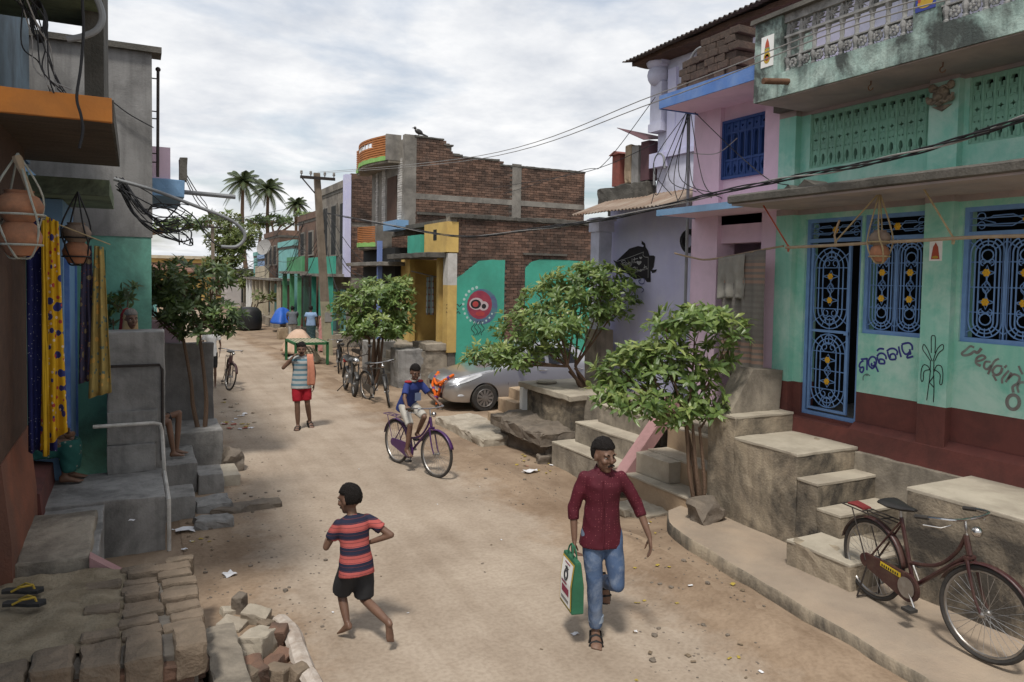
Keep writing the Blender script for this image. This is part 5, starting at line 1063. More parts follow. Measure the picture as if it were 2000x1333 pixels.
def leaf(mb, c, d, up, ln, w, droop=.25):
    d = d.normalized(); s = d.cross(up)
    if s.length < 1e-4: s = Vector((1, 0, 0))
    s.normalize(); n = s.cross(d).normalized(); m1 = c + d * ln * .45 + n * ln * .04; tip = c + d * ln - n * ln * droop
    o = len(mb.v)
    mb.v += [tuple(c), tuple(m1 + s * w / 2 - n * w * .12), tuple(m1), tuple(m1 - s * w / 2 - n * w * .12), tuple(c + d * ln * .8 + s * w * .28 - n * ln * droop * .5), tuple(c + d * ln * .8 - s * w * .28 - n * ln * droop * .5), tuple(tip)]
    mb.f += [(o, o + 1, o + 2), (o, o + 2, o + 3), (o + 1, o + 4, o + 2), (o + 2, o + 5, o + 3), (o + 2, o + 4, o + 6), (o + 2, o + 6, o + 5)]
def rosette(mb, c, d, n, ln, w):
    d = d.normalized(); a = d.orthogonal().normalized(); b = d.cross(a); ph = U(0, 6.28)
    for i in range(n):
        t = ph + i * 2.4; tilt = U(.25, 1.0); v = d * (1 - tilt * .75) + (a * math.cos(t) + b * math.sin(t)) * (.45 + tilt * .6)
        leaf(mb, c - d * ln * .25 * (i / n), v, d, ln * U(.5, 1.2), w * U(.65, 1.15), U(.05, .45))
def tree(name, label, base, clumps, dens, leafm='leaf', ln=.15, w=.055, stems=5, sr=.028, n_leaf=7, fork=None, group=None):
    base = Vector(base); t_ = thing(name, label, 'tree', base, group=group); dep = (base - CAM).dot(_f0); k = dep / FPX
    cl = [(at(px, py, base) + _f0 * U(-.22, .22) * rx * k, rx * k, ry * k) for px, py, rx, ry in clumps]
    tr = MB(); br = MB(); cen = sum((c for c, _, _ in cl), Vector()) / len(cl); low = min(c.z - r for c, _, r in cl)
    fk = Vector(fork) if fork else Vector((base.x * .6 + cen.x * .4, base.y * .6 + cen.y * .4, base.z + (low - base.z) * .9 + .1))
    tops = []
    for i in range(stems):
        a = 6.28 * i / stems; off = Vector((math.cos(a), math.sin(a), 0)) * sr * 1.6; e = fk + off * 2.4 + Vector((U(-.1, .1), U(-.1, .1), U(-.05, .15)))
        mid = base.lerp(e, .5) + off * U(0, 1.5) + Vector((U(-.03, .03), U(-.03, .03), 0))
        pts = spline([tuple(base + off - Vector((0, 0, .05))), tuple(base.lerp(mid, .5) + off), tuple(mid), tuple(e)], 4); tr.tube(pts, [sr * (1.25 - .5 * j / len(pts)) for j in range(len(pts))], 7); tops.append(e)
    for i, (c, rx, ry) in enumerate(cl):
        e = min(tops, key=lambda q: (q - c).length); m_ = e.lerp(c, .5) + Vector((U(-.05, .05), U(-.05, .05), -.05))
        br.tube(spline([tuple(e - Vector((0, 0, .03))), tuple(m_), tuple(c)], 4), [sr * (.75 - .055 * j) for j in range(9)], 5)
        for q in range(4): br.tube([m_.lerp(c, U(.2, 1)), c + Vector((U(-1, 1) * rx, U(-1, 1) * rx, U(-.7, .8) * ry)) * .8], [sr * .3, sr * .12], 4)
    tr.build('trunk', 'bark', t_, smooth=True); br.build('branches', 'bark', t_, smooth=True)
    cr = MB(); tipm = MB()
    for c, rx, ry in cl:
        n = int(dens * rx * (ry + rx) * .5 * 4)
        for i in range(n):
            v = Vector((random.gauss(0, 1), random.gauss(0, 1), random.gauss(0, 1))).normalized(); r = U(.35, 1) ** .6 * (1 + .25 * noise.noise(v * 2 + c))
            p = c + Vector((v.x * rx * r, v.y * rx * r, v.z * ry * r)); d = Vector((v.x * .8, v.y * .8, v.z * .5 + .65))
            rosette(tipm if v.z > .15 and rnd() < .38 else cr, p, d, n_leaf, ln, w)
    cr.build('crown', leafm, t_); tipm.build('young_leaves', {'leaf': 'leaf_tip', 'leaf_dark': 'leaf'}.get(leafm, leafm), t_); return t_
tree('street_tree', 'multi stemmed leafy tree growing at the end of the raised pavement', (-.09, .46, .2), [(1360, 625, 74, 32), (1300, 640, 40, 30), (1425, 650, 38, 32), (1300, 705, 84, 40), (1215, 725, 58, 38), (1185, 765, 36, 28), (1250, 778, 70, 34), (1355, 740, 56, 46), (1325, 805, 60, 30), (1395, 790, 28, 40), (1240, 690, 40, 25), (1400, 700, 40, 36)], 95, 'leaf', .17, .062, 6, .022, 6)
tree('street_tree', 'spreading leafy tree rooted in the planter platform by the silver car', (1.0, 4.75, 1.04), [(1185, 548, 60, 34), (1120, 560, 75, 40), (1055, 585, 50, 36), (1085, 625, 90, 38), (1015, 640, 58, 36), (960, 688, 55, 24), (1010, 700, 60, 26), (1080, 680, 50, 30), (1185, 598, 58, 34), (925, 700, 26, 15), (1150, 525, 30, 18), (1225, 575, 26, 24)], 68, 'leaf', .175, .064, 5, .03, 6)
tree('street_tree', 'dark leafed slender tree planted on the left cement plinth', (-5.25, 5.95, .6), [(350, 540, 60, 34), (300, 552, 34, 30), (425, 540, 34, 28), (360, 598, 78, 40), (430, 615, 44, 30), (285, 595, 28, 26), (385, 640, 52, 22), (447, 640, 28, 16), (330, 575, 50, 30), (262, 575, 26, 24)], 84, 'leaf_dark', .16, .055, 2, .03)
tree('street_tree', 'dark bush growing against the mint wall behind the old woman', (-6.3, 4.75, .3), [(232, 595, 28, 30), (250, 570, 22, 20), (222, 625, 16, 20)], 60, 'leaf_dark', .15, .05, 3, .015)
tree('street_tree', 'round topped leafy tree behind the parked motorcycle', (-.35, 13.4, 0), [(735, 572, 62, 32), (688, 600, 44, 36), (782, 588, 34, 36), (738, 632, 66, 30), (700, 645, 36, 18), (785, 560, 24, 22), (770, 640, 36, 24)], 50, 'leaf', .21, .085, 6, .04)
tree('street_tree', 'low clipped bush beside the black water drum down the lane', (-.6, 36.5, 0), [(520, 582, 24, 11), (505, 578, 14, 9), (538, 584, 14, 9)], 9, 'leaf_light', .3, .12, 3, .04)
tree('background_tree', 'pale feathery tree above the far end of the lane', (-2.2, 58, 0), [(450, 440, 32, 26), (425, 470, 26, 24), (475, 470, 26, 22), (455, 500, 30, 20), (495, 455, 18, 16), (440, 535, 26, 22), (480, 545, 22, 20), (415, 520, 22, 20), (460, 470, 30, 24)], 15, 'leaf_light', .42, .15, 3, .12)
tree('background_tree', 'dark broad tree behind the ochre end house', (-12, 92, 0), [(350, 440, 30, 12), (385, 436, 28, 14), (320, 444, 22, 10), (410, 440, 20, 12), (430, 425, 24, 14)], 2.2, 'leaf_dark', .9, .35, 2, .2)
tree('background_tree', 'dark tree below the coconut palms behind the street houses', (6, 78, 0), [(530, 430, 26, 14), (500, 436, 22, 12), (555, 432, 18, 12), (590, 425, 20, 14)], 2.6, 'leaf_dark', .8, .3, 2, .2)
def palm(label, px, py, y, rpx):
    c = ony(px, py, y); t_ = thing('palm_tree', label, 'palm', (c.x + .8, c.y, 0), group='coconut palms'); k = (c - CAM).dot(_f0) / FPX; r = rpx * k
    mb = MB(); b0 = Vector((c.x + .8, c.y, 0)); mb.tube([b0.lerp(c, i / 8) + Vector((-.4 * math.sin(math.pi * i / 8), 0, 0)) for i in range(9)], [.26 - .014 * i for i in range(9)], 8); mb.build('trunk', 'bark', t_, smooth=True)
    cr = MB()
    for i in range(26):
        a = i * 2.4; el = 1.1 - 1.75 * (i / 26); d = Vector((math.cos(a) * math.cos(el), math.sin(a) * math.cos(el), math.sin(el))); pts = []
        for j in range(9):
            u = j / 8; pts.append(c + d * r * u * (1 - .12 * u) - Vector((0, 0, r * .5 * u * u * (1.1 - el * .35))))
        cr.tube(pts, [.05 - .005 * j for j in range(9)], 4)
        for j in range(1, 26):
            u = j / 26; f = u * 8; q = int(f); p = pts[q].lerp(pts[min(q + 1, 8)], f - q); tg = (pts[min(q + 1, 8)] - pts[q]).normalized(); s = tg.cross(Vector((0, 0, 1))).normalized()
            for sg in (1, -1):
                l_ = r * .26 * math.sin(math.pi * min(1, u * .85 + .15)); e = p + (s * sg * .75 + tg * .55 - Vector((0, 0, .55))).normalized() * l_; w_ = tg * .07
                cr.add([p - w_, p + w_, e], [(0, 1, 2)])
    cr.build('crown', 'palm_leaf', t_)
    nt_ = MB()
    for i in range(6): nt_.ell(c + Vector((.3 * math.cos(i), .3 * math.sin(i), -.35)), (.17, .17, .2), 7, 5)
    nt_.build('coconuts', 'wood_pole', t_)
palm('tallest coconut palm with drooping fronds left of its twin', 475, 354, 74, 52); palm('coconut palm with wide crown leaning beside the tallest palm', 524, 368, 78, 48); palm('smaller coconut palm partly hidden behind the street houses', 580, 398, 84, 32)

# ================================================================ UTILITY POLES AND WIRES
def upole(name, label, b0, top, arm=True, r=.15):
    b0, top = Vector(b0), Vector(top); t_ = thing(name, label, 'utility pole', b0)
    mb = MB(); n = 10; rows = []
    for i in range(n + 1):
        p = b0.lerp(top, i / n); h = r * (1.05 - .35 * i / n); rows.append([p + Vector((-h, -h * .8, 0)), p + Vector((h, -h * .8, 0)), p + Vector((h, h * .8, 0)), p + Vector((-h, h * .8, 0))])
    k = 3; mb.loft(rows[k:]); mb.build('shaft', 'pole_concrete', t_); mb = MB(); mb.loft(rows[:k + 1]); mb.build('painted_base', 'pole_base', t_)
    MB().box(b0.x - r * 1.08, b0.x + r * 1.08 - .05, b0.y - r * .9, b0.y + r * .9, b0.z + 1.25, b0.z + 1.6).build('stencil_band', 'concrete_dark', t_)
    if arm:
        MB().box(top.x - .62, top.x + .62, top.y - .22, top.y - .13, top.z - .25, top.z - .15).build('cross_arm', 'iron', t_)
        mb = MB(); mb.tube([(top.x - .55, top.y - .18, top.z - .25), (top.x - .1, top.y - .18, top.z - .75)], .025, 5); mb.build('arm_brace', 'iron', t_)
        for dx_ in (-.58, -.25, .25, .58):
            mb = MB(); mb.lathe([(.02, 0), (.02, .06), (.05, .07), (.055, .1), (.035, .12), (.05, .14), (.045, .17), (.015, .19)], (top.x + dx_, top.y - .175, top.z - .15), 9); mb.build('insulator', 'wire_pale', t_, smooth=True)
    return t_
upole('utility_pole', 'tall tapered concrete utility pole with cross arm and insulators', (.2, 21.0, 0), (-.25, 21.0, 6.65))
upole('utility_pole', 'distant thin utility pole near the end of the lane', (-1.4, 47, 0), (-1.5, 47, 6.2), True, .13)
def wire(label, pts, r=.008, m='wire', drop=None, name='overhead_wire', group='overhead wires'):
    mb = MB(); mb.tube(pts, r, 5); return one(name, mb, m, label, 'wire', group)
# pair of bare conductors from the pole to the upper right
P0 = Vector((-.6, 20.83, 6.6))
for i, (e0, e1) in enumerate(((1475, 98), (1475, 112))):
    far_ = onx(690 + i * 4, 345 + i * 5, .2); e = onx(2010, -60 + i * 22, -.35); m_ = onx(1290, 182 + i * 14, .0)
    wire('pale bare conductor strung from the utility pole across the balcony, ' + ('upper' if i == 0 else 'lower') + ' of two', spline([(-.25 + .3 * i, 20.85, 6.66), tuple(onx(935, 305 + i * 6, .25)), tuple(m_), tuple(onx(1640, 48 + i * 12, -.2)), tuple(e)], 10) + [(-.6, -18, e.z + .5)], .007, 'wire_pale')
# thick twisted bundle
pts = [tuple(Vector((.1, 20.8, 5.2)))] + [tuple(onx(px, py, x)) for px, py, x in ((760, 440, .3), (900, 462, .3), (1050, 447, .25), (1200, 425, .2), (1400, 378, .1), (1560, 345, 0), (1700, 318, -.1), (1850, 280, -.15), (2010, 228, -.2))]
sp = spline(pts, 14) + [(-.4, -18, 4.7)]
for k in range(4):
    mb = MB(); mb.tube([(p[0] + .016 * math.cos(i * .28 + k * 1.57), p[1], p[2] + (.02 + .012 * noise.noise(Vector((i * .05, k, 0)))) * math.sin(i * .28 + k * 1.57)) for i, p in enumerate(sp)], .0085, 5)
    one('overhead_cable', mb, 'wire' if k < 3 else 'wire_pale', ['black strand of the twisted cable bundle crossing the mint house', 'black strand of the twisted cable bundle crossing the mint house', 'black strand of the twisted cable bundle crossing the mint house', 'pale strand of the twisted cable bundle crossing the mint house'][k], 'cable', 'twisted cable bundle')
# tangles
random.seed(11)
def px_wire(label, pp, r, m='wire', grp=None):
    mb = MB(); mb.tube(spline([tuple(p) for p in pp], 8), r, 5); return one('loose_wire', mb, m, label, 'wire', grp)
for i in range(9):
    a = onx(1345 + U(-4, 4), 212 + U(0, 10), .9); b_ = onx(U(1270, 1330), U(380, 420), .35) if i < 5 else onx(U(1360, 1420), U(370, 395), .3); m_ = (a + b_) / 2 + Vector((-.15, U(-.4, .4), U(-.5, -.1)))
    px_wire('thin black wire dropping from the mast beside the pink pillar', [a, m_, b_], .006, grp='wires at the wiring mast')
for i, q in enumerate((((1280, 190, .9), (1180, 320, .9), (1130, 335, 1.2), (980, 380, 3)), ((1280, 280, .9), (1180, 325, 1.0), (1100, 345, 1.5), (960, 368, 3)), ((1352, 300, .7), (1400, 300, .7), (1440, 270, .8)), ((1352, 215, .9), (1440, 300, .6), (1500, 350, .2), (1540, 362, .1)))):
    px_wire(['long slack wire from the mast down to the brick house', 'second slack wire from the mast to the brick house', 'short pale wire looping over the blue lattice window', 'slack wire from the mast to the twisted cable bundle'][i], [onx(*p) for p in q], .006, 'wire' if i != 2 else 'wire_pale')
for i in range(7):
    a = Vector((.0, 20.8, 5.0 + U(-.6, .4))); b_ = ony(U(660, 800), U(540, 600), 17) if i < 4 else ony(U(560, 600), U(470, 540), 28); px_wire('loose service wire sagging from the utility pole', [a, (a + b_) / 2 - Vector((0, 0, U(.3, .9))), b_], .012, grp='service wires at the utility pole')
for i in range(8):
    px_wire('service wire sagging along the far right houses', [onx(U(590, 610), U(420, 500), .0), onx(U(540, 560), U(440, 560), .4), onx(U(500, 520), U(500, 560), .4), onx(470 + U(-5, 5), 520 + U(-20, 20), -1)], .012, grp='service wires along the lane')
# left: bent pipe with a knot of cables
mb = MB(); y0 = 3.2; pp = [ony(*q, y0) for q in ((222, 350), (300, 372), (380, 402), (440, 425), (470, 445), (478, 465), (462, 482), (432, 482))]
mb.tube(spline([tuple(p) for p in pp], 6), .02, 8); one('bent_conduit', mb, 'pvc_grey', 'long grey conduit pipe with hooked end reaching over the lane', 'pipe', smooth=True)
for i in range(22):
    q = [(U(222, 240), U(345, 370)), (U(270, 300), U(370, 430)), (U(300, 350), U(390, 460)), (U(330, 380), U(400, 450))] if i % 3 else [(U(228, 240), U(350, 372)), (U(250, 275), U(400, 445)), (U(300, 320), U(440, 462)), (U(340, 375), U(440, 480)), (U(350, 378), U(465, 480))]
    px_wire('black cable in the knot under the bent conduit pipe', [ony(*p, y0 + U(-.15, .25)) for p in q], U(.005, .009), grp='cable knot under the conduit')
px_wire('cable looping from the conduit knot to its hooked end', [ony(*p, y0) for p in ((345, 400), (380, 425), (400, 455), (418, 475), (432, 482))], .008)
for i in range(3): px_wire('slack wire running from the roof of the grey house over the lane', [ony(360, 335 + 6 * i, 5.5), ony(400, 395 + 8 * i, 9), ony(440 + 10 * i, 430, 16), onx(600, 400 + 20 * i, 0)], .008, grp='wires from the grey house')
px_wire('thin cable hanging diagonally across the grey cement wall', [ony(*p, 4.9) for p in ((200, 175), (210, 190), (250, 222), (300, 250))], .008)
mb = MB(); mb.tube(spline([tuple(ony(*p, -.1)) for p in ((160, -10), (163, 60), (158, 130), (150, 190), (158, 225), (162, 255), (155, 290))], 6), .010, 6); one('hanging_cable', mb, 'wire', 'thick black cable hanging down past the orange balcony edge', 'cable', smooth=True)
mb = MB(); mb.tube(spline([tuple(ony(*p, 0)) for p in ((130, 77), (160, 72), (190, 58), (200, 30), (185, -15))], 6), .024, 8); one('hose', mb, 'pvc_grey', 'thick grey hose looping above the orange balcony', 'hose', smooth=True)
for i in range(9): px_wire('thin loose wire dangling around the orange balcony', [ony(*p, U(-.1, .3)) for p in ((U(10, 60), -10), (U(40, 90), U(40, 90)), (U(70, 110), U(90, 160)), (U(90, 150), U(170, 200)))], .005, 'wire' if i % 3 else 'wire_pale', grp='wires at the orange balcony')
mb = MB()
for k in range(8): mb.tube([(p.x, p.y, p.z) for p in [ony(72 + 14 * math.cos(a) + k, 35 + 35 * math.sin(a) + 2 * k, .2 + .02 * k) for a in [6.28 * i / 14 for i in range(14)]]], .006, 4, closed=True)
one('wire_coil', mb, 'wire', 'tangled black wire coil under the upper green slab', 'wire')

# ================================================================ HANGING POTS, CLOTHS
def hang_pot(label, c, r, top, m_up='clay_grey', ropem='rope_pale'):
    c = Vector(c); top = Vector(top); t_ = thing('hanging_pots', label, 'pots', c - Vector((0, 0, r * 1.9)))
    prof = [(.001, -r), (r * .55, -r * .92), (r * .95, -r * .3), (r, .05 * r), (r * .8, r * .55), (r * .55, r * .75), (r * .62, r * .92)]
    mb = MB(); mb.lathe([(a, b_) for a, b_ in prof], c - Vector((0, 0, r * .9)), 16); mb.build('lower_pot', 'clay', t_, smooth=True)
    mb = MB(); mb.lathe([(a * 1.08, b_ * .85) for a, b_ in prof], c + Vector((0, 0, r * .62)), 16); mb.build('upper_pot', m_up, t_, smooth=True)
    mb = MB()
    for k in range(4):
        a = k * 1.57 + .5; mb.tube(spline([tuple(top), tuple(c + Vector((math.cos(a) * r * 1.1, math.sin(a) * r * 1.1, r * 1.2))), tuple(c + Vector((math.cos(a + .4) * r * 1.12, math.sin(a + .4) * r * 1.12, -r * .5))), tuple(c + Vector((math.cos(a + .8) * r * .55, math.sin(a + .8) * r * .55, -r * 1.85))), tuple(c - Vector((0, 0, r * 1.95)))], 5), .008, 5)
    for z, f in ((r * .2, 1.13), (-r * 1.3, 1.0)): mb.tube([c + Vector((r * f * math.cos(a), r * f * math.sin(a), z)) for a in [6.28 * i / 14 for i in range(14)]], .008, 4, closed=True)
    mb.build('net', ropem, t_); return t_
c1 = onx(1718, 485, .4); hang_pot('stacked clay pots in a rope sling before the mint house grille', c1 + Vector((0, 0, .04)), .095, onx(1718, 376, .4), 'clay_grey', 'rope')
c2 = ony(38, 428, .3); hang_pot('pair of clay pots in a pale rope net below the orange balcony', c2, .15, ony(35, 300, .3), 'clay', 'rope_pale')
c3 = ony(149, 470, 1.9); hang_pot('grey and red clay pots hung beside the patterned cloths', c3, .12, ony(152, 375, 1.9), 'clay_grey', 'wire')
mb = MB(); mb.tube(spline([tuple(ony(*p, .25)) for p in ((32, 305), (45, 340), (60, 380), (70, 400))], 4), [.03, .035, .03, .025, .02, .02, .02, .02, .02, .02, .02, .02, .02], 7); one('gnarled_stick', mb, 'wood_pole', 'gnarled stick hooked beside the net of clay pots', 'stick', smooth=True)
mb = MB(); mb.tube(spline([tuple(onx(px, py, .42)) for px, py in ((1535, 484), (1620, 480), (1720, 474), (1800, 470), (1862, 466), (1930, 463), (2010, 461))], 5), .017, 7); one('wooden_rod', mb, 'wood_pole', 'long crooked wooden rod hung across the mint house front', 'rod', smooth=True)
for i, (a, b_, m_) in enumerate((((1490, 400, .3), (1540, 482, .42), 'motif_red'), ((1718, 376, .4), (1632, 472, .42), 'rope'), ((1800, 362, .35), (1862, 465, .42), 'rope'))):
    mb = MB(); mb.tube([onx(*a), onx(*b_)], .009, 5); mb.tube([onx(*b_) + Vector((.0, .012 * math.cos(t_ * 1.3), .02 * math.sin(t_ * 1.3) - .003 * t_)) for t_ in range(16)], .007, 4); one('hanging_rope', mb, m_, ['dark red rope tying the wooden rod at the pink pillar', 'pale slanted rope holding the wooden rod by the clay pots', 'thin rope tying the wooden rod in front of the pilaster'][i], 'rope')
mb = MB(); mb.tube([onx(*p) for p in ((1632, 472, .42), (1630, 460, .42), (1636, 440, .4), (1640, 430, .4))], .012, 6); one('wooden_hook', mb, 'wood_pole', 'small forked wooden hook on the hanging rod', 'hook')
mb = MB(); mb.tube([onx(1700, 374, .35), onx(1740, 372, .45)], .015, 5); mb.tube([onx(1705, 380, .38), onx(1735, 366, .42)], .012, 5); one('hook_knot', mb, 'wood_dark', 'dark knot of sticks under the slab above the hanging pots', 'hook')
def cloth(name, label, p0, p1, drop0, drop1, mat, folds=5, amp=.03, depth=None, k=26, hem=.02, smooth=True, seed=0, gather=0):
    "cloth hung along p0-p1; drop0/drop1 its length at the two ends"
    p0, p1 = Vector(p0), Vector(p1); mb = MB(); n = 18; sd_ = (p1 - p0).cross(Vector((0, 0, 1))).normalized(); vs = []
    for j in range(n + 1):
        v = j / n
        for i in range(k + 1):
            u = i / k; d = drop0 + (drop1 - drop0) * u; uu = .5 + (u - .5) * (1 - gather * (1 - v)); p = p0.lerp(p1, uu) - Vector((0, 0, d * v + hem * noise.noise(Vector((u * 5, seed, 0))) * v))
            vs.append(p + sd_ * (amp * math.sin(u * folds * 6.28 + 1.2 * noise.noise(Vector((u * 3, v * 2, seed)))) * (.35 + .65 * v) + .025 * noise.noise(Vector((u * 4, v * 4, seed + 3)))))
    mb.add(vs, [(j * (k + 1) + i, j * (k + 1) + i + 1, (j + 1) * (k + 1) + i + 1, (j + 1) * (k + 1) + i) for j in range(n) for i in range(k)])
    me = mb.mesh(name, mat, 80); o = link(name, me); o.modifiers.new('t', 'SOLIDIFY').thickness = .004
    return tag(o, label, 'cloth')
def cloth_mat(name, base, bands=(), bsc=60, bump=.3, checks=None):
    "woven cloth: fine weave relief; bands = [(axis, freq, width, colour)] of stripes in the cloth's own coordinates"
    m = pm(name, base, tuple(c * .8 for c in base), sc=7, bump=bump, bsc=bsc); t = m.node_tree; b = t.nodes['Principled BSDF'] if 'Principled BSDF' in t.nodes else next(n for n in t.nodes if n.type == 'BSDF_PRINCIPLED'); L = t.links.new
    src = b.inputs['Base Color'].links[0].from_socket; co = next(n for n in t.nodes if n.type == 'TEX_COORD'); sp_ = t.nodes.new('ShaderNodeSeparateXYZ'); L(co.outputs['Object'], sp_.inputs[0])
    for ax, fr, wd, ph, col in bands:
        a = t.nodes.new('ShaderNodeMath'); a.operation = 'MULTIPLY_ADD'; a.inputs[1].default_value = fr; a.inputs[2].default_value = ph + 50; L(sp_.outputs[ax], a.inputs[0])
        f = t.nodes.new('ShaderNodeMath'); f.operation = 'FRACT'; L(a.outputs[0], f.inputs[0]); l = t.nodes.new('ShaderNodeMath'); l.operation = 'LESS_THAN'; l.inputs[1].default_value = wd; L(f.outputs[0], l.inputs[0])
        mx = t.nodes.new('ShaderNodeMixRGB'); L(l.outputs[0], mx.inputs[0]); L(src, mx.inputs[1]); mx.inputs[2].default_value = (*col, 1); src = mx.outputs[0]
    L(src, b.inputs['Base Color']); return name
cloth_mat('towel_grey', (.27, .255, .225)); cloth_mat('shawl', (.20, .185, .165), [(2, 1.0, .30, .05, (.27, .18, .14)), (2, 14, .45, 0, (.16, .145, .13))])
A_, B_ = onx(1388, 507, .72), onx(1496, 487, .72)
mb = MB(); mb.tube(spline([tuple(onx(1318, 495, .9)), tuple(onx(1350, 503, .8)), tuple(A_), tuple(B_), tuple(onx(1530, 481, .72))], 4), .013, 6); one('clothes_pole', mb, 'wood_pole', 'thin bamboo pole carrying grey cloths before the pink house', 'pole', smooth=True)
cloth('hanging_cloth', 'long grey shawl with faint pink bands hung at the pink house', onx(1412, 503, .70), onx(1496, 487, .70), 1.52, 1.58, 'shawl', 4, .035, seed=2)
cloth('hanging_cloth', 'short plain grey towel hung over the pole at the pink house', onx(1403, 505, .66), onx(1455, 496, .66), .53, .56, 'towel_grey', 3, .025, seed=5)
cloth('hanging_cloth', 'crumpled brown grey cloth end below the long shawl', onx(1425, 690, .74), onx(1480, 690, .74), .28, .2, 'towel_grey', 2, .04, seed=8)
# patterned saris on the left
def sari_mat(name, base, blobs, dot):
    m = pm(name, base, tuple(c * .8 for c in base), sc=9, bump=.1); t = m.node_tree; b = next(n for n in t.nodes if n.type == 'BSDF_PRINCIPLED'); L = t.links.new; co = next(n for n in t.nodes if n.type == 'TEX_COORD'); src = b.inputs['Base Color'].links[0].from_socket
    for sc_, th, col in blobs:
        v = t.nodes.new('ShaderNodeTexVoronoi'); v.inputs['Scale'].default_value = sc_; L(co.outputs['Object'], v.inputs['Vector']); l = t.nodes.new('ShaderNodeMath'); l.operation = 'LESS_THAN'; l.inputs[1].default_value = th; L(v.outputs['Distance'], l.inputs[0])
        mx = t.nodes.new('ShaderNodeMixRGB'); L(l.outputs[0], mx.inputs[0]); L(src, mx.inputs[1]); mx.inputs[2].default_value = (*col, 1); src = mx.outputs[0]
    L(src, b.inputs['Base Color'])
sari_mat('sari_blue', (.022, .028, .13), [(34, .16, (.32, .33, .45))], None); sari_mat('sari_yellow', (.62, .36, .015), [(9, .30, (.03, .035, .16)), (13, .22, (.36, .05, .05)), (17, .2, (.6, .5, .4))], None)
sari_mat('scarf_dark', (.06, .055, .10), [(12, .3, (.25, .2, .12)), (26, .2, (.2, .07, .06))], None); sari_mat('scarf_ochre', (.36, .27, .09), [(16, .25, (.12, .16, .13)), (10, .25, (.5, .3, .08))], None); pm('scarf_teal', (.06, .21, .17), bump=.1)
a_ = lambda px, py, y: ony(px, py, y)
cloth('hanging_sari', 'dark blue dotted sari length hung on the left house', a_(50, 428, 1.15), a_(108, 432, 1.2), 2.0, 2.02, 'sari_blue', 2.5, .03, seed=1)
cloth('hanging_sari', 'bright yellow patterned sari border hung over the blue sari', a_(74, 415, 1.08), a_(128, 440, 1.12), 2.04, 1.8, 'sari_yellow', 2.5, .03, seed=4, gather=.55)
cloth('hanging_sari', 'narrow yellow hem strip of the hung sari', a_(80, 430, 1.05), a_(92, 430, 1.05), 2.02, 2.02, pm('sari_hem', (.62, .38, .02), bump=.1), 1, .015, seed=9)
cloth('hanging_scarf', 'dark patterned scarf hung beside the clay pots', a_(152, 480, 1.95), a_(186, 480, 1.95), 1.35, 1.3, 'scarf_dark', 2, .03, seed=6, gather=.4)
cloth('hanging_scarf', 'ochre green checked scarf with fringed end', a_(170, 478, 1.9), a_(216, 485, 1.9), 1.5, 1.42, 'scarf_ochre', 2, .025, seed=7, gather=.6)
cloth('hanging_scarf', 'narrow teal scarf hung at the end of the line', a_(196, 485, 1.97), a_(210, 490, 1.97), 1.2, 1.1, 'scarf_teal', 1, .02, seed=10, gather=.5)
mb = MB(); mb.tube([a_(40, 410, 1.2), a_(215, 478, 1.98)], .006, 5); one('clothes_line', mb, 'rope', 'thin line carrying the saris and scarves on the left house', 'line')
p_ = lambda px, py: ony(px, py, 15.2)
cloth('hanging_cloth', 'pale checked towel hung at the yellow entrance bay', p_(833, 542), p_(848, 540), 1.15, 1.2, cloth_mat('check_towel', (.42, .46, .46), [(2, 5, .25, 0, (.3, .2, .18)), (0, 8, .25, 0, (.25, .36, .36))]), 1.5, .03, seed=12)
mb = MB(); mb.tube([p_(803, 530), p_(855, 542)], .02, 6); one('towel_pole', mb, 'wire_pale', 'short pale pole holding the towel at the yellow entrance', 'pole')
# ================================================================ BICYCLES
pm('bike_maroon', (.052, .015, .016), (.036, .012, .013), sc=8, bump=.05, rough=.42, spec=.45, dirt=(.10, .065, .045), da=.5, dsc=7)
pm('bike_purple', (.07, .02, .10), (.05, .016, .08), sc=8, bump=.03, rough=.35, spec=.5)
pm('bike_black', (.02, .02, .021), (.03, .028, .027), sc=8, bump=.03, rough=.4, spec=.5, dirt=(.1, .085, .065), da=.3, dsc=6)
pm('saddle', (.018, .017, .017), (.025, .024, .023), sc=8, bump=.1, rough=.5)
pm('label_yellow', (.62, .44, .03), bump=0, rough=.5); pm('red_cloth', (.35, .03, .03), (.25, .02, .025), sc=9, bump=.2)
def arc(cx, cz, r, a0, a1, n, y=0): return [(cx + r * math.cos(a0 + (a1 - a0) * i / n), y, cz + r * math.sin(a0 + (a1 - a0) * i / n)) for i in range(n + 1)]
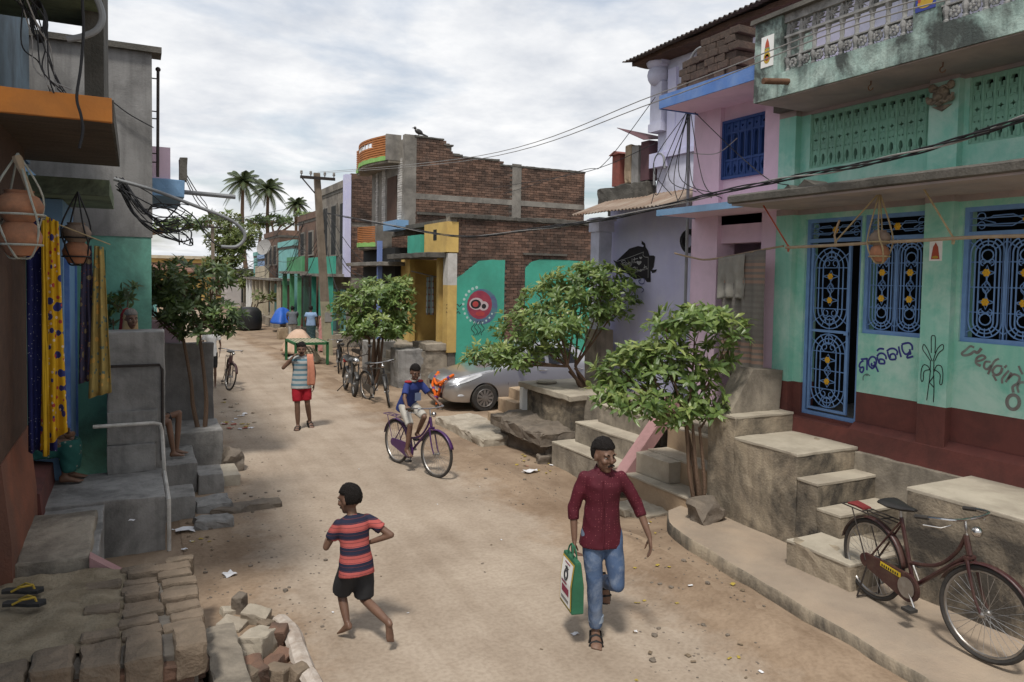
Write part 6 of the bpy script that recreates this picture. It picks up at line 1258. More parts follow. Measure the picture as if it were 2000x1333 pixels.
def make_bike(label, rear, front, fm, style='loop', steer=0.0, lean=0.0, stand=True, rack=True, group=None, lamp=True, zoff=0.0, tagged=False):
    rear, front = Vector(rear), Vector(front); mid = (rear + front) / 2; h = math.atan2(front.y - rear.y, front.x - rear.x)
    b_ = thing('bicycle', label, 'bicycle', (mid.x, mid.y, rear.z), h, group); b_.rotation_euler = (lean, 0, h)
    RW, X0, X1 = .35, -.55, .55      # wheel radius; rear and front axles
    def T(p):                         # steering turns everything ahead of the head tube
        ax = Vector((.40, 0, .80)); d = Vector((.36, 0, 1.0)) - ax; d.normalize(); d = Vector((-.25, 0, .97)).normalized(); v = Vector(p) - ax; return ax + Quaternion(d, steer) @ v
    def wheel(cx, st):
        mb = MB(); mb.tube([p for p in arc(cx, RW, RW - .02, 0, 6.2832, 40)[:-1]], .02, 8, closed=True); ri = MB(); ri.tube(arc(cx, RW, RW - .045, 0, 6.2832, 36)[:-1], .011, 6, closed=True)
        sp_ = MB()
        for i in range(32):
            a = 6.2832 * i / 32; hb = a + (.9 if i % 2 else -.9); sd_ = .03 if i % 4 < 2 else -.03
            sp_.tube([(cx + .02 * math.cos(hb), sd_, RW + .02 * math.sin(hb)), (cx + (RW - .05) * math.cos(a), 0, RW + (RW - .05) * math.sin(a))], .0017, 3, cap=False)
        hu = MB(); hu.lathe([(.008, -.06), (.022, -.05), (.022, -.03), (.012, -.02), (.012, .02), (.022, .03), (.022, .05), (.008, .06)], (cx, 0, RW), 10, 'y')
        if st:
            for q in (mb, ri, sp_, hu): q.v = [tuple(T(v)) for v in q.v]
        w = mb.build('wheel', 'rubber', b_, smooth=True, local=True); ri.build('rim', 'steel', w, smooth=True, local=True); sp_.build('spokes', 'steel', w, local=True); hu.build('hub', 'steel', w, smooth=True, local=True)
    wheel(X0, False); wheel(X1, True)
    HT, HB, BB, ST = (.38, 0, .88), (.415, 0, .74), (-.10, 0, .29), (-.24, 0, .82)
    f = MB(); f.tube([HT, HB], .022, 8); f.tube([BB, ST], .016, 8); f.tube([HB, BB], .018, 8)
    if style == 'loop': f.tube(spline([HT, (.30, 0, .72), (.12, 0, .55), (-.14, 0, .47)], 5), .015, 8)
    else: f.tube([(.385, 0, .86), (-.235, 0, .80)], .015, 8)
    for s in (.055, -.055):
        f.tube([(-.235, s * .3, .78), (X0, s, RW)], .009, 6); f.tube([(BB[0], s * .6, BB[2]), (X0, s, RW)], .010, 6)
    f.build('frame', fm, b_, smooth=True, local=True)
    k = MB()
    for s in (.05, -.05): k.tube([tuple(T(p)) for p in spline([(.42, s * .8, .72), (.46, s, .58), (.50, s, .45), (X1, s, RW)], 4)], [.014 - .0004 * i for i in range(13)], 7)
    k.tube([tuple(T((.42, -.05, .72))), tuple(T((.42, .05, .72)))], .018, 7); k.build('fork', fm, b_, smooth=True, local=True)
    h_ = MB(); h_.tube([tuple(T(p)) for p in [(.39, 0, .86), (.365, 0, 1.0), (.40, 0, 1.01)]], .012, 7)
    for s in (1, -1): h_.tube([tuple(T(p)) for p in spline([(.40, 0, 1.01), (.42, s * .12, 1.02), (.40, s * .24, 1.03), (.30, s * .28, 1.02), (.20, s * .29, 1.0)], 4)], .011, 7)
    h_.tube([tuple(T(p)) for p in [(.39, -.2, .98), (.36, -.27, .96), (.24, -.30, .95)]], .005, 5); h_.tube([tuple(T(p)) for p in [(.39, .2, .98), (.36, .27, .96), (.24, .30, .95)]], .005, 5)
    hb = h_.build('handlebar', 'chrome', b_, smooth=True, local=True)
    for s in (1, -1):
        g = MB(); g.tube([tuple(T(p)) for p in [(.27, s * .285, 1.012), (.17, s * .292, .995)]], .017, 8); g.build('grip', 'rubber', hb, smooth=True, local=True)
    q = MB(); q.ell(T((.46, .0, .93)), (.04, .04, .04), 10, 7); q.build('head_lamp' if lamp else 'bell', 'chrome', b_, smooth=True, local=True)
    s_ = MB(); rows = []
    for (x, w, z, t) in ((-.42, .085, .93, .05), (-.38, .105, .945, .06), (-.30, .10, .935, .06), (-.20, .055, .93, .05), (-.12, .03, .935, .035), (-.09, .02, .93, .02)):
        rows.append([(x, w * math.cos(a), z - t * .5 + t * .5 * math.sin(a)) for a in [6.2832 * i / 12 for i in range(12)]])
    s_.loft(rows); sd_ = s_.build('saddle', 'saddle', b_, smooth=True, local=True)
    q = MB(); q.tube([(-.24, 0, .80), (-.255, 0, .9)], .012, 6); q.tube([(-.255, .03, .89), (-.37, .05, .88)], .006, 5); q.tube([(-.255, -.03, .89), (-.37, -.05, .88)], .006, 5); q.build('seat_post', 'steel', sd_, local=True)
    for cx, a0, a1, st in ((X0, .15, 2.9, False), (X1, .35, 2.75, True)):
        g = MB(); rows = []
        for i in range(19):
            a = a0 + (a1 - a0) * i / 18; r = RW + .022; row = []
            for j in range(5):
                w = (j - 2) / 2 * .034; d = r - .012 * (w / .034) ** 2; row.append((cx + d * math.cos(a), w, RW + d * math.sin(a)))
            rows.append(row)
        if st: rows = [[tuple(T(p)) for p in r_] for r_ in rows]
        g.add([p for r_ in rows for p in r_], [(i * 5 + j, i * 5 + j + 1, (i + 1) * 5 + j + 1, (i + 1) * 5 + j) for i in range(18) for j in range(4)])
        o = g.build('mudguard', fm, b_, smooth=True, local=True); o.modifiers.new('t', 'SOLIDIFY').thickness = .003
    c = MB(); ol = [(X0 + .07 * math.cos(a), RW + .06 * math.sin(a)) for a in [1.3 + i * .35 for i in range(11)]] + [(BB[0] + .115 * math.cos(a), BB[2] + .115 * math.sin(a)) for a in [-1.75 + i * .35 for i in range(10)]]
    c.prism(ol, 'y', -.075, -.048); cc_ = c.build('chain_case', fm, b_, local=True)
    MB().prism([(-.38, .365), (-.16, .345), (-.16, .385), (-.38, .405)], 'y', -.0775, -.0755).build('case_label', 'label_yellow' if tagged else fm, cc_, local=True)
    if tagged:
        q = MB()
        for i in range(8): q.box(-.365 + i * .024, -.352 + i * .024, -.0795, -.0778, .369 - .002 * i, .389 - .002 * i)
        q.build('case_lettering', 'black_paint', cc_, local=True)
    q = MB(); q.lathe([(.001, -.04), (.085, -.038), (.085, -.034), (.001, -.03)], (BB[0], -.045, BB[2]), 18, 'y')
    for s, dx_, dz_ in ((-1, .10, -.13), (1, -.10, .13)):
        q.tube([(BB[0], s * .07, BB[2]), (BB[0] + dx_, s * .09, BB[2] + dz_)], .009, 6)
    q.tube([(BB[0], -.075, BB[2]), (BB[0], .075, BB[2])], .012, 7)
    cr_ = q.build('crank', 'steel', b_, local=True)
    for s, dx_, dz_ in ((-1, .10, -.13), (1, -.10, .13)): MB().box(BB[0] + dx_ - .045, BB[0] + dx_ + .045, s * .1, s * .18, BB[2] + dz_ - .012, BB[2] + dz_ + .012).build('pedal', 'rubber', cr_, local=True)
    if rack:
        r_ = MB()
        for y in (-.065, 0, .065): r_.tube([(-.86, y, .76), (-.28, y, .76)], .006, 5)
        for x in (-.86, -.62, -.40): r_.tube([(x, -.07, .76), (x, .07, .76)], .006, 5)
        for s in (.075, -.075): r_.tube([(-.72, s, .76), (X0, s, RW)], .006, 5)
        r_.build('rack', fm if style == 'loop' and not tagged else 'iron', b_, local=True)
    if stand:
        r_ = MB()
        for s in (.09, -.09): r_.tube([(X0 + .02, s * .7, RW), (X0 - .05, s * 1.3, .01)], .008, 5)
        r_.tube([(X0 - .05, -.117, .012), (X0 - .05, .117, .012)], .008, 5); r_.build('kick_stand', 'iron', b_, local=True)
    return b_
bk = make_bike('maroon roadster bicycle with yellow chain case label parked on the raised pavement', onz(1703, 1168, .225), onz(1922, 1291, .225), 'bike_maroon', 'loop', .18, .03, tagged=True)
q = MB(); q.rough_box(-.80, -.62, -.05, .05, .766, .785, .006, .015); q.build('carried_cloth', pm('cloth_dull_red', (.2, .03, .03), (.13, .02, .02), sc=9, bump=.3), bk, local=True)
BR, BF = onz(776, 905), onz(850, 933)
boy_bike = make_bike('purple roadster bicycle ridden by the boy in blue', BR, BF, 'bike_purple', 'loop', .12, 0, stand=False)
make_bike('black roadster bicycle parked beside the motorcycle', onz(712, 780), onz(764, 797), 'bike_black', 'diamond', -.5, .06, group='parked bicycles')
make_bike('black roadster bicycle facing the lane beside the utility pole', onz(672, 712), onz(655, 742), 'bike_black', 'diamond', .1, .05, group='parked bicycles')
make_bike('black roadster bicycle leaning behind the utility pole', (.75, 19.4, 0), (1.3, 18.4, 0), 'bike_black', 'diamond', .1, .08, group='parked bicycles')
make_bike('dark bicycle parked against the low wall on the left of the lane', onz(438, 742), onz(452, 775), 'bike_maroon', 'diamond', .3, -.1)
# ================================================================ MOTORCYCLE
RM, FM = onz(664, 752), onz(704, 786); hd = math.atan2(FM.y - RM.y, FM.x - RM.x); mc = thing('motorcycle', 'black commuter motorcycle parked beside the tree', 'motorcycle', ((RM.x + FM.x) / 2, (RM.y + FM.y) / 2, 0), hd); mc.rotation_euler = (-.08, 0, hd)
for cx in (-.62, .62):
    mb = MB(); mb.tube(arc(cx, .30, .26, 0, 6.2832, 32)[:-1], .042, 8, closed=True); w = mb.build('wheel', 'rubber', mc, smooth=True, local=True)
    mb = MB(); mb.tube(arc(cx, .30, .215, 0, 6.2832, 28)[:-1], .014, 6, closed=True); mb.lathe([(.01, -.07), (.05, -.05), (.05, .05), (.01, .07)], (cx, 0, .30), 12, 'y')
    for i in range(18): a = 6.2832 * i / 18; mb.tube([(cx + .04 * math.cos(a + .6), .03 * (-1) ** i, .30 + .04 * math.sin(a + .6)), (cx + .21 * math.cos(a), 0, .30 + .21 * math.sin(a))], .003, 3)
    mb.build('rim', 'steel', w, smooth=True, local=True)
mb = MB(); mb.ell((.12, 0, .80), (.27, .13, .13), 16, 10); mb.ell((.0, 0, .77), (.2, .11, .10), 14, 8); mb.build('fuel_tank', 'bike_black', mc, smooth=True, local=True)
mb = MB(); mb.loft([[(x, w * math.cos(a), z + t * math.sin(a)) for a in [6.2832 * i / 12 for i in range(12)]] for x, w, z, t in ((-.85, .06, .86, .03), (-.78, .11, .85, .05), (-.5, .13, .82, .055), (-.25, .12, .79, .05), (-.08, .09, .79, .04), (-.04, .05, .79, .02))]); mb.build('seat', 'saddle', mc, smooth=True, local=True)
mb = MB(); mb.box(-.12, .2, -.11, .11, .28, .52); mb.lathe([(.09, 0), (.095, .03), (.085, .04), (.095, .07), (.085, .08), (.095, .11), (.085, .12), (.09, .18)], (.12, 0, .48), 12); mb.lathe([(.001, -.15), (.1, -.14), (.1, .14), (.001, .15)], (-.02, 0, .38), 14, 'y'); mb.build('engine', 'steel', mc, local=True)
mb = MB(); mb.tube([(.2, .1, .4), (.15, .13, .25), (-.2, .15, .22), (-.75, .16, .33)], [.02, .022, .035, .045], 9); mb.tube([(.2, -.1, .4), (.15, -.12, .25), (-.1, -.12, .22)], .02, 8); mb.build('exhaust', 'chrome', mc, smooth=True, local=True)
mb = MB(); mb.tube([(.38, 0, .86), (.0, 0, .66), (-.45, 0, .70), (-.85, 0, .76)], .02, 7); mb.tube([(.38, 0, .84), (.25, 0, .45), (-.1, 0, .27), (-.3, 0, .3), (-.45, 0, .68)], .018, 7)
for s in (.09, -.09): mb.tube([(-.62, s, .30), (-.2, s * .8, .34)], .016, 6); mb.tube([(-.62, s * 1.1, .32), (-.5, s, .72)], .022, 7); mb.tube([(.62, s * .9, .30), (.40, s * .9, .90)], .02, 7)
mb.build('frame', 'bike_black', mc, smooth=True, local=True)
for cx, a0, a1 in ((.62, .5, 2.6), (-.62, .6, 2.8)):
    mb = MB(); rows = [[(cx + (.325 - .012 * abs(j - 2)) * math.cos(a), (j - 2) * .03, .30 + (.325 - .012 * abs(j - 2)) * math.sin(a)) for j in range(5)] for a in [a0 + (a1 - a0) * i / 14 for i in range(15)]]; mb.add([p for r_ in rows for p in r_], [(i * 5 + j, i * 5 + j + 1, (i + 1) * 5 + j + 1, (i + 1) * 5 + j) for i in range(14) for j in range(4)]); o = mb.build('fender', 'bike_black', mc, smooth=True, local=True); o.modifiers.new('t', 'SOLIDIFY').thickness = .004
mb = MB()
for s in (1, -1): mb.tube(spline([(.38, 0, .95), (.38, s * .15, .99), (.33, s * .28, 1.03), (.2, s * .36, 1.0)], 4), .012, 7); mb.tube([(.32, s * .27, 1.03), (.33, s * .33, 1.2)], .006, 5)
hb = mb.build('handlebar', 'iron', mc, smooth=True, local=True)
for s in (1, -1): q = MB(); q.ell((.33, s * .34, 1.24), (.015, .055, .04), 12, 7); q.build('mirror', 'bike_black', hb, smooth=True, local=True)
mb = MB(); mb.ell((.50, 0, .86), (.09, .09, .09), 14, 9); mb.build('headlight', 'chrome', mc, smooth=True, local=True); MB().box(-.95, -.88, -.06, .06, .68, .76).build('tail_lamp', 'red_cloth', mc, local=True)
mb = MB(); mb.tube([(-.1, -.1, .25), (-.18, -.28, .01)], .012, 6); mb.build('side_stand', 'iron', mc, local=True)
# ================================================================ SILVER CAR
pm('car_silver', (.46, .46, .47), (.43, .43, .44), sc=2, bump=0, rough=.28, metal=.75, spec=.5, coat=.6)
pm('car_glass', (.012, .014, .015), (.016, .018, .02), bump=0, rough=.06, spec=.7); pm('lamp_glass', (.55, .56, .58), (.35, .36, .38), sc=14, bump=0, rough=.12, spec=.7); pm('plastic_black', (.02, .02, .021), bump=0, rough=.5)
car = thing('parked_car', 'silver sedan with marigold garland parked nose out between houses', 'car', (1.95, 9.32, 0))
CX0, CYC = -.08, 9.32      # nose x, centre y; the car runs towards +x
STN = [(0, .30, .50, .45, .58, .60, .55, .65, .42), (.10, .23, .66, .46, .73, .68, .67, .735, .54), (.4, .20, .75, .48, .815, .76, .76, .83, .62), (.9, .19, .78, .50, .845, .85, .80, .925, .68), (1.3, .19, .79, .52, .848, .91, .81, .995, .69), (1.98, .19, .79, .52, .85, .94, .81, 1.40, .58), (2.6, .19, .79, .52, .85, .95, .81, 1.485, .57), (3.2, .19, .79, .52, .85, .965, .81, 1.44, .565), (3.72, .19, .79, .52, .845, .985, .80, 1.13, .62), (4.08, .24, .75, .5, .80, .98, .75, 1.06, .60), (4.25, .32, .6, .5, .68, .86, .64, .96, .5)]
def stn(u):
    for a, b_ in zip(STN, STN[1:]):
        if u <= b_[0] or b_ is STN[-1]:
            i = STN.index(a); p0 = STN[max(i - 1, 0)]; p3 = STN[min(i + 2, len(STN) - 1)]; t = (u - a[0]) / (b_[0] - a[0]); out = []
            for k in range(1, 9):
                m1 = (b_[k] - p0[k]) / max(b_[0] - p0[0], .01) * (b_[0] - a[0]); m2 = (p3[k] - a[k]) / max(p3[0] - a[0], .01) * (b_[0] - a[0])
                out.append((2 * t ** 3 - 3 * t * t + 1) * a[k] + (t ** 3 - 2 * t * t + t) * m1 + (-2 * t ** 3 + 3 * t * t) * b_[k] + (t ** 3 - t * t) * m2)
            return out
def csec(u):
    zb, wb, zm, wm, zs, ws, zt, wt = stn(u); return spline([(0, zb), (wb * .8, zb), (wb, zb + .04), (wm, zm), (wm - .005, (zm + zs) / 2 + .03), (ws, zs), ((ws + wt) / 2 + .01, (zs + zt) / 2), (wt, zt - .025), (wt * .6, zt + .008), (0, zt + .02)], 3)
def hw(u, z):
    s = csec(u); best = 0
    for a, b_ in zip(s, s[1:]):
        if min(a[1], b_[1]) <= z <= max(a[1], b_[1]) and abs(a[1] - b_[1]) > 1e-6: best = max(best, a[0] + (b_[0] - a[0]) * (z - a[1]) / (b_[1] - a[1]))
    return best or s[-3][0]
us_ = [i * 4.25 / 60 for i in range(61)]; mb = MB(); rows = []
for u in us_:
    s = csec(u); rows.append([(CX0 + u, CYC - y, z) for y, z in s] + [(CX0 + u, CYC + y, z) for y, z in reversed(s[1:-1])])
mb.loft(rows); me = mb.mesh('body', 'car_silver', 35); body = link('body', me, car)
cut = MB()
for u in (.85, 3.315): 
    for s in (1, -1): cut.lathe([(.001, -.13), (.345, -.13), (.345, .13), (.001, .13)], (CX0 + u, CYC + s * .78, .30), 28, 'y')
co_ = cut.build('cutter', 'plastic_black'); md = body.modifiers.new('arch', 'BOOLEAN'); md.object = co_; md.operation = 'DIFFERENCE'; md.solver = 'EXACT'
me2 = bpy.data.meshes.new_from_object(body.evaluated_get(bpy.context.evaluated_depsgraph_get())); body.modifiers.clear(); body.data = me2; me2.name = 'body'; bpy.data.objects.remove(co_)
while len(me2.materials) > 1: me2.materials.pop()
def patch(name, poly, mat, off=.006, par=None, side=-1, n=1):
    "panel lying on the car's flank: poly of (u, z)"
    mb = MB(); fr = [(CX0 + u, CYC + side * (hw(u, z) + off), z) for u, z in poly]; bk_ = [(CX0 + u, CYC + side * (hw(u, z) - .02), z) for u, z in poly]; k = len(poly)
    mb.add(fr + bk_, [tuple(range(k)), tuple(range(2 * k - 1, k - 1, -1))] + [(i, (i + 1) % k, (i + 1) % k + k, i + k) for i in range(k)]); return mb.build(name, mat, par or car)
def strip(name, pts, w, mat, off=.004, side=-1):
    mb = MB(); mb.tube([(CX0 + u, CYC + side * (hw(u, z) + off), z) for u, z in pts], w, 5); return mb.build(name, mat, car)
for sd_ in (-1, 1):
    q = MB(); k = 9; up = [(.06 + .72 * i / k, .68 + .175 * (i / k) ** .7) for i in range(k + 1)]; dn = [(.06 + .72 * i / k, .60 + .20 * (i / k) ** 1.4) for i in range(k + 1)]
    vs = [(CX0 + u, CYC + sd_ * (hw(u, z) + .007), z) for u, z in up] + [(CX0 + u, CYC + sd_ * (hw(u, z) + .012), z) for u, z in dn]; q.add(vs, [(i, i + 1, k + 2 + i, k + 1 + i) for i in range(k)]); q.build('headlight', 'lamp_glass', car, smooth=True)
    q = MB(); q.ell((CX0 + .30, CYC + sd_ * (hw(.30, .37) + .0), .37), (.09, .02, .035), 12, 8); q.build('fog_lamp', 'lamp_glass', car, smooth=True)
    patch('front_window', [(1.62, 1.0), (2.40, .985), (2.42, 1.37), (2.12, 1.345)], 'car_glass', .008, side=sd_); patch('rear_window', [(2.50, .985), (3.30, 1.0), (3.10, 1.33), (2.52, 1.37)], 'car_glass', .008, side=sd_)
    strip('door_seam', [(1.42, .30), (1.42, .6), (1.45, .93)], .004, 'plastic_black', .0, sd_); strip('door_seam', [(2.46, .26), (2.46, .6), (2.46, .96)], .004, 'plastic_black', .0, sd_)
    strip('side_moulding', [(1.55 + .1 * i, .50) for i in range(9)], .014, 'chrome', .006, sd_); strip('side_moulding', [(2.52 + .1 * i, .51) for i in range(7)], .014, 'chrome', .006, sd_)
    strip('sill', [(1.25 + .18 * i, .23) for i in range(10)], .02, 'plastic_black', -.006, sd_)
    for u in (2.22, 3.2): q = MB(); q.tube([(CX0 + u, CYC + sd_ * (hw(u, .86) + .004), .86), (CX0 + u + .05, CYC + sd_ * (hw(u, .86) + .03), .865), (CX0 + u + .15, CYC + sd_ * (hw(u, .86) + .03), .865), (CX0 + u + .2, CYC + sd_ * (hw(u, .86) + .004), .86)], .014, 7); q.build('door_handle', 'chrome', car, smooth=True)
    q = MB(); q.ell((CX0 + 1.66, CYC + sd_ * .93, 1.0), (.06, .09, .065), 12, 8); q.build('side_mirror', 'car_silver', car, smooth=True)
    strip('bonnet_seam', [(.12, .705), (.5, .80), (.9, .865), (1.3, .93)], .004, 'plastic_black', .0, sd_)
    for u in (.85, 3.315):
        cy_ = CYC + sd_ * .76; q = MB(); q.lathe([(.19, -.09), (.285, -.09), (.302, -.07), (.302, .07), (.285, .09), (.19, .09)], (CX0 + u, cy_, .302), 30, 'y'); w = q.build('wheel', 'rubber', car, smooth=30)
        q = MB(); f_ = cy_ + sd_ * .088; q.tube([(CX0 + u + .195 * math.cos(a), f_, .302 + .195 * math.sin(a)) for a in [6.2832 * i / 30 for i in range(30)]], .012, 6, closed=True)
        for i in range(11):
            a = 6.2832 * i / 11; d = Vector((math.cos(a), 0, math.sin(a))); t_ = Vector((-math.sin(a), 0, math.cos(a))); c = Vector((CX0 + u, f_ + sd_ * .004, .302))
            q.add([c + d * .05 - t_ * .018, c + d * .19 - t_ * .035, c + d * .19 + t_ * .02, c + d * .05 + t_ * .016] + [p - Vector((0, sd_ * .02, 0)) for p in (c + d * .05 - t_ * .018, c + d * .19 - t_ * .035, c + d * .19 + t_ * .02, c + d * .05 + t_ * .016)], [(0, 1, 2, 3), (7, 6, 5, 4), (0, 4, 5, 1), (1, 5, 6, 2), (2, 6, 7, 3), (3, 7, 4, 0)])
        q.lathe([(.001, -.012), (.055, -.01), (.055, .01), (.001, .012)], (CX0 + u, f_ + sd_ * .008, .302), 14, 'y'); q.build('wheel_cover', 'steel', w, smooth=30)
        q = MB(); q.lathe([(.001, -.01), (.2, -.01), (.2, .01), (.001, .01)], (CX0 + u, f_ - sd_ * .03, .302), 20, 'y'); q.build('wheel_back', 'plastic_black', w)
mb = MB(); vs = []
for z, u_ in ((.985, 1.33), (1.10, 1.49), (1.22, 1.67), (1.36, 1.90)):
    for j in range(9): yy_ = (j - 4) / 4; vs.append((CX0 + u_ + .05 * yy_ * yy_ - .03, CYC + yy_ * (.66 - (z - .985) * .22), z + .02))
mb.add(vs, [(i * 9 + j, i * 9 + j + 1, (i + 1) * 9 + j + 1, (i + 1) * 9 + j) for i in range(3) for j in range(8)]); mb.build('windscreen', 'car_glass', car, smooth=True)
mb = MB(); mb.box(CX0 - .012, CX0 + .05, CYC - .36, CYC + .36, .52, .60); mb.box(CX0 - .004, CX0 + .06, CYC - .42, CYC + .42, .29, .40); mb.build('grille', 'plastic_black', car); mb = MB(); mb.box(CX0 - .02, CX0 + .03, CYC - .40, CYC + .40, .60, .625); mb.build('grille_bar', 'chrome', car)
MB().box(CX0 - .03, CX0 - .015, CYC - .25, CYC + .25, .42, .50).build('number_plate', 'white', car)
pm('marigold', (.72, .16, .015), (.62, .10, .01), sc=40, bump=.6, bsc=120); pm('marigold_violet', (.16, .05, .2), bump=.4)
mb, m2 = MB(), MB(); pth = spline([(CX0 + .20, CYC - .52, .80), (CX0 - .03, CYC - .50, .66), (CX0 - .06, CYC - .36, .42), (CX0 - .06, CYC - .22, .23), (CX0 - .06, CYC - .1, .36), (CX0 - .05, CYC + .05, .56), (CX0 + .12, CYC + .18, .78)], 9)
for i, p in enumerate(pth): (mb if i % 9 not in (4, 5) else m2).ell((p[0] + U(-.01, .01), p[1], p[2]), (.036, .036, .032), 8, 6)
for p in spline([(CX0 - .03, CYC - .46, .66), (CX0 - .05, CYC - .2, .57), (CX0 - .03, CYC + .02, .66)], 8): mb.ell(p, (.033, .033, .03), 8, 6)
for k in range(4): mb.ell((CX0 - .06, CYC - .22, .20 - .035 * k), (.025, .025, .022), 8, 6)
gl = thing('marigold_garland', 'orange marigold garland draped over the nose of the silver car', 'garland', (CX0 - .05, CYC - .2, .1)); mb.build('orange_flowers', 'marigold', gl, smooth=True); m2.build('violet_flowers', 'marigold_violet', gl, smooth=True)
# ================================================================ COT, DRUM, TARP down the lane
ct = thing('rope_cot', 'green framed rope cot standing in the lane before a draped cloth', 'cot', (-.98, 18.9, 0))
pm('cot_green', (.03, .13, .05), (.025, .10, .04), sc=8, bump=.1)
for x in (-1.48, -.45):
    for y in (18.3, 20.0): MB().box(x - .04, x + .04, y - .04, y + .04, 0, .74).build('leg', 'cot_green', ct)
for (x0, x1, y0, y1) in ((-1.48, -.45, 18.26, 18.34), (-1.48, -.45, 19.96, 20.04), (-1.52, -1.44, 18.3, 20), (-.49, -.41, 18.3, 20)): MB().box(x0, x1, y0, y1, .66, .74).build('rail', 'cot_green', ct)
mb = MB()
for i in range(9): mb.box(-1.45 + i * .115, -1.39 + i * .115, 18.33, 19.97, .71, .735)
stuff(mb.build('webbing', 'cream', ct)); mb = MB()
for i in range(12): mb.box(-1.45, -.49, 18.4 + i * .13, 18.45 + i * .13, .70, .725)
stuff(mb.build('webbing', 'cot_green', ct))
def heap(name, label, cat, c, r, h, mat, seed):
    mb = MB(); n, k = 28, 12; vs = []
    for j in range(k + 1):
        v = j / k
        for i in range(n):
            a = 6.2832 * i / n; rr = (v ** .7) * (1 + .25 * noise.noise(Vector((math.cos(a) * 1.5, math.sin(a) * 1.5, seed))) + .08 * math.sin(a * 7 + seed) * v); vs.append((c[0] + r[0] * rr * math.cos(a), c[1] + r[1] * rr * math.sin(a), c[2] + h * (1 - v ** 1.6) + .04 * noise.noise(Vector((a * 2, v * 4, seed)))))
    mb.add(vs, [(j * n + i, j * n + (i + 1) % n, (j + 1) * n + (i + 1) % n, (j + 1) * n + i) for j in range(k) for i in range(n)]); me = mb.mesh(name, mat, 80); o = link(name, me); o.modifiers.new('t', 'SOLIDIFY').thickness = .01; return tag(o, label, cat)
pm('peach_cloth', (.58, .42, .32), (.5, .34, .24), sc=2, bump=.2); pm('tarp_blue', (.03, .12, .48), (.025, .09, .4), sc=3, bump=.2, rough=.5)
heap('bundle', 'pale sack bundle stowed under the rope cot', 'bundle', (-.95, 19.0, .05), (.42, .5), .5, 'cream', 15)
heap('draped_cloth', 'peach cloth draped over a load behind the rope cot', 'cloth', (-.82, 21.2, .15), (.62, .9), .82, 'peach_cloth', 3)
heap('tarpaulin', 'bright blue tarpaulin draped over goods down the lane', 'tarpaulin', (.62, 33.0, .45), (.62, .9), .8, 'tarp_blue', 9)
mb = MB(); mb.lathe([(.5, 0), (.62, .08), (.66, .5), (.62, .95), (.45, 1.15), (.3, 1.2), (.001, 1.22)], (-.75, 34.8, 0), 18); one('water_drum', mb, 'plastic_black', 'large black water drum beside the clipped bush', 'drum', smooth=True)
mb = MB(); mb.rough_box(-.3, .1, 28.5, 29, 0, .5, .02, .02); one('crate', mb, 'wood_pole', 'small pale crate beside the grey shirted man', 'crate')
t_ = thing('iron_gate', 'tall dark iron gate frame leaning behind the standing woman', 'gate', (.5, 27, 0))
mb = MB()
for y in [26 + .22 * i for i in range(9)]: mb.tube([(.6, y, .3), (.6, y, 2.9)], .018, 5)
stuff(mb.build('bars', 'iron', t_)); mb = MB(); frame(mb, -27.85, -25.95, .3, 2.95, .6, .05, .05); mb.build('gate_frame', 'iron', t_)
# satellite dishes, bird
def dish(label, c, r, d):
    t_ = thing('satellite_dish', label, 'dish', c); q = Vector(d).to_track_quat('Z', 'Y'); mb = MB(); mb.lathe([(.001, 0), (r * .4, r * .03), (r * .75, r * .11), (r, r * .22), (r, r * .24), (r * .7, r * .12), (.001, r * .03)], (0, 0, 0), 18); mb.v = [tuple(Vector(c) + Vector((0, 0, r * 1.1)) + q @ Vector(v)) for v in mb.v]; mb.build('reflector', 'wire_pale', t_, smooth=True)
    mb = MB(); mb.tube([c, Vector(c) + Vector((0, 0, r * 1.1))], .025, 6); mb.tube([Vector(c) + Vector((0, 0, r * .6)), Vector(c) + Vector((0, 0, r * 1.1)) + q @ Vector((0, 0, r * .9))], .012, 5); mb.build('mast', 'iron', t_)
dish('grey satellite dish on the stepped brick house roof', (3.0, 24.2, 6.75), .42, (-.6, -.6, .5)); dish('white satellite dish on a low roof far down the lane', (.9, 40.6, 4.0), .5, (-.7, -.7, .3))
c = ony(820, 261, YU); bd = thing('crow', 'black crow perched on the top of the brick house', 'bird', (c.x, c.y + .1, 7.52)); mb = MB()
mb.ell((c.x, c.y + .1, 7.66), (.15, .07, .085), 12, 8, Matrix.Rotation(.35, 3, 'Y')); mb.ell((c.x - .13, c.y + .1, 7.77), (.05, .045, .05), 10, 7); mb.tube([(c.x - .17, c.y + .1, 7.77), (c.x - .24, c.y + .1, 7.755)], [.018, .004], 6); mb.prism([(c.x + .1, 7.63), (c.x + .32, 7.55), (c.x + .3, 7.52), (c.x + .08, 7.58)], 'y', c.y + .07, c.y + .13)
for s in (.03, -.03): mb.tube([(c.x, c.y + .1 + s, 7.6), (c.x - .01, c.y + .1 + s, 7.5)], .008, 5)
mb.build('body', 'bike_black', bd, smooth=True)
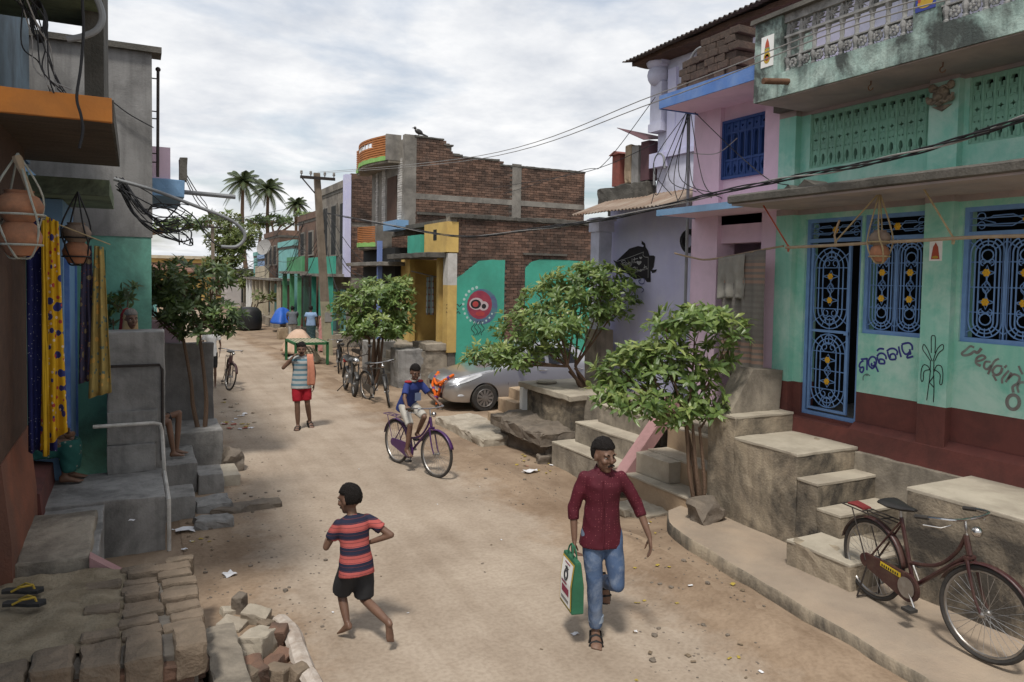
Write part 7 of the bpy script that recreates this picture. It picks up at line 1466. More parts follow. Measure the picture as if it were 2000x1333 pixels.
# ================================================================ LITTER
random.seed(5)
def scrap(label, px, py, w, l, mat, cat='litter', grp=None, z=None):
    p = onz(px, py, .01); zz = gz(p.x, p.y) + .012 if z is None else z; a = U(0, 3.1); mb = MB(); vs = []
    for j in range(4):
        for i in range(4): u, v = (i / 3 - .5) * w, (j / 3 - .5) * l; vs.append((p.x + u * math.cos(a) - v * math.sin(a) + U(-.06, .06) * w, p.y + u * math.sin(a) + v * math.cos(a), zz + U(0, .18) * w))
    mb.add(vs, [(j * 4 + i, j * 4 + i + 1, j * 4 + i + 5, j * 4 + i + 4) for j in range(3) for i in range(3)]); o = one(cat, mb, mat, label, cat, grp); o.modifiers.new('t', 'SOLIDIFY').thickness = .002; return o
for lab, px, py, w, l in (('white paper sheet lying on the dirt beside the running boy', 447, 1126, .13, .1), ('white crumpled wrapper by the left cement steps', 362, 1038, .2, .12), ('white paper scrap on the lane before the walking man', 1123, 1238, .06, .04), ('crumpled white plastic in the litter by the pale stairs', 1035, 922, .22, .12), ('white scrap beside the flat pale slab', 955, 838, .14, .1), ('white scrap on the brick platform', 258, 1143, .05, .03)): scrap(lab, px, py, w, l, 'paper', 'paper', z=.63 if 'platform' in lab else None)
pm('leaf_dry', (.42, .32, .06), (.3, .22, .05), bump=0); pm('litter_red', (.4, .12, .08), bump=0); pm('litter_brown', (.2, .15, .1), bump=0)
def zone(n, x0, x1, y0, y1, cols, lab, grp, s0=.03, s1=.08):
    for i in range(n):
        px, py = U(x0, x1), U(y0, y1); scrap(lab, px, py, U(s0, s1), U(s0, s1) * .7, random.choice(cols), 'litter', grp)
zone(26, 430, 500, 780, 840, ['paper', 'litter_brown', 'leaf_dry', 'litter_red', 'stone_pale'], 'litter scrap strewn at the end of the left plinth', 'litter by the left plinth', .05, .14)
zone(22, 1000, 1080, 880, 935, ['paper', 'litter_brown', 'leaf_dry', 'litter_red'], 'litter scrap strewn before the rock ledge', 'litter by the rock ledge')
zone(16, 335, 420, 1020, 1080, ['paper', 'litter_brown', 'litter_brown', 'leaf_dry'], 'litter scrap beside the white drain pipe', 'litter by the drain pipe', .02, .06)
zone(30, 1240, 1500, 1020, 1330, ['leaf_dry', 'paper', 'litter_brown', 'leaf_dry'], 'dry leaf or scrap on the dirt along the raised pavement', 'leaves along the pavement', .02, .055)
zone(22, 560, 1100, 880, 1300, ['litter_brown', 'stone', 'paper'], 'tiny scrap on the worn lane', 'scraps on the lane', .012, .035)
mb = MB()
for i in range(900):
    if i % 3 == 0: px, py = U(1230, 1500), U(1000, 1333)
    elif i % 3 == 1: px, py = U(400, 640), U(960, 1250)
    else: px, py = (U(420, 560), U(720, 1000)) if rnd() < .5 else (U(900, 1100), U(830, 1000))
    p = onz(px, py); r = U(.004, .013) if rnd() < .95 else U(.015, .028); mb.rock((p.x, p.y, gz(p.x, p.y) + r * .4), (r, r * U(.7, 1.2), r * .7), 1, .2)
tag(mb.build('pebbles', 'stone'), 'small pebbles and clods scattered over the lane', 'pebbles', kind='stuff')
# ================================================================ PEOPLE
def remesh(mb, vox, mat, smooth_it=3, wr=0.0, wsc=9.0, name='body', wdir=None):
    me = mb.mesh(name); ob = bpy.data.objects.new('tmp', me); C.objects.link(ob); m = ob.modifiers.new('r', 'REMESH'); m.mode = 'VOXEL'; m.voxel_size = vox
    m2 = bpy.data.meshes.new_from_object(ob.evaluated_get(bpy.context.evaluated_depsgraph_get())); bpy.data.objects.remove(ob); bpy.data.meshes.remove(me)
    bm = bmesh.new(); bm.from_mesh(m2)
    for _ in range(smooth_it): bmesh.ops.smooth_vert(bm, verts=bm.verts[:], factor=.5, use_axis_x=True, use_axis_y=True, use_axis_z=True)
    if wr:
        bm.normal_update()
        for v in bm.verts:
            p = v.co; q = Vector((p.x * wsc, p.y * wsc, p.z * wsc * .8)); k = noise.noise(q + Vector((0, 0, 3))); k2 = 1 - abs(noise.noise(q * .7 + Vector((p.z * 5, 7, p.x * 4)))) * 2
            v.co = p + v.normal * wr * (.6 * k + .7 * k2 - .3)
    bm.to_mesh(m2); bm.free(); m2.name = name; m2.materials.clear(); m2.materials.append(MATS[mat] if isinstance(mat, str) else mat)
    for p in m2.polygons: p.use_smooth = True
    return m2
def limb(mb, a, b, r0, r1, mid=None, k=7, seg=12, open_end=False):
    a, b = Vector(a), Vector(b); rm = mid if mid is not None else (r0 + r1) / 2; pts = []; rs = []
    for i in range(k + 1):
        t = i / k; pts.append(a.lerp(b, t)); rs.append(r0 * (1 - t) ** 2 + 2 * (2 * rm - (r0 + r1) / 2) * t * (1 - t) + r1 * t * t)
    mb.tube(pts, rs, seg); mb.ell(a, (r0, r0, r0), seg, 8)
    if not open_end: mb.ell(b, (r1, r1, r1), seg, 8)
def torso(mb, secs, seg=18):
    "secs: (centre, side vector unit, half width, half depth)"
    rows = []
    for i, (c, sv, w, d) in enumerate(secs):
        c = Vector(c); sv = Vector(sv).normalized(); ax = (Vector(secs[min(i + 1, len(secs) - 1)][0]) - Vector(secs[max(i - 1, 0)][0])).normalized(); fv = ax.cross(sv).normalized()
        rows.append([c + sv * w * (abs(math.cos(a)) ** .85 * (1 if math.cos(a) > 0 else -1)) + fv * d * math.sin(a) for a in [6.2832 * i_ / seg for i_ in range(seg)]])
    mb.loft(rows)
def hand(mb, w, d, palm_n, side, s, curl=.5):
    "wrist, direction of the fingers, palm normal, thumb side (+1/-1 along d x n), scale, curl"
    w, d, n = Vector(w), Vector(d).normalized(), Vector(palm_n); n = (n - d * n.dot(d)).normalized(); t = d.cross(n) * side
    rows = []
    for u, hw_, th in ((0, .022, .016), (.03, .034, .015), (.06, .040, .014), (.085, .040, .012)):
        c = w + d * u * s; rows.append([c + t * hw_ * s * math.cos(a) + n * th * s * math.sin(a) for a in [6.2832 * i / 12 for i in range(12)]])
    mb.loft(rows)
    for k, (off, ln) in enumerate(((.030, .070), (.010, .080), (-.010, .075), (-.030, .058))):
        p = w + (d * .08 + t * off) * s; dd = d.copy(); pts = [p]
        for j in range(3):
            dd = (dd + n * curl * .75).normalized(); pts.append(pts[-1] + dd * ln * s * (.42, .32, .26)[j])
        mb.tube(pts, [.0095 * s, .009 * s, .0085 * s, .007 * s], 7); mb.ell(pts[-1], (.007 * s,) * 3, 7, 5)
    p = w + (d * .025 + t * .025) * s; d1 = (d * .6 + t * .7 + n * .3).normalized(); d2 = (d * .9 + t * .2 + n * .45).normalized(); p1 = p + d1 * .04 * s; p2 = p1 + d2 * .03 * s; p3 = p2 + d2 * .024 * s
    mb.tube([p, p1, p2, p3], [.014 * s, .011 * s, .010 * s, .008 * s], 7); mb.ell(p3, (.008 * s,) * 3, 7, 5)
def foot(mb, a, d, s, up=(0, 0, 1)):
    a, d = Vector(a), Vector(d).normalized(); u = Vector(up); u = (u - d * u.dot(d)).normalized(); sv = d.cross(u); rows = []
    for x, w, h, z in ((-.055, .022, .03, -.035), (-.035, .032, .045, -.03), (.0, .034, .045, -.028), (.05, .036, .035, -.04), (.10, .044, .024, -.052), (.14, .045, .018, -.058), (.155, .036, .013, -.062)):
        rows.append([a + (d * x + sv * w * math.cos(t) + u * (z + h * math.sin(t))) * s for t in [6.2832 * i / 12 for i in range(12)]])
    mb.loft(rows)
    for i, (off, l, r) in enumerate(((-.03, .042, .0125), (-.011, .034, .010), (.007, .028, .0095), (.022, .02, .009), (.035, .012, .0085))): q = a + (d * .145 + sv * off - u * .063) * s; mb.tube([q - d * .02 * s, q + d * l * .7 * s], r * s, 7); mb.ell(q + d * l * .7 * s, (r * s,) * 3, 7, 5)
def figure(label, loc, hd, J, s=1.0, hs=1.0, skin='skin', hair='hair', clothes=(), vox=.009, curl=(.5, .5), barefoot=True, facerot=0.0, cat='person', short_hair=True, tilt=0.0, beard=False, name='person', thin=1.0, group=None, palm=None):
    t_ = thing(name, label, cat, loc, hd, group); j = {k: Vector(v) for k, v in J.items()}; mb = MB(); k = s * thin
    sv = (j['shL'] - j['shR']).normalized(); hv = (j['hipL'] - j['hipR']).normalized(); pel = (j['hipL'] + j['hipR']) / 2; nk = j['neck']; mid = pel.lerp(nk, .45); ch = pel.lerp(nk, .78)
    torso(mb, [(pel - (nk - pel) * .10, hv, .10 * k, .085 * k), (pel, hv, .150 * k, .100 * k), (mid, (hv + sv) / 2, .128 * k, .088 * k), (ch, sv, .155 * k, .105 * k), (pel.lerp(nk, .93), sv, .135 * k, .075 * k), (nk, sv, .06 * k, .055 * k)])
    for S in 'LR':
        limb(mb, j['sh' + S], j['el' + S], .050 * k, .036 * k, .043 * k); limb(mb, j['el' + S], j['wr' + S], .037 * k, .024 * k, .034 * k)
        limb(mb, j['hip' + S], j['kn' + S], .080 * k, .052 * k, .068 * k); limb(mb, j['kn' + S], j['an' + S], .051 * k, .033 * k, .050 * k)
        hd_ = j.get('hd' + S, j['wr' + S] - j['el' + S]); pn = (palm or {}).get(S, Vector((0, -1 if S == 'L' else 1, 0))); hand(mb, j['wr' + S], hd_, pn, 1 if S == 'L' else -1, s * 1.05, curl[0 if S == 'L' else 1])
        foot(mb, j['an' + S], j.get('ft' + S, Vector((1, 0, 0))), s * 1.08, j.get('up' + S, Vector((0, 0, 1))))
    hc = j['head']; fr = Quaternion((0, 0, 1), facerot) @ Vector((1, 0, -.05 + tilt)); fr.normalize(); rt = fr.cross(Vector((0, 0, 1))).normalized(); up = rt.cross(fr).normalized(); hs_ = s * hs
    M3 = Matrix((fr, -rt, up)).transposed()
    def Hd(a, b_, c): return hc + (fr * a - rt * b_ + up * c) * hs_
    mb.tube([nk - Vector((0, 0, .03 * s)), hc - up * .05 * hs_ - fr * .01 * hs_], [.058 * k, .050 * k], 12)
    mb.ell(Hd(-.008, 0, .025), (.095 * hs_, .075 * hs_, .092 * hs_), 18, 12, M3); mb.ell(Hd(.022, 0, -.045), (.062 * hs_, .056 * hs_, .07 * hs_), 16, 10, M3); mb.ell(Hd(.05, 0, -.098), (.026 * hs_, .03 * hs_, .02 * hs_), 10, 7, M3)
    mb.tube([Hd(.085, 0, .02), Hd(.103, 0, -.02)], [.009 * hs_, .015 * hs_], 8); mb.ell(Hd(.100, 0, -.027), (.014 * hs_, .02 * hs_, .012 * hs_), 8, 6, M3)
    for q in (1, -1): mb.ell(Hd(.0, q * .077, -.005), (.02 * hs_, .009 * hs_, .032 * hs_), 8, 6, M3); mb.ell(Hd(.062, q * .04, -.025), (.028 * hs_, .025 * hs_, .022 * hs_), 8, 6, M3); mb.ell(Hd(.078, q * .032, .024), (.014 * hs_, .028 * hs_, .009 * hs_), 8, 6, M3)
    mb.ell(Hd(.082, 0, -.062), (.014 * hs_, .026 * hs_, .008 * hs_), 8, 6, M3); mb.ell(Hd(.079, 0, -.074), (.013 * hs_, .022 * hs_, .008 * hs_), 8, 6, M3)
    body = link('body', remesh(mb, vox, skin), t_, local=True)
    for q in (1, -1):
        e = MB(); e.ell(Hd(.0705, q * .031, .002), (.009 * hs_, .013 * hs_, .0065 * hs_), 10, 7, M3); e.build('eye', 'eye_white', body, True, True)
        e = MB(); e.ell(Hd(.0765, q * .031, .002), (.005 * hs_, .0065 * hs_, .0062 * hs_), 8, 6, M3); e.build('pupil', 'eye', body, True, True)
        e = MB(); e.tube([Hd(.086, q * .014, .021), Hd(.086, q * .03, .027), Hd(.070, q * .052, .021)], .0055 * hs_, 5); e.build('eyebrow', 'hair', body, True, True)
    e = MB(); e.ell(Hd(.088, 0, -.068), (.009 * hs_, .022 * hs_, .009 * hs_), 10, 6, M3); e.build('lips', 'lips', body, True, True)
    if beard:
        e = MB(); e.tube([Hd(.089, -.028, -.058), Hd(.101, -.012, -.048), Hd(.101, .012, -.048), Hd(.089, .028, -.058)], .007 * hs_, 6); e.build('moustache', 'hair', body, True, True)
    if hair:
        e = MB(); n_, m_ = 44, 28; vs = []
        for a in range(m_ + 1):
            ph = math.pi * a / m_
            for b_ in range(n_):
                th = 6.2832 * b_ / n_; v = Vector((math.sin(ph) * math.cos(th), math.sin(ph) * math.sin(th), math.cos(ph))); f_ = 1 + .05 * noise.noise(v * 5) + .05 * noise.noise(v * 13) + .04 * noise.noise(v * 29)
                cut_ = 1.0
                if v.x > .05 and v.z < .30: cut_ = .80
                if v.z < -.62: cut_ = min(cut_, .84)
                f_ += .05 * max(0, v.z) * (1 + noise.noise(v * 9)) + .10 * max(0, v.z) * max(0, v.x + .2)
                vs.append(Hd(-.016 + .101 * v.x * f_ * cut_, .084 * v.y * f_ * cut_, .030 + .104 * v.z * f_ * cut_))
        e.add(vs, [(a * n_ + b_, a * n_ + (b_ + 1) % n_, (a + 1) * n_ + (b_ + 1) % n_, (a + 1) * n_ + b_) for a in range(m_) for b_ in range(n_)]); e.build('hair', hair, body, 80, True)
    ctx = dict(j=j, s=s, k=k, sv=sv, hv=hv, pel=pel, nk=nk, mid=mid, ch=ch, t=t_, Hd=Hd, hc=hc, up=up, M3=M3, hs=hs_)
    for c in clothes: c(ctx)
    return t_, ctx
def shirt(mat, sleeve=.6, hem=.16, loose=.02, vox=.011, wr=.006, name='shirt', flare=.0):
    def f(c):
        j, k, s = c['j'], c['k'], c['s']; g = loose * s; mb = MB(); ax = (c['nk'] - c['pel']).normalized(); bot = c['pel'] - ax * hem * s
        torso(mb, [(bot, c['hv'], (.182 + flare) * k + g, .128 * k + g), (c['pel'], c['hv'], .172 * k + g, .120 * k + g), (c['mid'], (c['hv'] + c['sv']) / 2, .140 * k + g, .100 * k + g), (c['ch'], c['sv'], .162 * k + g, .112 * k + g), (c['pel'].lerp(c['nk'], .92), c['sv'], .165 * k + g * .6, .085 * k + g * .5), (c['nk'] + ax * .005, c['sv'], .064 * k + g * .2, .062 * k + g * .2)], 22)
        for S in 'LR':
            a, e, w = j['sh' + S], j['el' + S], j['wr' + S]; u = min(sleeve, 1)
            limb(mb, a, a.lerp(e, u), .050 * k + g * .5, (.047 if u < 1 else .042) * k + g, .046 * k + g, seg=14, open_end=sleeve <= 1)
            if sleeve > 1: limb(mb, e, e.lerp(w, sleeve - 1), .040 * k + g, .037 * k + g * .9, .04 * k + g, seg=14, open_end=True)
        o = link(name, remesh(mb, vox * s ** .5, mat, 3, wr * s, 10 / s, name), c['t'], local=True); c['shirt'] = o
    return f
def trousers(mat, ln=1.0, loose=.014, vox=.011, wr=.005, name='trousers', flare=0.0):
    "ln: 1 = to the knee, 2 = to the ankle"
    def f(c):
        j, k, s = c['j'], c['k'], c['s']; g = loose * s; mb = MB(); ax = (c['nk'] - c['pel']).normalized()
        torso(mb, [(c['pel'] - ax * .12 * s, c['hv'], .11 * k + g, .09 * k + g), (c['pel'] - ax * .04 * s, c['hv'], .155 * k + g, .105 * k + g), (c['pel'] + ax * .06 * s, c['hv'], .145 * k + g, .10 * k + g), (c['pel'] + ax * .11 * s, c['hv'], .137 * k + g * .6, .095 * k + g * .6)], 22)
        for S in 'LR':
            h, n_, a = j['hip' + S], j['kn' + S], j['an' + S]; u = min(ln, 1); limb(mb, h, h.lerp(n_, u), .084 * k + g, .058 * k + g + flare * (ln <= 1), .076 * k + g + flare * .5, seg=16, open_end=ln <= 1)
            if ln > 1: limb(mb, n_, n_.lerp(a, ln - 1), .058 * k + g, .046 * k + g, .056 * k + g, seg=16, open_end=True)
        link(name, remesh(mb, vox * s ** .5, mat, 3, wr * s, 10 / s, name), c['t'], local=True)
    return f
def bands_mat(name, base, bands, **kw):
    cloth_mat(name, base, bands, bsc=kw.get('bsc', 90), bump=kw.get('bump', .12)); return name
def toward_cam(p): return math.atan2(CAM.y - p[1], CAM.x - p[0])
# ---- the man with the bag
pm('shirt_maroon', (.085, .008, .018), (.058, .006, .013), sc=4, bump=.15, bsc=120, rough=.75)
def dots(name, sc, col, th):
    m = MATS[name]; t = m.node_tree; b = next(n for n in t.nodes if n.type == 'BSDF_PRINCIPLED'); co = next(n for n in t.nodes if n.type == 'TEX_COORD'); src = b.inputs['Base Color'].links[0].from_socket; v = t.nodes.new('ShaderNodeTexVoronoi'); v.inputs['Scale'].default_value = sc; v.inputs['Randomness'].default_value = .4; t.links.new(co.outputs['Object'], v.inputs['Vector']); l = t.nodes.new('ShaderNodeMath'); l.operation = 'LESS_THAN'; l.inputs[1].default_value = th; t.links.new(v.outputs['Distance'], l.inputs[0]); mx = t.nodes.new('ShaderNodeMixRGB'); t.links.new(l.outputs[0], mx.inputs[0]); t.links.new(src, mx.inputs[1]); mx.inputs[2].default_value = (*col, 1); t.links.new(mx.outputs[0], b.inputs['Base Color'])
dots('shirt_maroon', 45, (.22, .06, .07), .16)
pm('denim', (.085, .135, .23), (.045, .075, .15), sc=3.2, bump=.25, bsc=160, rough=.85, dirt=(.30, .34, .40), da=.75, dsc=2.6, dth=.54)
pm('sandal', (.015, .014, .014), bump=.1, rough=.5)
MP = onz(1170, 1250)
JM = dict(neck=(.02, 0, 1.43), head=(.045, .0, 1.55), shL=(.0, .152, 1.362), shR=(.02, -.152, 1.362), elL=(-.03, .30, 1.12), elR=(.0, -.235, 1.10), wrL=(.06, .385, .89), wrR=(.05, -.225, .845), hdL=(.12, .10, -.95), hdR=(.05, .0, -1), hipL=(-.01, .085, .90), hipR=(.01, -.085, .90), knL=(.07, .13, .50), knR=(.045, -.05, .475), anL=(-.33, .07, .36), anR=(.0, -.03, .085), ftL=(.35, .1, -.93), upL=(.9, 0, .4), ftR=(1, -.05, -.02))
def shoes(mat):
    def f(c):
        for S in 'LR':
            a = c['j']['an' + S]; d = c['j'].get('ft' + S, Vector((1, 0, 0))).normalized(); u = c['j'].get('up' + S, Vector((0, 0, 1))); u = (u - d * u.dot(d)).normalized(); sv = d.cross(u); s = c['s'] * 1.08; mb = MB()
            P = lambda x, y, z: a + (d * x + sv * y + u * z) * s
            ol = [(-.065, -.03), (-.03, -.038), (.04, -.042), (.11, -.052), (.16, -.045), (.185, -.015), (.18, .02), (.15, .048), (.10, .05), (.03, .04), (-.03, .036), (-.065, .028)]
            mb.add([P(x, y, -.092) for x, y in ol] + [P(x, y, -.072) for x, y in ol], [tuple(range(11, -1, -1)), tuple(range(12, 24))] + [(i, (i + 1) % 12, (i + 1) % 12 + 12, i + 12) for i in range(12)])
            for x in (.06, .115): mb.tube([P(x, -.05, -.078), P(x, -.04, -.03 - (x - .06) * .35), P(x, 0, -.012 - (x - .06) * .4), P(x, .04, -.03 - (x - .06) * .35), P(x, .05, -.078)], .011 * s, 6)
            mb.tube([P(.02, -.042, -.075), P(-.03, -.04, -.03), P(-.062, 0, -.02), P(-.03, .04, -.03), P(.02, .042, -.075)], .009 * s, 6)
            mb.build('sandal', mat, c['t'], True, True)
    return f
def collar(mat):
    def f(c):
        nk = c['nk']; mb = MB(); k = c['k']
        for q in (1, -1):
            pts = [(-.06, q * .02, .045), (-.035, q * .06, .045), (.02, q * .066, .035), (.062, q * .03, .012)]; lo = [(-.07, q * .02, .005), (-.045, q * .08, .0), (.03, q * .09, -.02), (.085, q * .06, -.045)]
            n_ = 4; mb.add([nk + Vector(p) * k for p in pts] + [nk + Vector(p) * k for p in lo], [(i, i + 1, i + 1 + n_, i + n_) for i in range(3)])
        o = mb.build('collar', mat, c['t'], True, True); o.modifiers.new('t', 'SOLIDIFY').thickness = .006
    return f
man, mc_ = figure('man in dotted maroon shirt and faded jeans walking with a printed bag', (MP.x, MP.y, .0), toward_cam(MP) + .12, JM, 1.0, 1.1, 'skin_dark', 'hair', (shirt('shirt_maroon', 1.35, .10, .012, wr=.008, vox=.0095, flare=.016), trousers('denim', 1.93, .012, wr=.006), shoes('sandal'), collar('shirt_maroon')), .0075, (.35, 1.5), facerot=.55, beard=True, thin=.91)
q = MB(); q.tube([(.125 * 1.0, -.01, 1.36), (.142, -.004, 1.2), (.134, .0, 1.0), (.15, .0, .84)], .006, 5); q.build('shirt_placket', 'shirt_maroon', man, local=True)
for S, a in (('R', JM['anR']),):
    q = MB(); a = Vector(a); q.lathe([(.058, .07), (.064, .075), (.064, .125), (.058, .13)], a - Vector((0, 0, 0)), 16); q.build('jeans_cuff', pm('denim_pale', (.3, .36, .44), bump=.2, bsc=150), man, True, True)
# the bag, held in his right hand
wr = Vector(JM['wrR']); bag = thing('shopping_bag', 'green sided shopping bag with white printed panel carried by the walking man', 'bag', man.matrix_basis @ Vector((.06, -.24, .30)), man.rotation_euler.z + .25)
pm('bag_green', (.03, .13, .07), (.024, .10, .055), sc=9, bump=.15); pm('bag_gold', (.52, .36, .06), bump=0); pm('bag_print', (.28, .04, .08), bump=0)
mb = MB(); mb.loft([[(x * f, y * g_, z) for x, y in ((-.155, -.05), (.155, -.05), (.155, .05), (-.155, .05))] for z, f, g_ in ((0, .93, .9), (.01, 1, 1), (.22, 1, .95), (.40, .97, .5), (.42, .96, .42))]); bo = mb.build('bag_body', 'bag_green', bag, local=True)
for sg in (-1, 1):
    pl_ = MB(); Pz = lambda x, z, o: (x, sg * ((.05 if z < .22 else .05 - (z - .22) / .18 * .025) + o), z)
    def quad(mb_, x0, x1, z0, z1, o):
        zs_ = [z0] + ([.22] if z0 < .22 < z1 else []) + [z1]; vs = [Pz(x, z, o) for z in zs_ for x in (x0, x1)]; mb_.add(vs, [(2 * i, 2 * i + 1, 2 * i + 3, 2 * i + 2) for i in range(len(zs_) - 1)])
    quad(pl_, -.145, .145, .02, .40, .003); pl_.build('gold_border', 'bag_gold', bo, local=True)
    pl_ = MB(); quad(pl_, -.125, .125, .035, .385, .006); pl_.build('white_panel', 'white', bo, local=True)
    pl_ = MB(); quad(pl_, -.08, .09, .12, .18, .009); quad(pl_, -.09, .04, .20, .215, .009); quad(pl_, -.06, .06, .36, .37, .009); pl_.build('red_print', 'bag_print', bo, local=True)
    pl_ = MB()
    for r_ in (.045, .03): pl_.tube([Pz(r_ * math.cos(a), .275 + r_ * math.sin(a), .009) for a in [6.2832 * i / 16 for i in range(16)]], .004, 4, closed=True)
    for q_ in range(-2, 3): pl_.tube([Pz(q_ * .012, .32, .009), Pz(q_ * .02, .345 - abs(q_) * .006, .009)], .003, 4)
    for q_ in range(7): quad(pl_, -.09 + q_ * .026, -.075 + q_ * .026, .06, .085, .009)
    pl_.build('emblem_print', 'black_paint', bo, local=True)['kind'] = 'stuff'
    pl_ = MB(); pl_.tube(spline([(-.06, sg * .02, .40), (-.05, sg * .012, .48), (0, sg * .004, .525), (.05, sg * .012, .48), (.06, sg * .02, .40)], 4), .007, 6); pl_.build('handle', 'bag_green', bag, True, True)
# ---- the running boy
BP = onz(694, 1250); pm('short_black', (.022, .022, .024), (.03, .03, .032), sc=5, bump=.15, bsc=100)
bands_mat('shirt_striped', (.42, .095, .085), [(2, 8.3, .5, .12, (.016, .018, .04)), (2, 33.2, .12, .3, (.10, .03, .035))])
JB = dict(neck=(.07, 0, 1.00), head=(.095, .015, 1.12), shL=(.06, .125, .945), shR=(.05, -.125, .945), elL=(.12, .205, .755), elR=(-.10, -.265, .825), wrL=(.27, .12, .78), wrR=(.03, -.12, .75), hipL=(0, .062, .60), hipR=(-.01, -.062, .60), knL=(.14, .06, .34), knR=(.0, -.075, .305), anL=(.03, .06, .125), anR=(-.36, -.12, .215), ftL=(.8, .1, -.45), upL=(.5, 0, .8), ftR=(-.35, -.05, -.93), upR=(-.9, 0, .35))
hdb = math.atan2(_f0.y, _f0.x) + R(38)
boy, bc = figure('barefoot boy in red and navy striped shirt running along the lane', (BP.x, BP.y, .02), hdb, JB, .74, 1.34, 'skin_dark', 'hair', (shirt('shirt_striped', .62, .10, .022, wr=.006), trousers('short_black', .93, .026, wr=.006, name='shorts', flare=.02)), .0065, (.7, .6), facerot=.5, tilt=-.05)
mb = MB()
for q_ in (0, .016): mb.tube(spline([tuple(Vector((.02 - q_, .128, .60))), tuple(Vector((.05 - q_, .128, .52))), tuple(Vector((.10 - q_, .122, .44))), tuple(Vector((.13 - q_, .118, .37)))], 4), .0045, 5)
mb.build('side_stripe', 'white', boy, True, True)
# ---- the boy on the bicycle
bands_mat('jersey_blue', (.03, .05, .20), [(0, .9, .0, 0, (.3, .3, .3))]); pm('jersey_red', (.36, .03, .035), bump=.1); pm('shorts_white', (.5, .48, .44), (.4, .38, .34), sc=5, bump=.15)
JR = dict(neck=(-.07, 0, 1.37), head=(-.04, 0, 1.505), shL=(-.075, .128, 1.315), shR=(-.075, -.128, 1.315), elL=(.03, .235, 1.14), elR=(.03, -.235, 1.14), wrL=(.17, .285, 1.045), wrR=(.17, -.285, 1.045), hdL=(1, 0, -.25), hdR=(1, 0, -.25), hipL=(-.27, .07, .985), hipR=(-.27, -.07, .985), knL=(.06, .11, .82), knR=(.02, -.12, .70), anL=(-.17, .135, .53), anR=(-.03, -.14, .34), ftL=(1, 0, -.15), ftR=(1, 0, -.3))
rider, rc_ = figure('boy in blue jersey with neck cloth riding the purple bicycle', boy_bike.location, boy_bike.rotation_euler.z, JR, .80, 1.22, 'skin_dark', 'hair', (shirt('jersey_blue', .75, .13, .022, wr=.005, name='jersey'), trousers('shorts_white', .95, .02, name='shorts')), .008, (1.3, 1.3), facerot=-.25, tilt=-.28, palm={'L': Vector((0, 0, -1)), 'R': Vector((0, 0, -1))})
mb = MB()
for S in (1, -1): mb.ell((-.075, S * .10, 1.365), (.062, .062, .022), 12, 7)
mb.build('shoulder_patch', 'jersey_red', rider, True, True)
mb = MB(); mb.tube([(-.07 + .062 * math.cos(a), .06 * math.sin(a), 1.385 + .012 * math.sin(2 * a)) for a in [6.2832 * i / 16 for i in range(16)]], .016, 7, closed=True); mb.build('neck_cloth', 'towel_grey', rider, True, True)
mb = MB(); mb.box(.035, .05, -.05, .05, 1.08, 1.2); mb.build('jersey_print', pm('print_grey', (.16, .2, .3), bump=0), rider, local=True)
# ---- the man in red shorts
RP_ = onz(588, 838); bands_mat('vest_striped', (.42, .43, .42), [(2, 10.5, .45, .1, (.11, .20, .25))]); pm('shorts_red', (.36, .012, .025), (.28, .01, .02), sc=5, bump=.15); pm('towel_orange', (.52, .22, .14), (.42, .17, .11), sc=9, bump=.2)
JS = dict(neck=(.0, 0, 1.42), head=(.03, 0, 1.54), shL=(0, .17, 1.355), shR=(.0, -.17, 1.36), elL=(-.05, .245, 1.10), elR=(.09, -.335, 1.20), wrL=(.0, .235, .86), wrR=(.12, -.17, 1.40), hdR=(.0, .55, .6), hipL=(0, .085, .89), hipR=(0, -.085, .89), knL=(.02, .115, .49), knR=(.06, -.075, .48), anL=(-.14, .17, .13), anR=(.04, -.06, .085), ftL=(.9, .25, -.35), ftR=(1, -.2, 0))
rs_, _c = figure('man in striped vest and red shorts walking with an orange towel', (RP_.x, RP_.y, 0), toward_cam(RP_) + .05, JS, 1.0, 1.08, 'skin_dark', 'hair', (shirt('vest_striped', .25, .10, .016, name='vest', vox=.013), trousers('shorts_red', .84, .016, name='shorts', flare=.012, vox=.012), shoes('sandal')), .011, (.4, 1.0), beard=True, facerot=-.05)
mb = MB(); rows = []
for u, (x, z, w) in enumerate(((-.15, .98, .06), (-.15, 1.25, .06), (-.09, 1.42, .055), (.0, 1.465, .055), (.10, 1.40, .06), (.145, 1.2, .065), (.15, .98, .075), (.14, .86, .08))):
    rows.append([(x + .012 * math.sin(i * 1.7), .155 + (i - 3) / 3 * w + .02 * (u > 4), z + .006 * math.cos(i * 2.1)) for i in range(7)])
mb.add([p for r_ in rows for p in r_], [(i * 7 + j_, i * 7 + j_ + 1, (i + 1) * 7 + j_ + 1, (i + 1) * 7 + j_) for i in range(7) for j_ in range(6)]); o = mb.build('shoulder_towel', 'towel_orange', rs_, 80, True); o.modifiers.new('s', 'SUBSURF').levels = 2; o.modifiers['s'].render_levels = 2; o.modifiers.new('t', 'SOLIDIFY').thickness = .008
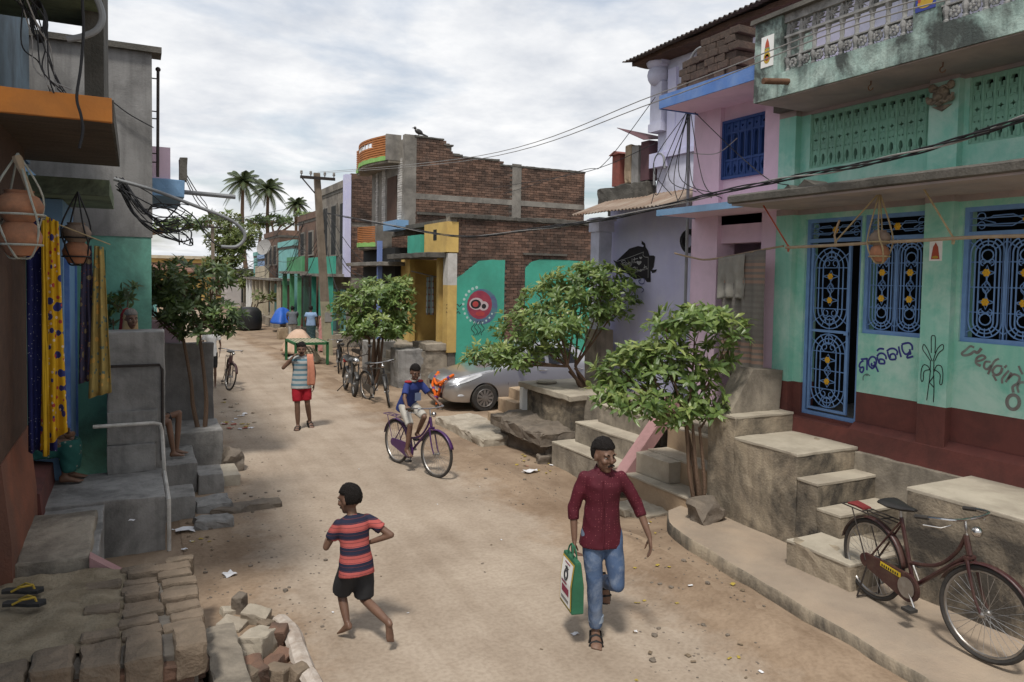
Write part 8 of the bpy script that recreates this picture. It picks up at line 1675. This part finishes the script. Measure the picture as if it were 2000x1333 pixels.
# ---- simpler people: seated and in the distance
def stand_pose(**kw):
    d = dict(neck=(0, 0, 1.42), head=(.03, 0, 1.56), shL=(0, .17, 1.37), shR=(0, -.17, 1.37), elL=(-.02, .22, 1.10), elR=(-.02, -.22, 1.10), wrL=(.08, .2, .88), wrR=(.08, -.2, .88), hipL=(0, .08, .89), hipR=(0, -.08, .89), knL=(.03, .09, .48), knR=(.03, -.09, .48), anL=(0, .09, .085), anR=(0, -.09, .085)); d.update(kw); return d
def sit_pose(h=.4, **kw):
    z = h + .10; d = dict(neck=(.03, 0, z + .52), head=(.06, 0, z + .66), shL=(.02, .17, z + .47), shR=(.02, -.17, z + .47), elL=(.10, .22, z + .22), elR=(.10, -.22, z + .22), wrL=(.30, .08, z + .16), wrR=(.30, -.08, z + .16), hipL=(0, .08, z), hipR=(0, -.08, z), knL=(.40, .11, z + .04), knR=(.40, -.11, z + .04), anL=(.38, .10, .09), anR=(.38, -.10, .09)); d.update(kw); return d
def robe(mat, secs, name='sari', vox=.018, wr=.012):
    "draped cloth volume: list of (x, y, z, half depth, half width)"
    def f(c):
        mb = MB(); mb.loft([[(x + d * math.cos(a), y + w * math.sin(a), z) for a in [6.2832 * i / 20 for i in range(20)]] for x, y, z, d, w in secs]); link(name, remesh(mb, vox, mat, 2, wr, 8, name), c['t'], local=True)
    return f
sari_mat('sari_teal', (.02, .10, .085), [(16, .2, (.25, .24, .2)), (9, .16, (.25, .07, .06))], None); sari_mat('sari_dark', (.03, .06, .065), [(22, .2, (.12, .18, .18))], None); sari_mat('shawl_red', (.26, .025, .03), [(22, .2, (.4, .2, .05))], None); pm('shirt_grey', (.12, .13, .15), bump=.1); pm('pink_sari', (.5, .25, .24), (.42, .2, .17), sc=6, bump=.1); pm('shawl_tan', (.42, .30, .16), bump=.15); pm('hair_grey', (.22, .2, .18), bump=.3)
# woman seated behind the hung saris
W0 = onz(140, 940, .6); figure('seated woman in teal printed sari behind the hung saris', (W0.x - .42, W0.y + .05, .6), -.15, sit_pose(.32, wrL=(.36, -.02, .60), wrR=(.36, -.06, .56)), .95, 1.0, 'skin', 'hair', (shirt('sari_teal', .55, .05, .02, vox=.014, name='blouse'), robe('sari_teal', [(.10, 0, .30, .22, .20), (.15, 0, .46, .30, .2), (.22, 0, .50, .30, .19), (.40, 0, .46, .12, .17), (.42, 0, .28, .11, .17), (.41, 0, .13, .09, .17)][::-1])), .011)
# old woman behind the parapet
W1_ = ony(262, 628, 4.45); figure('old woman with shawl over her head behind the cement parapet', (W1_.x - .05, W1_.y, W1_.z - 1.53), -1.15, stand_pose(), 1.0, 1.0, 'skin', 'hair_grey', (robe('shawl_red', [(-.02, 0, .1, .2, .24), (-.01, 0, .7, .18, .22), (-.01, 0, 1.1, .17, .23), (-.02, 0, 1.33, .14, .23), (-.02, 0, 1.42, .11, .14)], 'sari'), lambda c: robe('shawl_red', [(-.06, 0, 1.38, .08, .12), (-.045, 0, 1.5, .085, .105), (-.045, 0, 1.62, .085, .098), (-.04, 0, 1.70, .05, .05)], 'head_cloth', .012, .004)(c), lambda c: robe('shawl_tan', [(.005, 0, 1.40, .06, .105), (.012, 0, 1.52, .055, .094), (.01, 0, 1.62, .055, .088), (.0, 0, 1.69, .03, .04)], 'cloth_border', .01, .002)(c)), .012)
# child whose legs hang over the step
W2 = ony(345, 888, 4.75); figure('seated child in dark shorts with bare legs beside the parapet', (-6.12, 4.78, .42), .0, sit_pose(.34, anL=(.47, .06, .09), anR=(.42, -.09, .09), knL=(.50, .08, .60), knR=(.36, -.08, .52)), .8, 1.05, 'skin', 'hair', (shirt('short_black', .5, .05, .02, vox=.014), trousers('short_black', .8, .02, name='shorts', vox=.014)), .010)
# distant people
def far(label, px, py, y, hd, pose, clothes, s=1.0, z=None, hair='hair', **kw):
    p = ony(px, py, y); return figure(label, (p.x, p.y, .0 if z is None else z), hd, pose, s, 1.0, 'skin_dark', hair, clothes, .018, **kw)
far('man in grey shirt seen from behind bending over goods down the lane', 572, 655, 26.5, 1.5, stand_pose(neck=(.14, 0, 1.34), head=(.22, 0, 1.46), shL=(.12, .18, 1.3), shR=(.12, -.18, 1.3), elL=(.28, .22, 1.1), elR=(.28, -.22, 1.1), wrL=(.45, .15, .95), wrR=(.45, -.15, .95)), (shirt('shirt_grey', .6, .12, .03, vox=.02), trousers('shorts_white', 1.9, .02, vox=.02)))
far('woman in dark printed sari standing beside the utility pole', 607, 668, 24.5, 1.3, stand_pose(), (robe('sari_dark', [(0, 0, .04, .17, .2), (0, 0, .5, .15, .19), (0, 0, .9, .14, .19), (0, 0, 1.0, .12, .16)], 'sari', .022), shirt('sky_blue', .5, .02, .025, vox=.02, name='blouse')))
far('woman in pink and tan sari half hidden by the utility pole', 632, 690, 22.3, 1.7, stand_pose(), (robe('pink_sari', [(0, 0, .04, .18, .21), (0, 0, .5, .16, .2), (0, 0, .9, .15, .2), (0, 0, 1.25, .14, .2), (0, 0, 1.38, .09, .13)], 'sari', .022),), .95)
far('woman in red flowered sari seated by the blue tarpaulin', 596, 640, 30, -1.4, sit_pose(.3), (robe('shawl_red', [(.1, 0, .1, .3, .26), (.1, 0, .4, .26, .24), (0, 0, .7, .15, .2), (0, 0, .9, .1, .17)], 'sari', .022),))
far('boy in white shirt standing beside the bicycle on the left of the lane', 413, 732, 14.2, -1.7, stand_pose(), (shirt('white', .5, .1, .025, vox=.016), trousers('short_black', .9, .02, vox=.016, name='shorts')), .72)
